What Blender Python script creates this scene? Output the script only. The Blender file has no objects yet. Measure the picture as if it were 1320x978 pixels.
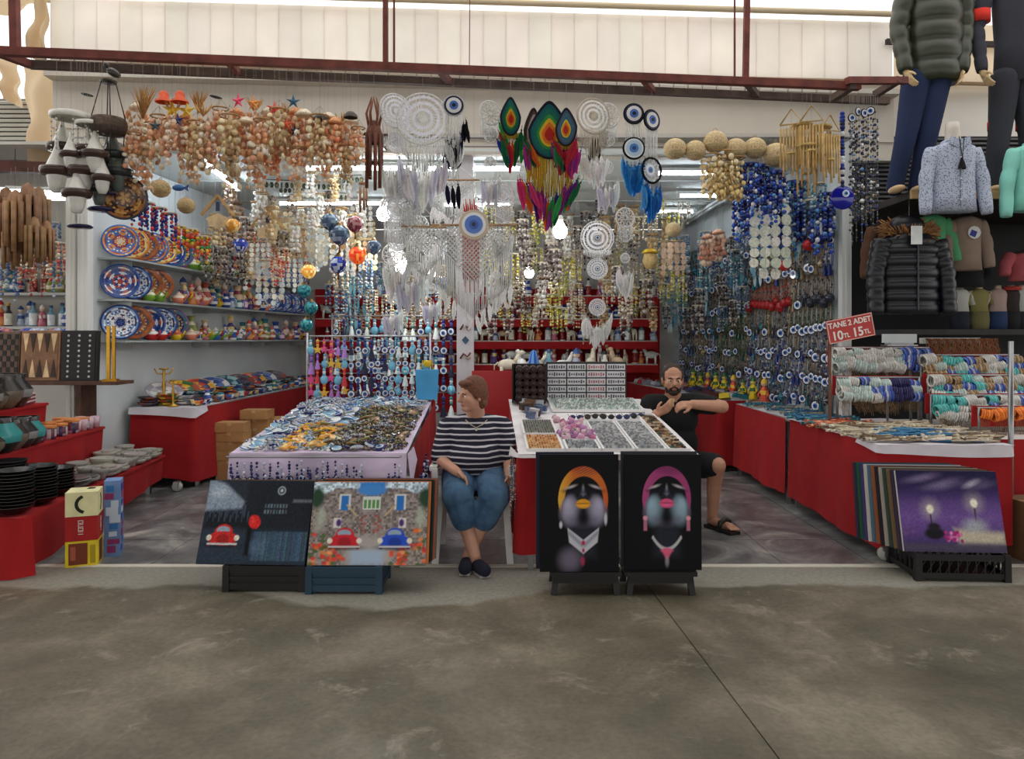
import bpy, math, random
import numpy as np
from mathutils import Vector, Matrix, Euler

# ------------------------------------------------------------------ camera, sky, exposure
SC = bpy.context.scene
COL = SC.collection
F, CX, CY, EYE = 950.0, 660.0, 436.0, 1.5          # focal length and principal point in pixels of a 1320x978 frame
cam = bpy.data.cameras.new('camera')
cam.sensor_width = 36.0
cam.lens = F / 1320.0 * 36.0
cam.shift_y = -(489.0 - CY) / 1320.0
cam.clip_end = 200
camo = bpy.data.objects.new('camera', cam)
COL.objects.link(camo)
camo.location = (0, 0, EYE)
camo.rotation_euler = (math.pi / 2, 0, 0)
SC.camera = camo

w = bpy.data.worlds.new('overcast_sky')
SC.world = w
w.use_nodes = True
bg = w.node_tree.nodes['Background']
bg.inputs['Color'].default_value = (1.0, 0.975, 0.94, 1)
bg.inputs['Strength'].default_value = 1.32

SC.view_settings.view_transform = 'Standard'
SC.view_settings.look = 'None'
SC.view_settings.gamma = 1.0
SC.view_settings.exposure = 0.4
SC.view_settings.use_curve_mapping = False

PI = math.pi
RND = random.Random(11)
U = RND.uniform


def at(px, py, Y):
    """photo pixel + distance -> point"""
    return Vector(((px - CX) / F * Y, Y, EYE - (py - CY) / F * Y))


def lerp(a, b, t):
    return a + (b - a) * t


# ------------------------------------------------------------------ colours and materials
def lin(v):
    v /= 255.0
    return v / 12.92 if v <= 0.04045 else ((v + 0.055) / 1.055) ** 2.4


def C(r, g=None, b=None):
    if isinstance(r, str):
        r = r.lstrip('#')
        r, g, b = int(r[0:2], 16), int(r[2:4], 16), int(r[4:6], 16)
    return (lin(r), lin(g), lin(b))


def jit(c, a=0.15):
    k = 1 + U(-a, a)
    return tuple(max(0.0, min(1.0, x * k * (1 + U(-a, a) * 0.4))) for x in c)


def pick(l):
    return RND.choice(l)


MATS = {}


def mat(name, rough=0.7, metal=0.0, noise=0.0, nscale=20.0, bump=0.0, bscale=200.0, transl=0.0, emit=0.0, trans=0.0, alpha=1.0, sheen=0.0):
    m = bpy.data.materials.new(name)
    m.use_nodes = True
    nt = m.node_tree
    N, L = nt.nodes, nt.links
    bs = N['Principled BSDF']
    at_ = N.new('ShaderNodeAttribute')
    at_.attribute_name = 'Col'
    oi = N.new('ShaderNodeObjectInfo')
    mx = N.new('ShaderNodeMix')
    mx.data_type = 'RGBA'
    mx.blend_type = 'MULTIPLY'
    mx.inputs[0].default_value = 1.0
    mx.clamp_result = True
    L.new(at_.outputs['Color'], mx.inputs[6])
    L.new(oi.outputs['Color'], mx.inputs[7])
    out = mx.outputs[2]
    tc = N.new('ShaderNodeTexCoord')
    if noise:
        nz = N.new('ShaderNodeTexNoise')
        nz.inputs['Scale'].default_value = nscale
        nz.inputs['Detail'].default_value = 4
        L.new(tc.outputs['Object'], nz.inputs['Vector'])
        mr = N.new('ShaderNodeMapRange')
        mr.inputs[1].default_value = 0.3
        mr.inputs[2].default_value = 0.7
        mr.inputs[3].default_value = 1 - noise
        mr.inputs[4].default_value = 1 + noise
        L.new(nz.outputs['Fac'], mr.inputs[0])
        m2 = N.new('ShaderNodeMix')
        m2.data_type = 'RGBA'
        m2.blend_type = 'MULTIPLY'
        m2.inputs[0].default_value = 1.0
        L.new(out, m2.inputs[6])
        L.new(mr.outputs[0], m2.inputs[7])
        out = m2.outputs[2]
    if emit:
        L.new(out, bs.inputs['Emission Color'])
        bs.inputs['Emission Strength'].default_value = emit
    L.new(out, bs.inputs['Base Color'])
    bs.inputs['Roughness'].default_value = rough
    bs.inputs['Metallic'].default_value = metal
    bs.inputs['Transmission Weight'].default_value = trans
    bs.inputs['Alpha'].default_value = alpha
    if bump:
        nb = N.new('ShaderNodeTexNoise')
        nb.inputs['Scale'].default_value = bscale
        L.new(tc.outputs['Object'], nb.inputs['Vector'])
        bp = N.new('ShaderNodeBump')
        bp.inputs['Strength'].default_value = bump
        bp.inputs['Distance'].default_value = 0.01
        L.new(nb.outputs['Fac'], bp.inputs['Height'])
        L.new(bp.outputs[0], bs.inputs['Normal'])
    if transl:
        tb = N.new('ShaderNodeBsdfTranslucent')
        L.new(out, tb.inputs['Color'])
        ms = N.new('ShaderNodeMixShader')
        ms.inputs[0].default_value = transl
        L.new(bs.outputs[0], ms.inputs[1])
        L.new(tb.outputs[0], ms.inputs[2])
        L.new(ms.outputs[0], N['Material Output'].inputs['Surface'])
    MATS[name] = m
    return m


mat('matte', 0.75)
mat('ceramic', 0.25, noise=0.06, nscale=30)
mat('plastic', 0.4)
mat('cloth', 0.95, noise=0.10, nscale=6, bump=0.15, bscale=300)
mat('yarn', 0.95, noise=0.12, nscale=60, transl=0.3)
mat('shell', 0.4, noise=0.22, nscale=45)
mat('wood', 0.6, noise=0.3, nscale=12)
mat('straw', 0.85, noise=0.3, nscale=70, bump=0.4, bscale=120)
mat('metal', 0.35, metal=0.85, noise=0.08, nscale=20)
mat('rusty', 0.7, metal=0.2, noise=0.35, nscale=9, bump=0.2, bscale=60)
mat('skin', 0.5, noise=0.06, nscale=25)
mat('hair', 0.7, noise=0.35, nscale=60, bump=0.6, bscale=90)
mat('glassy', 0.08, noise=0.15, nscale=40)
mat('print', 0.6, bump=0.06, bscale=400)
MATS['print'].node_tree.nodes['Principled BSDF'].inputs['Specular IOR Level'].default_value = 0.2
mat('cardboard', 0.85, noise=0.12, nscale=9)
mat('plaster', 0.85, noise=0.05, nscale=3)
mat('pvc', 0.6, noise=0.05, nscale=2, transl=0.45)
mat('puffer', 0.38, noise=0.15, nscale=20)
mat('lamp', 0.5, emit=27.0)
mat('bulb', 0.5, emit=45.0)
mat('lit_glass', 0.25, emit=0.35)
mat('feather', 0.9, noise=0.1, nscale=60, transl=0.45)


def node_material(name, build):
    m = bpy.data.materials.new(name)
    m.use_nodes = True
    build(m.node_tree.nodes, m.node_tree.links, m.node_tree.nodes['Principled BSDF'])
    MATS[name] = m


def ramp(N, L, src, stops):
    r = N.new('ShaderNodeValToRGB')
    els = r.color_ramp.elements
    while len(els) < len(stops):
        els.new(0.5)
    for e, (p, c) in zip(els, stops):
        e.position = p
        e.color = (*c, 1)
    L.new(src, r.inputs[0])
    return r.outputs[0]


def noise_node(N, L, scale, detail=5, vec=None, rough=0.55, dist=0.0):
    n = N.new('ShaderNodeTexNoise')
    n.inputs['Scale'].default_value = scale
    n.inputs['Detail'].default_value = detail
    n.inputs['Roughness'].default_value = rough
    n.inputs['Distortion'].default_value = dist
    if vec is not None:
        L.new(vec, n.inputs['Vector'])
    return n.outputs['Fac']


def mathn(N, L, op, a, b):
    n = N.new('ShaderNodeMath')
    n.operation = op
    for i, x in enumerate((a, b)):
        if isinstance(x, (int, float)):
            n.inputs[i].default_value = x
        else:
            L.new(x, n.inputs[i])
    return n.outputs[0]


def mixc(N, L, f, a, b, mode='MIX'):
    n = N.new('ShaderNodeMix')
    n.data_type = 'RGBA'
    n.blend_type = mode
    for i, x in ((0, f), (6, a), (7, b)):
        if isinstance(x, (int, float)):
            n.inputs[i].default_value = x
        elif isinstance(x, tuple):
            n.inputs[i].default_value = (*x, 1)
        else:
            L.new(x, n.inputs[i])
    return n.outputs[2]


def _concrete(N, L, bs):
    g = N.new('ShaderNodeNewGeometry').outputs['Position']
    base = ramp(N, L, noise_node(N, L, 1.1, 8, g, 0.66, 0.25), [(0.32, C(76, 70, 56)), (0.5, C(104, 97, 81)), (0.66, C(136, 128, 111))])
    fine = noise_node(N, L, 38, 5, g)
    fr = ramp(N, L, fine, [(0.3, (0.80, 0.80, 0.80)), (0.7, (1.14, 1.14, 1.14))])
    c = mixc(N, L, 1.0, base, fr, 'MULTIPLY')
    big = ramp(N, L, noise_node(N, L, 0.33, 3, g, 0.5, 0.4), [(0.38, (0.82, 0.81, 0.78)), (0.6, (1.1, 1.1, 1.08))])
    c = mixc(N, L, 1.0, c, big, 'MULTIPLY')
    # pale scuffs trowelled into the slab
    sc_ = noise_node(N, L, 3.6, 7, g, 0.72, 0.5)
    sm = ramp(N, L, sc_, [(0.57, (0, 0, 0)), (0.68, (0.7, 0.7, 0.7))])
    c = mixc(N, L, sm, c, C(150, 142, 126))
    # the paler screed apron along the stall threshold, with an uneven edge
    sep = N.new('ShaderNodeSeparateXYZ')
    L.new(g, sep.inputs[0])
    wob = noise_node(N, L, 1.3, 4, g)
    xx = mathn(N, L, 'ADD', sep.outputs['X'], 0.75)
    tongue = mathn(N, L, 'MULTIPLY', mathn(N, L, 'POWER', 2.718, mathn(N, L, 'MULTIPLY', mathn(N, L, 'MULTIPLY', xx, xx), -2.0)), -0.42)
    edge = mathn(N, L, 'ADD', mathn(N, L, 'ADD', mathn(N, L, 'MULTIPLY', wob, 0.55), tongue), 4.18)
    d = mathn(N, L, 'SUBTRACT', sep.outputs['Y'], edge)
    em = ramp(N, L, mathn(N, L, 'MULTIPLY', d, 9.0), [(0.0, (0, 0, 0)), (0.5, (0.85, 0.85, 0.85))])
    c = mixc(N, L, em, c, mixc(N, L, 1.0, C(150, 147, 136), fr, 'MULTIPLY'))
    L.new(c, bs.inputs['Base Color'])
    L.new(ramp(N, L, noise_node(N, L, 1.7, 4, g), [(0.35, (0.45,) * 3), (0.7, (0.8,) * 3)]), bs.inputs['Roughness'])
    bp = N.new('ShaderNodeBump')
    bp.inputs['Strength'].default_value = 0.12
    bp.inputs['Distance'].default_value = 0.02
    L.new(fine, bp.inputs['Height'])
    L.new(bp.outputs[0], bs.inputs['Normal'])


node_material('concrete', _concrete)


def _marble(N, L, bs):
    g = N.new('ShaderNodeNewGeometry').outputs['Position']
    n1 = noise_node(N, L, 1.5, 9, g, 0.68, 1.8)
    c = ramp(N, L, n1, [(0.28, C(66, 68, 70)), (0.44, C(98, 101, 102)), (0.56, C(134, 136, 134)), (0.70, C(196, 192, 182))])
    L.new(c, bs.inputs['Base Color'])
    bs.inputs['Roughness'].default_value = 0.32


node_material('marble', _marble)


def _stripes(N, L, bs):
    g = N.new('ShaderNodeNewGeometry').outputs['Position']
    sep = N.new('ShaderNodeSeparateXYZ')
    L.new(g, sep.inputs[0])
    wob = mathn(N, L, 'MULTIPLY', noise_node(N, L, 5, 2, g), 0.02)
    z = mathn(N, L, 'ADD', sep.outputs['Z'], wob)
    fr = mathn(N, L, 'FRACT', mathn(N, L, 'MULTIPLY', z, 27.0), 0)
    m = mathn(N, L, 'LESS_THAN', fr, 0.30)
    L.new(mixc(N, L, m, C(28, 27, 46), C(200, 198, 205)), bs.inputs['Base Color'])
    bs.inputs['Roughness'].default_value = 0.95


node_material('striped_knit', _stripes)


def _denim(N, L, bs):
    g = N.new('ShaderNodeNewGeometry').outputs['Position']
    c = ramp(N, L, noise_node(N, L, 9, 6, g), [(0.3, C(44, 74, 108)), (0.7, C(88, 122, 152))])
    L.new(c, bs.inputs['Base Color'])
    bs.inputs['Roughness'].default_value = 0.95


node_material('denim', _denim)


def _speckle(N, L, bs):
    g = N.new('ShaderNodeNewGeometry').outputs['Position']
    v = N.new('ShaderNodeTexVoronoi')
    v.inputs['Scale'].default_value = 75
    L.new(g, v.inputs['Vector'])
    c = ramp(N, L, v.outputs['Distance'], [(0.22, C(70, 82, 122)), (0.42, C(186, 196, 216))])
    L.new(c, bs.inputs['Base Color'])
    bs.inputs['Roughness'].default_value = 0.9


node_material('speckled_shirting', _speckle)


# ------------------------------------------------------------------ mesh builder
class MB:
    def __init__(self):
        self.v, self.f, self.c, self.s = [], [], [], []

    def add(self, verts, faces, col, smooth=False):
        o = len(self.v)
        self.v.extend(tuple(p) for p in verts)
        many = isinstance(col, list)
        for i, fc in enumerate(faces):
            self.f.append(tuple(k + o for k in fc))
            self.c.append(col[i] if many else col)
            self.s.append(smooth)
        return self

    def box(self, c, s, col, rot=None, taper=1.0):
        x, y, z = s[0] / 2, s[1] / 2, s[2] / 2
        vs = [Vector(p) for p in ((-x, -y, -z), (x, -y, -z), (x, y, -z), (-x, y, -z), (-x * taper, -y * taper, z), (x * taper, -y * taper, z), (x * taper, y * taper, z), (-x * taper, y * taper, z))]
        if rot is not None:
            M = Euler(rot).to_matrix()
            vs = [M @ p for p in vs]
        c = Vector(c)
        return self.add([p + c for p in vs], [(3, 2, 1, 0), (4, 5, 6, 7), (0, 1, 5, 4), (1, 2, 6, 5), (2, 3, 7, 6), (3, 0, 4, 7)], col)

    def beam(self, p0, p1, w_, h_, col):
        p0, p1 = Vector(p0), Vector(p1)
        d = (p1 - p0).normalized()
        up = Vector((0, 0, 1)) if abs(d.z) < 0.9 else Vector((0, 1, 0))
        s = d.cross(up).normalized()
        u = s.cross(d)
        vs = []
        for p in (p0, p1):
            for a, b in ((-1, -1), (1, -1), (1, 1), (-1, 1)):
                vs.append(p + s * a * w_ / 2 + u * b * h_ / 2)
        return self.add(vs, [(3, 2, 1, 0), (4, 5, 6, 7), (0, 1, 5, 4), (1, 2, 6, 5), (2, 3, 7, 6), (3, 0, 4, 7)], col)

    def tube(self, pts, r, col, n=6, caps=True, smooth=True, closed=False):
        pts = [Vector(p) for p in pts]
        m = len(pts)
        rs = r if isinstance(r, (list, tuple)) else [r] * m
        vs, fs = [], []
        prev = None
        for i, p in enumerate(pts):
            if closed:
                d = pts[(i + 1) % m] - pts[i - 1]
            else:
                d = pts[min(i + 1, m - 1)] - pts[max(i - 1, 0)]
            if d.length < 1e-9:
                d = Vector((0, 0, 1))
            d.normalize()
            if prev is None:
                a = Vector((1, 0, 0)) if abs(d.x) < 0.8 else Vector((0, 1, 0))
                prev = d.cross(a).normalized()
            else:
                prev = (prev - d * prev.dot(d))
                if prev.length < 1e-6:
                    prev = d.cross(Vector((1, 0, 0.3)))
                prev.normalize()
            b = d.cross(prev)
            for k in range(n):
                t = 2 * PI * k / n
                vs.append(p + (prev * math.cos(t) + b * math.sin(t)) * rs[i])
        rng = m if closed else m - 1
        for i in range(rng):
            j = (i + 1) % m
            for k in range(n):
                k2 = (k + 1) % n
                fs.append((i * n + k, i * n + k2, j * n + k2, j * n + k))
        if caps and not closed:
            fs.append(tuple(reversed(range(n))))
            fs.append(tuple((m - 1) * n + k for k in range(n)))
        return self.add(vs, fs, col, smooth)

    def lathe(self, prof, col, n=12, c=(0, 0, 0), cols=None, axis='Z', smooth=True, sector=None):
        """prof: (r, z) from bottom to top; cols: colour per segment; sector(k, i): colour per sector and segment"""
        vs, fs, cc = [], [], []
        m = len(prof)
        for r, z in prof:
            for k in range(n):
                t = 2 * PI * k / n
                x, y = r * math.cos(t), r * math.sin(t)
                if axis == 'Z':
                    p = (x, y, z)
                elif axis == 'Y':
                    p = (x, -z, y)       # grows towards -Y
                else:
                    p = (z, x, y)
                vs.append((p[0] + c[0], p[1] + c[1], p[2] + c[2]))
        for i in range(m - 1):
            for k in range(n):
                k2 = (k + 1) % n
                a, b, d, e = i * n + k, i * n + k2, (i + 1) * n + k2, (i + 1) * n + k
                if prof[i][0] < 1e-6:
                    fs.append((a, d, e))
                elif prof[i + 1][0] < 1e-6:
                    fs.append((a, b, d))
                else:
                    fs.append((a, b, d, e))
                cc.append(sector(k, i) if sector else (cols[i] if cols else col))
        return self.add(vs, fs, cc, smooth)

    def ball(self, c, r, col, nu=8, nv=6, smooth=True, rot=None):
        if not isinstance(r, (tuple, list)):
            r = (r, r, r)
        vs, fs = [Vector((0, 0, -r[2]))], []
        for i in range(1, nv):
            ph = -PI / 2 + PI * i / nv
            for k in range(nu):
                t = 2 * PI * k / nu
                vs.append(Vector((r[0] * math.cos(ph) * math.cos(t), r[1] * math.cos(ph) * math.sin(t), r[2] * math.sin(ph))))
        vs.append(Vector((0, 0, r[2])))
        top = len(vs) - 1
        for k in range(nu):
            k2 = (k + 1) % nu
            fs.append((0, 1 + k2, 1 + k))
            fs.append((top, top - nu + k, top - nu + k2))
            for i in range(nv - 2):
                a = 1 + i * nu
                fs.append((a + k, a + k2, a + nu + k2, a + nu + k))
        if rot is not None:
            M = Euler(rot).to_matrix()
            vs = [M @ p for p in vs]
        c = Vector(c)
        return self.add([p + c for p in vs], fs, col, smooth)

    def ring(self, c, R_, r, col, axis='Y', n=20, m=5, sx=1.0, sz=1.0):
        pts = []
        for k in range(n):
            t = 2 * PI * k / n
            a, b = R_ * sx * math.cos(t), R_ * sz * math.sin(t)
            if axis == 'Y':
                pts.append((c[0] + a, c[1], c[2] + b))
            elif axis == 'Z':
                pts.append((c[0] + a, c[1] + b, c[2]))
            else:
                pts.append((c[0], c[1] + a, c[2] + b))
        return self.tube(pts, r, col, m, closed=True)

    def disc(self, c, r, col, axis='Y', n=12, th=0.004, sz=1.0):
        """a round slab facing -Y (axis Y) or +Z"""
        prof = [(0, -th / 2), (r, -th / 2), (r, th / 2), (0, th / 2)]
        o = len(self.v)
        self.lathe(prof, col, n, (0, 0, 0), axis=axis, smooth=False)
        for i in range(o, len(self.v)):
            p = self.v[i]
            self.v[i] = (p[0] + c[0], p[1] + c[1], p[2] * sz + c[2])
        return self

    def plate_poly(self, pts, th, col, c=(0, 0, 0), axis='Y'):
        """a flat outline in x-z (axis Y) or x-y (axis Z) with thickness"""
        n = len(pts)
        vs = []
        for s in (-th / 2, th / 2):
            for a, b in pts:
                vs.append((a + c[0], s + c[1], b + c[2]) if axis == 'Y' else (a + c[0], b + c[1], -s + c[2]))
        fs = [tuple(range(n)), tuple(reversed(range(n, 2 * n)))]
        for k in range(n):
            k2 = (k + 1) % n
            fs.append((k, k + n, k2 + n, k2))
        return self.add(vs, fs, col)

    def surf(self, fn, nu, nv, col, smooth=True):
        """fn(u, v) -> point on a grid"""
        vs, fs, cc = [], [], []
        for j in range(nv + 1):
            for i in range(nu + 1):
                vs.append(fn(i / nu, j / nv))
        for j in range(nv):
            for i in range(nu):
                a = j * (nu + 1) + i
                fs.append((a, a + 1, a + nu + 2, a + nu + 1))
                cc.append(col((i + .5) / nu, (j + .5) / nv) if callable(col) else col)
        return self.add(vs, fs, cc, smooth)

    def mesh(self, name, material):
        me = bpy.data.meshes.new(name)
        me.from_pydata(self.v, [], self.f)
        ca = me.color_attributes.new('Col', 'FLOAT_COLOR', 'CORNER')
        tot = np.array([len(f) for f in self.f])
        cols = np.ones((len(self.f), 4), np.float32)
        cols[:, :3] = np.array(self.c, np.float32)
        ca.data.foreach_set('color', np.repeat(cols, tot, axis=0).ravel())
        me.polygons.foreach_set('use_smooth', np.array(self.s, bool))
        me.materials.append(MATS[material])
        me.update()
        return me


def tag(o, label=None, cat=None, group=None, kind=None):
    if label:
        o['label'] = label
    if cat:
        o['category'] = cat
    if group:
        o['group'] = group
    if kind:
        o['kind'] = kind
    return o


def ob(name, data, parent=None, loc=(0, 0, 0), rot=(0, 0, 0), sc=(1, 1, 1), col=None):
    o = bpy.data.objects.new(name, data)
    COL.objects.link(o)
    o.location = loc
    o.rotation_euler = rot
    o.scale = (sc, sc, sc) if isinstance(sc, (int, float)) else sc
    if parent is not None:
        o.parent = parent
    if col is not None:
        o.color = (*col, 1)
    return o


def thing(name, label, cat, loc=(0, 0, 0), rot=(0, 0, 0), group=None, sc=1):
    o = ob(name, None, None, loc, rot, sc)
    o.empty_display_size = 0.1
    return tag(o, label, cat, group)


def solo(name, mb, material, label, cat, loc=(0, 0, 0), rot=(0, 0, 0), group=None, parent=None):
    return tag(ob(name, mb.mesh(name, material), parent, loc, rot), label, cat, group)


def struct(name, mb, material, parent=None):
    o = ob(name, mb.mesh(name, material), parent)
    if parent is None:
        o['kind'] = 'structure'
    return o


STRING = MB().tube([(0, 0, 0), (0, 0, 1)], 0.0012, C(170, 165, 155), 3, caps=False).mesh('string', 'matte')


class Proto:
    """one kind of thing: a root (mesh or Empty) and its parts, put down any number of times with shared meshes"""

    def __init__(self, name, mesh=None):
        self.name, self.root, self.parts = name, mesh, []

    def part(self, name, mesh, loc=(0, 0, 0), rot=(0, 0, 0), sc=1, under=None, col=None, tint=True):
        self.parts.append((name, mesh, loc, rot, sc, under, col, tint))
        return len(self.parts) - 1

    def put(self, loc, label, cat, rot=(0, 0, 0), sc=1, group=None, col=None, string=None):
        r = ob(self.name, self.root, None, loc, rot, sc, col)
        tag(r, label, cat, group)
        made = []
        for (n, me, l, ro, s, under, c, tint) in self.parts:
            made.append(ob(n, me, r if under is None else made[under], l, ro, s, c if c else (col if tint else None)))
        if string:
            base = sc if isinstance(sc, (int, float)) else sc[2]
            ob('string', STRING, r, (0, 0, 0), (0, 0, 0), (1, 1, max(0.01, string) / base))
        return r
# ------------------------------------------------------------------ the setting
THR = 4.86                      # threshold between hall concrete and stall tiles
fb = MB().box((0, 2, -0.09), (60, 60, 0.1), C(60, 56, 50))
floor = struct('floor', fb, 'matte')
JX0, JX1 = 0.97, 0.80           # expansion joint runs a little askew
for k, (xa0, xa1, xb0, xb1) in enumerate(((-25, -25, JX0 - 0.006, JX1 - 0.003), (JX0 + 0.006, JX1 + 0.006, 25, 25))):
    m = MB()
    ya, yb = -22.0, THR - 0.03
    t0 = lambda y, s: lerp(JX0, JX1, (y - 2.4) / 2.4) + s
    xs = [(-25, t0(ya, -0.003)), (-25, t0(yb, -0.003))] if k == 0 else [(t0(ya, 0.003), 25), (t0(yb, 0.003), 25)]
    vs = []
    for z in (-0.04, 0.0):
        for (xl, xr), y in zip(xs, (ya, yb)):
            vs += [(xl, y, z), (xr, y, z)]
    m.add(vs, [(4, 5, 7, 6), (0, 1, 5, 4), (2, 6, 7, 3), (0, 4, 6, 2), (1, 3, 7, 5)], (1, 1, 1))
    struct('slab', m, 'concrete', floor)
thr = MB().box((0, THR, -0.018), (13.6, 0.055, 0.045), C(214, 208, 194))
struct('trim_1', thr, 'plaster')
tile_me = MB().box((0, 0, -0.02), (0.595, 0.595, 0.04), (1, 1, 1)).mesh('tile', 'marble')
nt_ = 0
for j in range(12):
    for i in range(-8, 8):
        if nt_ < 300:
            ob('tile', tile_me, floor, (i * 0.6 + 0.3, THR + 0.33 + j * 0.6, 0.0))
            nt_ += 1

YB = 12.0
LW = lambda Y: lerp(-3.95, -3.45, (Y - 6.95) / (YB - 6.95))        # left wall x
RW = lambda Y: lerp(3.08, 2.62, (Y - 6.85) / (YB - 6.85))        # right wall x


def invY(pa, ya, pb, yb):
    return lambda px: 1.0 / lerp(1 / ya, 1 / yb, (px - pa) / (pb - pa))


railF = invY(0, 4.93, 1095, 5.61)
railB = invY(100, 5.21, 1060, 5.90)
upY = invY(100, 6.8, 1140, 7.3)
RZ = 3.42


def xz(px, Y):
    return (px - CX) / F * Y


m = MB()
m.add([(LW(6.95), 6.95, 0), (LW(YB), YB, 0), (LW(YB), YB, 3.27), (LW(6.95), 6.95, 3.27), (LW(6.95) - .05, 6.95, 0), (LW(YB) - .05, YB, 0), (LW(YB) - .05, YB, 3.27), (LW(6.95) - .05, 6.95, 3.27)],
      [(0, 1, 2, 3), (7, 6, 5, 4), (0, 3, 7, 4), (3, 2, 6, 7)], C(206, 213, 216))
wall_left = struct('wall_left', m, 'plaster')
m = MB()
m.add([(RW(6.85), 6.85, 0), (RW(YB), YB, 0), (RW(YB), YB, 3.27), (RW(6.85), 6.85, 3.27), (RW(6.85) + .05, 6.85, 0), (RW(YB) + .05, YB, 0), (RW(YB) + .05, YB, 3.27), (RW(6.85) + .05, 6.85, 3.27)],
      [(3, 2, 1, 0), (4, 5, 6, 7), (4, 7, 3, 0), (7, 6, 2, 3)], C(196, 204, 206))
wall_right = struct('wall_right', m, 'plaster')
wall_back = struct('wall_back', MB().box((-0.45, YB + .03, 1.63), (6.5, 0.06, 3.27), C(176, 172, 166)), 'plaster')
ceiling = struct('ceiling', MB().box((-0.45, 9.55, 3.30), (7.3, 4.9, 0.05), C(205, 212, 212)), 'plaster')
for k in range(1, 4):           # ceiling panel joints are thin battens
    ob('batten', MB().box((-0.25, 7.1 + k * 1.2, 3.27), (6.6, 0.03, 0.012), C(205, 212, 212)).mesh('batten', 'plaster'), ceiling)
for k in range(1, 8):
    yy = 7.1 + k * 0.62
    ob('batten', MB().box((LW(yy) + 0.006, yy, 2.8), (0.012, 0.02, 0.9), C(206, 213, 216)).mesh('batten', 'plaster'), wall_left)

# front fascia under the cream panels
m = MB()
pa, pb = at(70, 200, upY(70) + .12), at(1150, 200, upY(1150) + .12)
m.beam((pa.x, pa.y, 3.675), (pb.x, pb.y, 3.675), 0.06, 0.77, C(204, 197, 186))
fascia = struct('trim_2', m, 'plaster')
ob('ledge', MB().beam((pa.x, pa.y - .1, 3.93), (pb.x, pb.y - .1, 3.93), 0.14, 0.05, C(204, 197, 186)).mesh('ledge', 'plaster'), fascia)
ob('lip', MB().beam((pa.x, pa.y - .04, 3.28), (pb.x, pb.y - .04, 3.28), 0.1, 0.03, C(204, 197, 186)).mesh('lip', 'plaster'), fascia)
ob('seam', MB().beam((pa.x, pa.y - .035, 3.47), (pb.x, pb.y - .035, 3.47), 0.02, 0.016, C(204, 197, 186)).mesh('seam', 'plaster'), fascia)
# cream pvc panels above it, one by one
m = MB()
a, b = at(60, 200, upY(60) + .05), at(1330, 200, upY(1330) + .05)
m.beam((a.x, a.y, 4.63), (b.x, b.y, 4.63), 0.03, 0.03, C(205, 190, 165))
m.beam((a.x, a.y, 4.06), (b.x, b.y, 4.06), 0.03, 0.03, C(170, 150, 125))
wall_upper = struct('wall_upper', m, 'plaster')
edges = [66 + i * 29.3 for i in range(38)]
for i in range(37):
    p, q = at(edges[i], 200, upY(edges[i])), at(edges[i + 1], 200, upY(edges[i + 1]))
    m = MB()
    m.beam((p.x, p.y, 4.345), (q.x, q.y, 4.345), 0.012, 0.57, jit(C(250, 246, 240), 0.02))
    m.beam((p.x, p.y - .006, 4.345), (p.x + .007, p.y - .006, 4.345), 0.012, 0.57, C(250, 246, 240))
    ob('panel', m.mesh('panel', 'pvc'), wall_upper)
p, q = at(1152, 200, upY(1152)), at(1345, 200, upY(1345))
ob('panel', MB().beam((p.x, p.y, 4.345), (q.x, q.y, 4.345), 0.012, 0.57, C(246, 234, 214)).mesh('panel', 'pvc'), wall_upper)
ob('rail', MB().beam((p.x - .1, p.y - .05, 4.42), (q.x, q.y - .05, 4.42), 0.04, 0.05, C(52, 44, 42)).mesh('rail', 'rusty'), wall_upper)
# pale gutter pipe along the top
a, b = at(150, -6, upY(150) - .12), at(1150, 24, upY(1150) - .12)
a.z = b.z = 4.66
ob('gutter_pipe', MB().tube([a, b], 0.03, C(206, 188, 158), 8).mesh('gutter_pipe', 'plaster'), wall_upper)
# roof deck behind the fascia so the stall is covered
struct('trim_3', MB().box((-0.25, 9.6, 3.45), (7.0, 5.0, 0.05), C(190, 186, 178)), 'plaster')

# posts of the stall
for px, Y, wd, c in ((93, 6.82, .075, C(222, 222, 216)), (110, 6.85, .095, C(232, 233, 230)), (1089, 6.8, .085, C(218, 222, 222)), (600, 7.22, .16, C(222, 220, 226))):
    x = xz(px, Y)
    m = MB().box((x, Y, 1.66), (wd, wd, 3.32), c)
    m.box((x, Y - wd / 2 - .004, 1.66), (wd * .25, .008, 3.3), c)
    m.box((x, Y, .03), (wd + .05, wd + .05, .06), c)
    struct('trim_%d' % (4 + [93, 110, 1089, 600].index(px)), m, 'plastic')

# left neighbour: pale back wall, brown beam, louvred shutter; right neighbour: black backdrop
struct('wall_neighbour_left', MB().box((-6.1, 8.6, 1.55), (4.44, .06, 3.1), C(196, 192, 184)), 'plaster')
struct('trim_8', MB().beam(at(-60, 213, 6.2), at(66, 217, 6.4), .1, .09, C(88, 52, 44)), 'rusty')
sh = MB().box(at(5, 168, 7.35), (.62, .03, .62), C(128, 126, 120))
shutter = struct('window_1', sh, 'metal')
for k in range(13):
    p = at(5, 132 + k * 5.8, 7.3)
    ob('slat', MB().box(p, (.6, .03, .026), C(188, 186, 178), rot=(0.5, 0, 0)).mesh('slat', 'plaster'), shutter)
wr = MB().box((5.9, 7.55, 1.78), (5.0, .06, 3.56), C(14, 14, 17))
wall_cl = struct('wall_neighbour_right', wr, 'matte')
wr2 = MB().box((5.9, 7.56, 3.83), (5.0, .06, .54), C(226, 222, 214))
struct('trim_9', wr2, 'plaster')
for k in range(16):
    ob('slat', MB().box((4.55, 7.5, 2.85 + k * .045), (1.9, .03, .02), C(88, 88, 90)).mesh('slat', 'plastic'), wall_cl)

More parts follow.
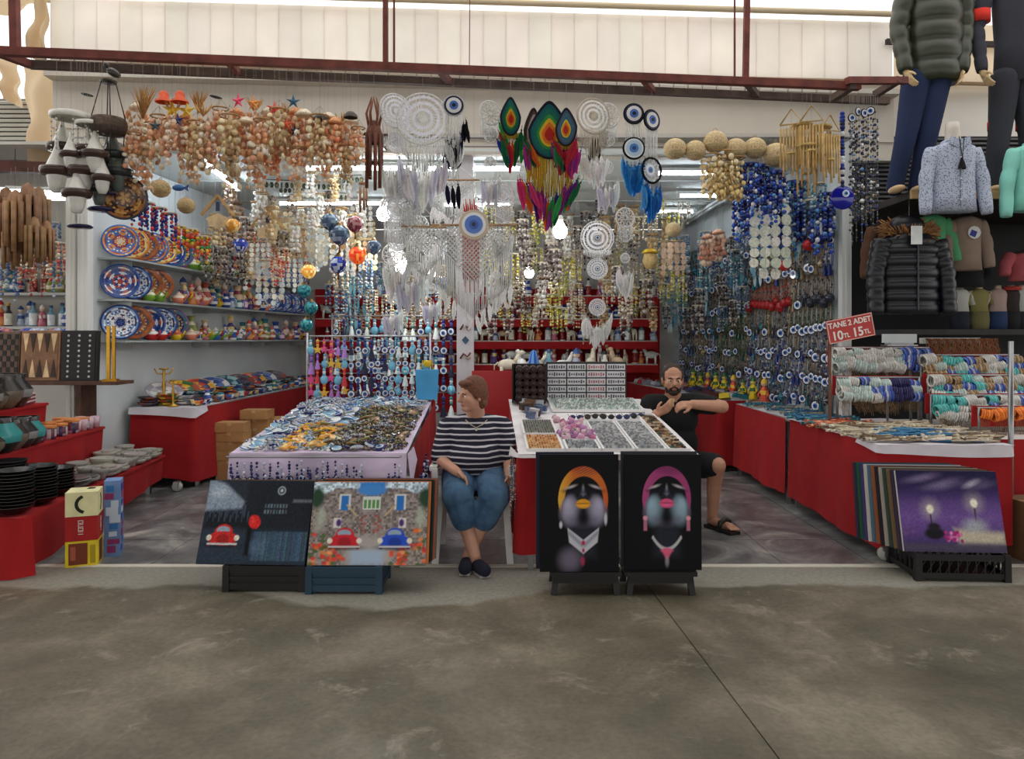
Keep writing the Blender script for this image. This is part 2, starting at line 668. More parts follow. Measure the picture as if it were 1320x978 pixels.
# tan tarpaulins beside the left neighbour
def tarp(pts, Y, name_label):
    m = MB()
    (x0, y0), (x1, y1), (x2, y2), (x3, y3) = pts
    def fn(u, v):
        tx, ty = lerp(x0, x1, u), lerp(y0, y1, u)
        bx, by = lerp(x3, x2, u), lerp(y3, y2, u)
        p = at(lerp(tx, bx, v), lerp(ty, by, v), Y)
        p.y += .07 * math.sin(u * 9 + v * 3) * (.4 + v) + .03 * math.sin(v * 14 + u * 2)
        return p
    m.surf(fn, 14, 18, C(214, 192, 160))
    return solo('tarpaulin', m, 'pvc', name_label, 'tarpaulin')


tarp([(28, 78), (86, 84), (78, 214), (34, 208)], 6.95, 'tan tarpaulin hanging in folds beside the louvred shutter')
tarp([(48, -25), (62, -25), (60, 82), (34, 72)], 6.7, 'tan tarpaulin edge gathered at the end of the cream panels')
tarp([(-60, -30), (70, -30), (58, 10), (-60, 18)], 7.0, 'tan tarpaulin swag above the open bright gap')
tarp([(-14, 60), (24, 76), (30, 140), (6, 128)], 7.1, 'crumpled tan tarpaulin strip over the louvred shutter')

# the hall roof over the aisle
hr = MB().box((0, -6.2, 6.3), (40, 17.4, .08), C(150, 146, 138))
hall_roof = struct('ceiling_hall', hr, 'plaster')
for k in range(5):
    ob('purlin', MB().box((0, -13 + k * 3.6, 6.2), (40, .12, .16), C(112, 70, 60)).mesh('purlin', 'rusty'), hall_roof)

# ------------------------------------------------------------------ awning frame of brown steel
BR = C(112, 56, 48)
DK = C(86, 70, 62)
af = thing('awning_frame', 'brown steel lattice frame hung across the whole stall front', 'frame', at(0, 66, railF(0)))
org = af.location.copy()


def fpart(name, mb, mt='rusty'):
    mb.v = [(p[0] - org.x, p[1] - org.y, p[2] - org.z) for p in mb.v]
    return ob(name, mb.mesh(name, mt), af)


def on(fn, px, z=RZ):
    Y = fn(px)
    return Vector((xz(px, Y), Y, z))


fpart('front_beam', MB().beam(on(railF, -40), on(railF, 1108), .055, .055, BR))
fpart('rear_beam', MB().beam(on(railB, 38), on(railB, 1145), .05, .055, DK))
fpart('corner_brace', MB().beam(on(railF, -8), on(railB, 40), .05, .05, BR))
fpart('end_beam', MB().beam(at(1092, 104, 5.55), at(1168, 104, 5.75), .05, .05, BR))
fpart('end_brace', MB().beam(at(1072, 128, 5.85), at(1100, 110, 5.56), .05, .05, DK))
fpart('end_brace', MB().beam(at(1128, 122, 5.9), at(1160, 102, 5.7), .05, .05, DK))
for px in (300, 572, 834, 968):
    fpart('crossbar', MB().beam(on(railF, px - 6), on(railB, px + 8), .045, .045, BR if px != 968 else DK))
for px, tx, wd in ((20, 17, .05), (497, 497, .035), (508, 508, .014), (961, 964, .04), (947, 947, .012), (605, 606, .006)):
    a = on(railF, px)
    b = at(tx, -60, a.y + .05)
    fpart('hanger_rod', MB().beam(a, b, wd, wd, BR))
mesh_w = MB()
n = 0
for k in range(116):
    px = 45 + k * 9.2
    mesh_w.tube([on(railF, px, RZ + .02), on(railB, px + (6 if k % 2 else -6), RZ + .02)], .002, C(150, 145, 140), 3, caps=False)
for t in (.25, .5, .75):
    mesh_w.tube([on(railF, 30, RZ + .02).lerp(on(railB, 45, RZ + .02), t), on(railF, 1100, RZ + .02).lerp(on(railB, 1100, RZ + .02), t)], .002, C(150, 145, 140), 3, caps=False)
o = fpart('wire_mesh', mesh_w)
o['kind'] = 'stuff'

# ------------------------------------------------------------------ lamps
def tube_lamp(p0, p1, label, group=None, lit=True):
    p0, p1 = Vector(p0), Vector(p1)
    t = thing('tube_lamp', label, 'lamp', (p0 + p1) / 2, group=group)
    o_ = t.location
    d = (p1 - p0).normalized()
    ob('housing', MB().beam(p0 - o_ + Vector((0, 0, .035)), p1 - o_ + Vector((0, 0, .035)), .07, .03, C(225, 228, 228)).mesh('housing', 'plastic'), t)
    ob('tube', MB().tube([p0 + d * .03 - o_, p1 - d * .03 - o_], .016, C(236, 246, 255) if lit else C(196, 202, 204), 8).mesh('tube', 'lamp' if lit else 'plastic'), t)
    for e in (p0, p1):
        ob('end_cap', MB().box(e - o_, (.05, .05, .05), C(215, 218, 218)).mesh('end_cap', 'plastic'), t)
    return t


GL = 'tube lamps under the stall ceiling'
tube_lamp((-2.08, 7.38, 3.2), (-.98, 7.38, 3.2), 'long white tube lamp behind the shell chimes', GL)
tube_lamp((-.86, 7.4, 3.2), (.1, 7.4, 3.2), 'long white tube lamp behind the white dreamcatchers', GL)
tube_lamp((-2.95, 9.3, 3.2), (-1.5, 9.3, 3.2), 'white tube lamp deep in the stall above glass lanterns', GL)
tube_lamp((1.48, 7.6, 3.2), (2.1, 7.6, 3.2), 'short white tube lamp beside the straw balls', GL)
tube_lamp((1.9, 9.9, 3.2), (2.45, 9.9, 3.2), 'short white tube lamp at the back right ceiling corner', GL)
tube_lamp((-2.98, 7.05, 3.2), (-3.12, 8.4, 3.2), 'white tube lamp running along the left wall', GL)
tube_lamp((2.62, 8.6, 3.2), (2.58, 11.3, 3.2), 'grey unlit lamp batten running along the bead wall', GL, lit=False)
tube_lamp((-.9, 9.4, 3.2), (0, 9.4, 3.2), 'white tube lamp deep in the stall behind the macrame hangings', GL)
tube_lamp((1.98, 8.8, 3.2), (2.46, 8.8, 3.2), 'short white tube lamp crossing the end of the unlit batten', GL)
tl = tube_lamp(at(10, 247, 6.9), at(84, 250, 6.9), 'white tube lamp above the bamboo chimes next door')
for s in (-.2, .2):
    ob('wire', MB().tube([(s, 0, .04), (s, 0, 3.29 - tl.location.z)], .003, C(90, 90, 90), 4).mesh('wire', 'metal'), tl)
# two plain rods under the fascia carry the second row of hanging goods
for yr in (6.5, 6.8):
    hr_ = thing('hanging_rail', 'thin steel rod under the fascia, %s' % ('nearer the lattice frame' if yr < 6.6 else 'nearer the stall ceiling'), 'rail', (0, yr, 3.27))
    ob('rod', MB().tube([(-3.9, 0, 0), (3.1, 0, 0)], .008, C(150, 150, 150), 6).mesh('rod', 'metal'), hr_)
    for x in (-3.6, -1.2, 1.2, 3.0):
        ob('bracket', MB().beam((x, 0, 0), (x, 7.12 - yr, .03), .02, .02, C(150, 150, 150)).mesh('bracket', 'metal'), hr_)

bulb_me = MB().lathe([(0, -.07), (.04, -.06), (.066, -.02), (.066, .02), (.045, .055), (.028, .08)], C(255, 252, 244), 14).mesh('globe', 'bulb')
sock_me = MB().lathe([(.028, .075), (.03, .08), (.03, .13), (.012, .15), (0, .15)], C(230, 230, 225), 10).mesh('socket', 'plastic')
cord_me = MB().tube([(0, 0, 0), (0, 0, 1)], .004, C(210, 210, 205), 5).mesh('cord', 'plastic')
for px, py, Y, s, lab in ((494, 276, 7.4, 1.0, 'glowing white bulb hanging left of the white dreamcatchers'), (519, 346, 7.9, 1.2, 'bright globe bulb low above the glass lanterns'),
                          (722, 298, 7.2, 1.05, 'glowing white bulb below the peacock dreamcatcher'), (682, 352, 9.2, .9, 'white bulb above the red back shelves'),
                          (557, 353, 8.6, .6, 'small bulb glimpsed beside the macrame hanging')):
    p = at(px, py, Y)
    t = thing('hanging_bulb', lab, 'bulb', p, sc=s)
    ob('globe', bulb_me, t)
    ob('socket', sock_me, t)
    ob('cord', cord_me, t, (0, 0, .14), sc=(1, 1, (3.27 - p.z) / s - .14))
# ------------------------------------------------------------------ tables and cloths
RED = C(164, 20, 25)


def drape(pts, zt, zb, col, fold=.012, freq=14, flare=.02, nv=6):
    """cloth hanging along a ground polyline pts (list of (x, y)); zt, zb per point"""
    m = MB()
    seg = [0.0]
    P = [Vector((a, b)) for a, b in pts]
    for i in range(1, len(P)):
        seg.append(seg[-1] + (P[i] - P[i - 1]).length)
    Lt = seg[-1]
    nu = max(8, int(Lt / .05))

    def fn(u, v):
        s = u * Lt
        i = 0
        while i < len(P) - 2 and s > seg[i + 1]:
            i += 1
        t = (s - seg[i]) / (seg[i + 1] - seg[i])
        p = P[i].lerp(P[i + 1], t)
        d = (P[i + 1] - P[i]).normalized()
        nrm = Vector((d.y, -d.x))
        z0, z1 = lerp(zt[i], zt[i + 1], t), lerp(zb[i], zb[i + 1], t)
        off = flare * v + fold * (v ** .7) * (math.sin(s * freq) + .6 * math.sin(s * freq * 2.3 + 1.7))
        p = p + nrm * off
        return (p.x, p.y, lerp(z0, z1, v) + .008 * v * math.sin(s * 5))
    m.surf(fn, nu, nv, col)
    return m


def table(label, corners, h, group=None, name='trestle_table', hi=None, leg_c=C(150, 150, 150)):
    """corners: front-left, front-right, back-right, back-left as (x, y); h front and hi back top heights"""
    hi = h if hi is None else hi
    cx = sum(c[0] for c in corners) / 4
    cy = sum(c[1] for c in corners) / 4
    t = thing(name, label, 'table', (cx, cy, 0), group=group)
    zs = (h, h, hi, hi)
    vs = [(c[0] - cx, c[1] - cy, z - d) for d in (.025, 0) for c, z in zip(corners, zs)]
    m = MB().add(vs, [(3, 2, 1, 0), (4, 5, 6, 7), (0, 1, 5, 4), (1, 2, 6, 5), (2, 3, 7, 6), (3, 0, 4, 7)], C(205, 200, 196))
    ob('tabletop', m.mesh('tabletop', 'matte'), t)
    for (x, y), z in zip(corners, zs):
        lx, ly = (x - cx) * .9, (y - cy) * .93
        ob('leg', MB().beam((lx, ly, 0), (lx, ly, z - .045), .035, .035, leg_c).mesh('leg', 'metal'), t)
    return t


def cloth_top(corners, zs, col, grow=.012, lift=.004):
    cx = sum(c[0] for c in corners) / 4
    cy = sum(c[1] for c in corners) / 4
    g = [(c[0] + math.copysign(grow, c[0] - cx), c[1] + math.copysign(grow, c[1] - cy)) for c in corners]
    m = MB()

    def fn(u, v):
        a = Vector(g[0]).lerp(Vector(g[1]), u)
        b = Vector(g[3]).lerp(Vector(g[2]), u)
        p = a.lerp(b, v)
        z = lerp(lerp(zs[0], zs[1], u), lerp(zs[3], zs[2], u), v)
        return (p.x, p.y, z + lift + .002 * math.sin(u * 17 + v * 11))
    m.surf(fn, 12, 12, col)
    return m


def join(a, b):
    o_ = len(a.v)
    a.v += b.v
    a.f += [tuple(k + o_ for k in f) for f in b.f]
    a.c += b.c
    a.s += b.s
    return a


# --- the two sloping tables in the middle
LT = [(-1.80, 4.78), (-.70, 4.78), (-.70, 6.3), (-1.72, 6.3)]
RT = [(.07, 4.74), (1.165, 4.74), (1.07, 6.3), (0.0, 6.3)]
ZF, ZK = .755, .975
table('sloping trestle table heaped with small trinkets', LT, ZF, hi=ZK)
table('sloping trestle table laid with jewellery trays', RT, ZF, hi=ZK)
LAV = C(206, 190, 214)
m = cloth_top(LT, (ZF, ZF, ZK, ZK), LAV, .02)
m2 = drape([(-1.825, 4.76), (-.68, 4.76)], (ZF + .004, ZF + .004), (.565, .57), LAV, .022, 8, .03)
join(m, m2)
join(m, drape([(-.675, 4.76), (-.66, 4.95)], (ZF, ZF + .02), (.52, .68), LAV, .01, 8, .02))
solo('tablecloth', m, 'cloth', 'lavender cloth spread under the trinket heap', 'tablecloth')
solo('table_skirt', drape([(-.665, 4.86), (-.655, 6.3)], (ZF + .01, ZK), (.06, .06), RED, .012, 9, .01), 'cloth', 'red skirt on the side of the trinket table beside the seated woman', 'cloth')
m = cloth_top(RT, (ZF, ZF, ZK, ZK), C(226, 222, 224), .03)
join(m, drape([(-.01, 4.9), (.04, 4.715), (1.19, 4.715)], (ZF + .03, ZF + .004, ZF + .004), (ZF - .03, ZF - .025, ZF - .025), C(226, 222, 224), .004, 8, .01, 3))
solo('tablecloth', m, 'cloth', 'white cloth under the jewellery trays', 'tablecloth')
solo('table_skirt', drape([(-.02, 6.3), (.035, 4.76), (.2, 4.76)], (ZK, ZF, ZF), (.12, .1, .1), RED, .015, 9, .01), 'cloth', 'red skirt on the side of the jewellery table', 'cloth')

# --- the right-hand tables
RN = [(2.5, 5.0), (3.38, 5.0), (3.38, 6.62), (2.5, 6.62)]
RM = [(2.5, 6.66), (2.93, 6.66), (2.9, 8.15), (2.48, 8.15)]
table('long right-hand table covered with bracelet strands', RN, .775)
m = cloth_top(RN, (.775,) * 4, C(214, 208, 216), .02)
join(m, drape([(2.478, 5.3), (2.478, 4.978), (3.40, 4.978), (3.40, 5.1)], (.779,) * 4, (.755, .715, .70, .70), C(214, 208, 216), .003, 9, .008, 3))
solo('tablecloth', m, 'cloth', 'white sheet under the bracelet strands', 'tablecloth')
solo('table_skirt', drape([(2.492, 6.6), (2.49, 4.99), (3.39, 4.99)], (.775,) * 3, (.09, .07, .1), RED, .012, 7, .02), 'cloth', 'long red skirt around the front corner of the bracelet table', 'cloth')
solo('table_skirt', drape([(2.47, 8.15), (2.47, 6.66)], (.775,) * 2, (.09, .09), jit(RED, .05), .014, 8, .02), 'cloth', 'red skirt on the middle length of the bracelet table', 'cloth')
table('middle right-hand table between bracelet table and bead wall', RM, .775)
solo('tablecloth', cloth_top(RM, (.775,) * 4, C(210, 206, 212), .01), 'cloth', 'pale sheet on the middle right-hand table', 'tablecloth')
RF = [(2.35, 8.3), (2.9, 8.3), (2.6, 11.7), (1.85, 11.7)]
table('far right table along the bead wall', RF, .80)
m = cloth_top(RF, (.80,) * 4, C(206, 204, 210), .02)
solo('tablecloth', m, 'cloth', 'pale sheet on the far right table', 'tablecloth')
solo('table_skirt', drape([(1.83, 11.7), (2.33, 8.28), (2.88, 8.28)], (.80,) * 3, (.08,) * 3, RED, .014, 8, .02), 'cloth', 'red skirt of the far table behind the seated man', 'cloth')
ob_w = Proto('castor_wheel')
wm = MB().lathe([(0, -.02), (.045, -.02), (.05, 0), (.045, .02), (0, .02)], C(190, 188, 182), 14, axis='Y').mesh('wheel', 'plastic')
ob_w.part('wheel', wm, (0, 0, .05))
ob_w.part('fork', MB().box((0, 0, .085), (.05, .07, .03), C(160, 160, 160)).box((0, .03, .06), (.03, .008, .06), C(160, 160, 160)).box((0, -.03, .06), (.03, .008, .06), C(160, 160, 160)).mesh('fork', 'metal'))
ob_w.put((2.52, 4.98, 0), 'pale castor wheel under the front corner of the bracelet table', 'wheel')
ob_w.put((-3.28, 7.22, 0), 'pale castor wheel under the red stepped stand', 'wheel')

# --- the left back table
LB = [(-3.84, 7.4), (-3.2, 7.4), (-3.02, 11.5), (-3.44, 11.5)]
table('long table under the plate shelves with painted dishes', LB, .80)
m = cloth_top(LB, (.80,) * 4, C(214, 212, 220), .02)
join(m, drape([(-3.84, 7.38), (-3.18, 7.38), (-3.17, 7.65)], (.804,) * 3, (.74, .70, .76), C(222, 218, 226), .004, 9, .01, 3))
solo('tablecloth', m, 'cloth', 'white sheet under the painted dishes', 'tablecloth')
solo('table_skirt', drape([(-3.83, 7.4), (-3.19, 7.4), (-3.0, 11.5)], (.79,) * 3, (.15, .06, .06), RED, .012, 8, .03), 'cloth', 'red skirt of the painted dish table', 'cloth')

# --- the left stepped stand (three tiers under one red cloth)
st = thing('stepped_stand', 'low stepped display stand under red cloth by the walkway', 'stand', (-3.6, 6, 0))
TIERS = [(-3.08, .37, .40), (-3.47, .70, .32), (-3.78, .95, .4)]       # front x at Y=6, height, depth
xoff = lambda Y: lerp(0.02, -.30, (Y - 4.6) / 2.7)
for k, (x0, z0, dp) in enumerate(TIERS):
    y0, y1 = 4.62, (7.15, 6.7, 6.3)[k]
    m = MB()
    xa, xb = x0 + xoff(y0), x0 + xoff(y1)
    vs = [(xa - dp, y0, z0 - .02), (xa, y0, z0 - .02), (xb, y1, z0 - .02), (xb - dp, y1, z0 - .02), (xa - dp, y0, z0), (xa, y0, z0), (xb, y1, z0), (xb - dp, y1, z0)]
    vs = [(a + 3.6, b - 6, c) for a, b, c in vs]
    m.add(vs, [(3, 2, 1, 0), (4, 5, 6, 7), (0, 1, 5, 4), (1, 2, 6, 5), (2, 3, 7, 6), (3, 0, 4, 7)], RED)
    ob('tier', m.mesh('tier', 'cloth'), st)
    zb = (.13, TIERS[0][1], TIERS[1][1])[k]
    d = drape([(xb, y1), (xa, y0), (xa - dp - .5, y0 + .02)][::-1] if False else [(xb - .02, y1 + .01), (xa, y0)], (z0 + .003,) * 2, (zb, max(zb, .02) if k else .03), RED, .01, 8, .015)
    d.v = [(a + 3.6, b - 6, c) for a, b, c in d.v]
    ob('cloth_front', d.mesh('cloth_front', 'cloth'), st)
d = drape([(-3.06, 4.64), (-3.0, 4.58), (-3.6, 4.46), (-4.2, 4.46)][1:], (.37, .37, .37), (.02, .02, .02), RED, .02, 9, .04)
d = drape([(-4.2, 4.56), (-3.1, 4.58), (-3.04, 4.66)], (.375, .375, .375), (.015, .012, .02), RED, .025, 11, .05)
d.v = [(a + 3.6, b - 6, c) for a, b, c in d.v]
ob('cloth_end', d.mesh('cloth_end', 'cloth'), st)
for (x, y) in ((-.05, -1.3), (-.3, 1.1), (-.85, -1.3), (-1.1, .5)):
    ob('leg', MB().beam((x + .4, y, 0), (x + .4, y, .35), .04, .04, C(120, 120, 120)).mesh('leg', 'metal'), st)

# ------------------------------------------------------------------ printed canvases
def sstep(d, s):
    t = np.clip(.5 - d / (2 * s), 0, 1)
    return t * t * (3 - 2 * t)


class Art:
    def __init__(self, asp, nx, ny, bgc):
        self.nx, self.ny, self.asp = nx, ny, asp
        u = np.linspace(0, 1, nx)
        v = np.linspace(0, 1, ny)
        self.u, self.v = np.meshgrid(u, v)           # v = 0 at the bottom
        self.im = np.ones((ny, nx, 3)) * np.array(bgc)
        self.rs = np.random.RandomState(5)

    def mix(self, col, mask):
        mask = np.clip(mask, 0, 1)[..., None]
        self.im = self.im * (1 - mask) + np.array(col) * mask
        return self

    def el(self, col, cx, cy, rx, ry, soft=.02, a=1.0, rot=0.0, clip=None):
        x, y = (self.u - cx) * self.asp, self.v - cy
        c, s = math.cos(rot), math.sin(rot)
        X, Y = x * c + y * s, -x * s + y * c
        d = (np.sqrt((X / rx) ** 2 + (Y / ry) ** 2) - 1) * min(rx, ry)
        mk = sstep(d, soft) * a
        if clip is not None:
            mk = mk * clip
        return self.mix(col, mk)

    def poly(self, col, pts, soft=.006, a=1.0):
        d = np.full(self.u.shape, -9.0)
        n = len(pts)
        for i in range(n):
            x0, y0 = pts[i]
            x1, y1 = pts[(i + 1) % n]
            ex, ey = (x1 - x0) * self.asp, y1 - y0
            l = math.hypot(ex, ey)
            d = np.maximum(d, ((self.u - x0) * self.asp * ey - (self.v - y0) * ex) / l)
        return self.mix(col, sstep(d, soft) * a)             # pts counter-clockwise, convex

    def rect(self, col, x0, y0, x1, y1, soft=.006, a=1.0):
        return self.poly(col, [(x0, y0), (x1, y0), (x1, y1), (x0, y1)], soft, a)

    def noise(self, amp, k=3, mask=None):
        n_ = self.rs.rand(self.ny // k + 2, self.nx // k + 2)
        n_ = np.kron(n_, np.ones((k, k)))[:self.ny, :self.nx] - .5
        m_ = 1.0 if mask is None else mask
        self.im = np.clip(self.im * (1 + amp * 2 * (n_ * m_)[..., None]), 0, 1)
        return self

    def mesh(self, w_, h_):
        ny, nx = self.ny, self.nx
        X = (self.u - .5) * w_
        Z = (self.v - .5) * h_
        vs = np.stack([X, np.zeros_like(X), Z], -1).reshape(-1, 3)
        idx = np.arange(nx * ny).reshape(ny, nx)
        fs = np.stack([idx[:-1, :-1], idx[:-1, 1:], idx[1:, 1:], idx[1:, :-1]], -1).reshape(-1, 4)
        me = bpy.data.meshes.new('print')
        me.from_pydata(vs.tolist(), [], fs.tolist())
        ca = me.color_attributes.new('Col', 'FLOAT_COLOR', 'POINT')
        cc = np.ones((nx * ny, 4), np.float32)
        cc[:, :3] = self.im.reshape(-1, 3)
        ca.data.foreach_set('color', cc.ravel())
        me.materials.append(MATS['print'])
        return me


def portrait(gold):
    A = Art(.68, 150, 220, C(9, 9, 15))
    skin = C(172, 168, 194) if gold else C(150, 178, 196)
    dark = C(10, 11, 17)
    t1, t2, t3 = (C(246, 200, 70), C(214, 104, 44), C(160, 52, 46)) if gold else (C(206, 92, 150), C(168, 66, 122), C(116, 44, 92))
    cx = .55
    E = lambda ex, ey, rx, ry: ((A.u - ex) * A.asp / rx) ** 2 + ((A.v - ey) / ry) ** 2
    # neck and shoulder
    A.poly(C(40, 44, 56), [(cx - .16, .12), (cx + .16, .12), (cx + .15, .46), (cx - .15, .46)], .05, .9)
    if gold:
        A.el(C(126, 116, 138), .38, .10, .085, .09, .06, .8)
    # turban arch: open below the temples
    arch = sstep(E(cx, .615, .215, .285) - 1, .02) * sstep(.50 - A.v, .05)
    A.mix(t2, arch)
    A.mix(t1, arch * np.clip((cx - .12 - A.u) * 5, 0, 1) * (1 if gold else .6))
    A.mix(t3, arch * np.clip(1 - E(cx + .05, .88, .16, .07), 0, 1) * .9)
    for k in range(14):
        y = .58 + k * .024
        A.el(t3, cx - .14 + .012 * k, y, .20, .003, .004, .5, .45, arch)
        A.el((min(1, t1[0] * 1.2), min(1, t1[1] * 1.2), min(1, t1[2] * 1.2)), cx - .1 + .012 * k, y + .012, .20, .002, .003, .4, .45, arch)
    A.mix(dark, sstep(E(cx + .01, .60, .168, .215) - 1, .05))
    # face: chin lifted, cheeks lit, centre dark
    A.mix(C(28, 28, 40), sstep(E(cx, .545, .185, .165) - 1, .06))
    for s in (-1, 1):
        A.el(tuple(k * .6 for k in skin), cx + s * .16, .52, .076, .125, .03, .95, s * .12)
        A.el(skin, cx + s * .185, .54, .048, .085, .03, .95, s * .12)
        A.el(tuple(min(1, k * 1.25) for k in skin), cx + s * .20, .575, .026, .04, .025, .7, s * .12)
    A.el(C(112, 108, 130), cx - .10, .425, .06, .03, .03, .7, -.5)
    A.el(C(112, 108, 130), cx + .10, .425, .06, .03, .03, .7, .5)
    A.el(dark, cx, .455, .045, .07, .05, .95)
    A.el(C(20, 20, 30), cx, .66, .07, .06, .02)
    A.poly(C(74, 74, 94), [(cx - .055, .635), (cx + .055, .635), (cx + .022, .70), (cx - .022, .70)], .012)
    for s in (-1, 1):
        A.el(C(210, 202, 208), cx + s * .16, .722, .042, .010, .010, .95, -s * .35)
        A.el(C(18, 18, 28), cx + s * .15, .688, .06, .018, .02)
        A.el(C(8, 8, 14), cx + s * .15, .700, .042, .005, .006, .9, -s * .2)
        A.el(C(12, 12, 18), cx + s * .032, .645, .012, .008, .008)
    A.el(C(186, 190, 200), cx, .715, .007, .02, .01, .6)
    A.el(C(120, 122, 140), cx, .66, .012, .012, .012, .8)
    # lips
    lip = C(240, 168, 46) if gold else C(232, 92, 140)
    A.el(lip, cx, .575, .062, .036, .008)
    A.el(lip, cx - .035, .592, .036, .022, .008, 1, .5)
    A.el(lip, cx + .035, .592, .036, .022, .008, 1, -.5)
    A.el(tuple(k * .35 for k in lip), cx, .582, .055, .004, .005)
    A.el((min(1, lip[0] * 1.4), min(1, lip[1] * 1.5), min(1, lip[2] * 2)), cx, .563, .03, .007, .008, .7)
    for s in (-1, 1):
        A.el(C(96, 92, 112), cx + s * .29, .50, .016, .055, .012, .8)
        if gold:
            A.el(C(214, 212, 222), cx + s * .285, .45 if s > 0 else .40, .013, .05 if s > 0 else .028, .006)
        else:
            A.rect(C(206, 124, 150), cx + s * .28 - .022, .34, cx + s * .28 + .022, .46, .006, .9)
            A.el(C(240, 160, 184), cx + s * .28, .45, .02, .02, .006)
    if gold:
        A.poly(C(206, 206, 218), [(cx, .15), (cx, .27), (cx - .20, .375), (cx - .18, .25)], .006)
        A.poly(C(206, 206, 218), [(cx, .15), (cx + .18, .25), (cx + .20, .375), (cx, .27)], .006)
        for k in range(10):
            for s in (-1, 1):
                A.el(C(110, 110, 134), cx + s * (.015 + k * .018), .225 + k * .0115, .005, .022, .004, .75)
        A.el(C(196, 44, 90), cx, .245, .016, .02, .006)
        A.el(C(196, 44, 90), cx, .18, .012, .018, .006)
        A.el(C(186, 52, 90), cx - .01, .09, .018, .035, .01, .8)
    else:
        for k in range(-10, 11):
            A.el(C(200, 200, 204), cx + k * .018, .18 + (abs(k) / 10) ** 2.0 * .10, .010, .016, .006)
        A.poly(C(224, 100, 134), [(cx, .08), (cx + .07, .17), (cx, .19), (cx - .07, .17)], .01)
        A.el(C(232, 104, 140), cx, .17, .05, .022, .01)
        A.el(C(156, 156, 166), cx, .075, .016, .04, .012, .8)
    return A


def car(A, cx, cy, s, body, dk):
    A.el(C(20, 20, 24), cx, cy - .055 * s, .15 * s, .022 * s, .02, .8)
    A.el(body, cx, cy + .045 * s, .085 * s, .075 * s, .006)
    A.el(C(150, 170, 190), cx - .005, cy + .07 * s, .06 * s, .032 * s, .006)
    A.el(body, cx, cy, .135 * s, .06 * s, .008)
    A.el(dk, cx, cy - .01 * s, .06 * s, .045 * s, .015, .6)
    for q in (-1, 1):
        A.el(C(232, 226, 210), cx + q * .13 * s / A.asp, cy + .005 * s, .024 * s, .024 * s, .006)
        A.el(dk, cx + q * .12 * s / A.asp, cy - .05 * s, .02 * s, .02 * s, .006)
    A.rect(C(205, 205, 205), cx - .14 * s / A.asp, cy - .055 * s, cx + .14 * s / A.asp, cy - .04 * s, .006)


def noir():
    A = Art(1.4, 168, 120, C(40, 47, 58))
    A.poly(C(150, 166, 184), [(0, .62), (.34, .66), (.36, .74), (.16, .96), (.05, 1.0), (0, 1.0)], .03, .85)
    A.el(C(196, 206, 216), .12, .85, .10, .06, .05, .6)
    A.rect(C(26, 31, 40), .38, .0, 1, 1, .03, .8)
    A.rect(C(20, 24, 30), .02, .42, .42, .62, .03, .9)
    for k in range(22):
        A.rect(jit(C(80, 98, 118), .4), .03 + k * .018, .50 + .05 * (k % 3), .04 + k * .018, .58 + .04 * (k % 4), .01, .6)
    A.el(C(150, 160, 170), .70, .88, .055, .055, .006)
    A.el(C(44, 50, 60), .70, .88, .038, .038, .006)
    A.el(C(190, 196, 204), .70, .88, .02, .02, .008)
    for k in range(16):
        A.rect(jit(C(120, 134, 150), .4), .56 + (k % 8) * .028, .60 + (k // 8) * .07, .575 + (k % 8) * .028, .645 + (k // 8) * .07, .008, .7)
    A.rect(C(150, 158, 166), .82, .74, 1.0, .77, .02, .5)
    A.rect(C(44, 58, 74), 0, 0, 1, .40, .05, .8)
    for k in range(30):
        x = .5 + k * .0165
        A.rect(jit(C(96, 128, 158), .5), x, .05, x + .008, .38, .012, .55)
    A.rect(C(86, 112, 138), .45, .12, .62, .28, .05, .5)
    car(A, .21, .30, 1.4, C(206, 44, 42), C(110, 20, 22))
    A.rect(C(14, 14, 18), .425, .10, .47, .46, .02)
    A.el(C(216, 40, 40), .485, .50, .075, .085, .008, 1, .6)
    A.el(C(236, 70, 60), .47, .52, .03, .05, .02, .6, .6)
    return A.noise(.25, 2)


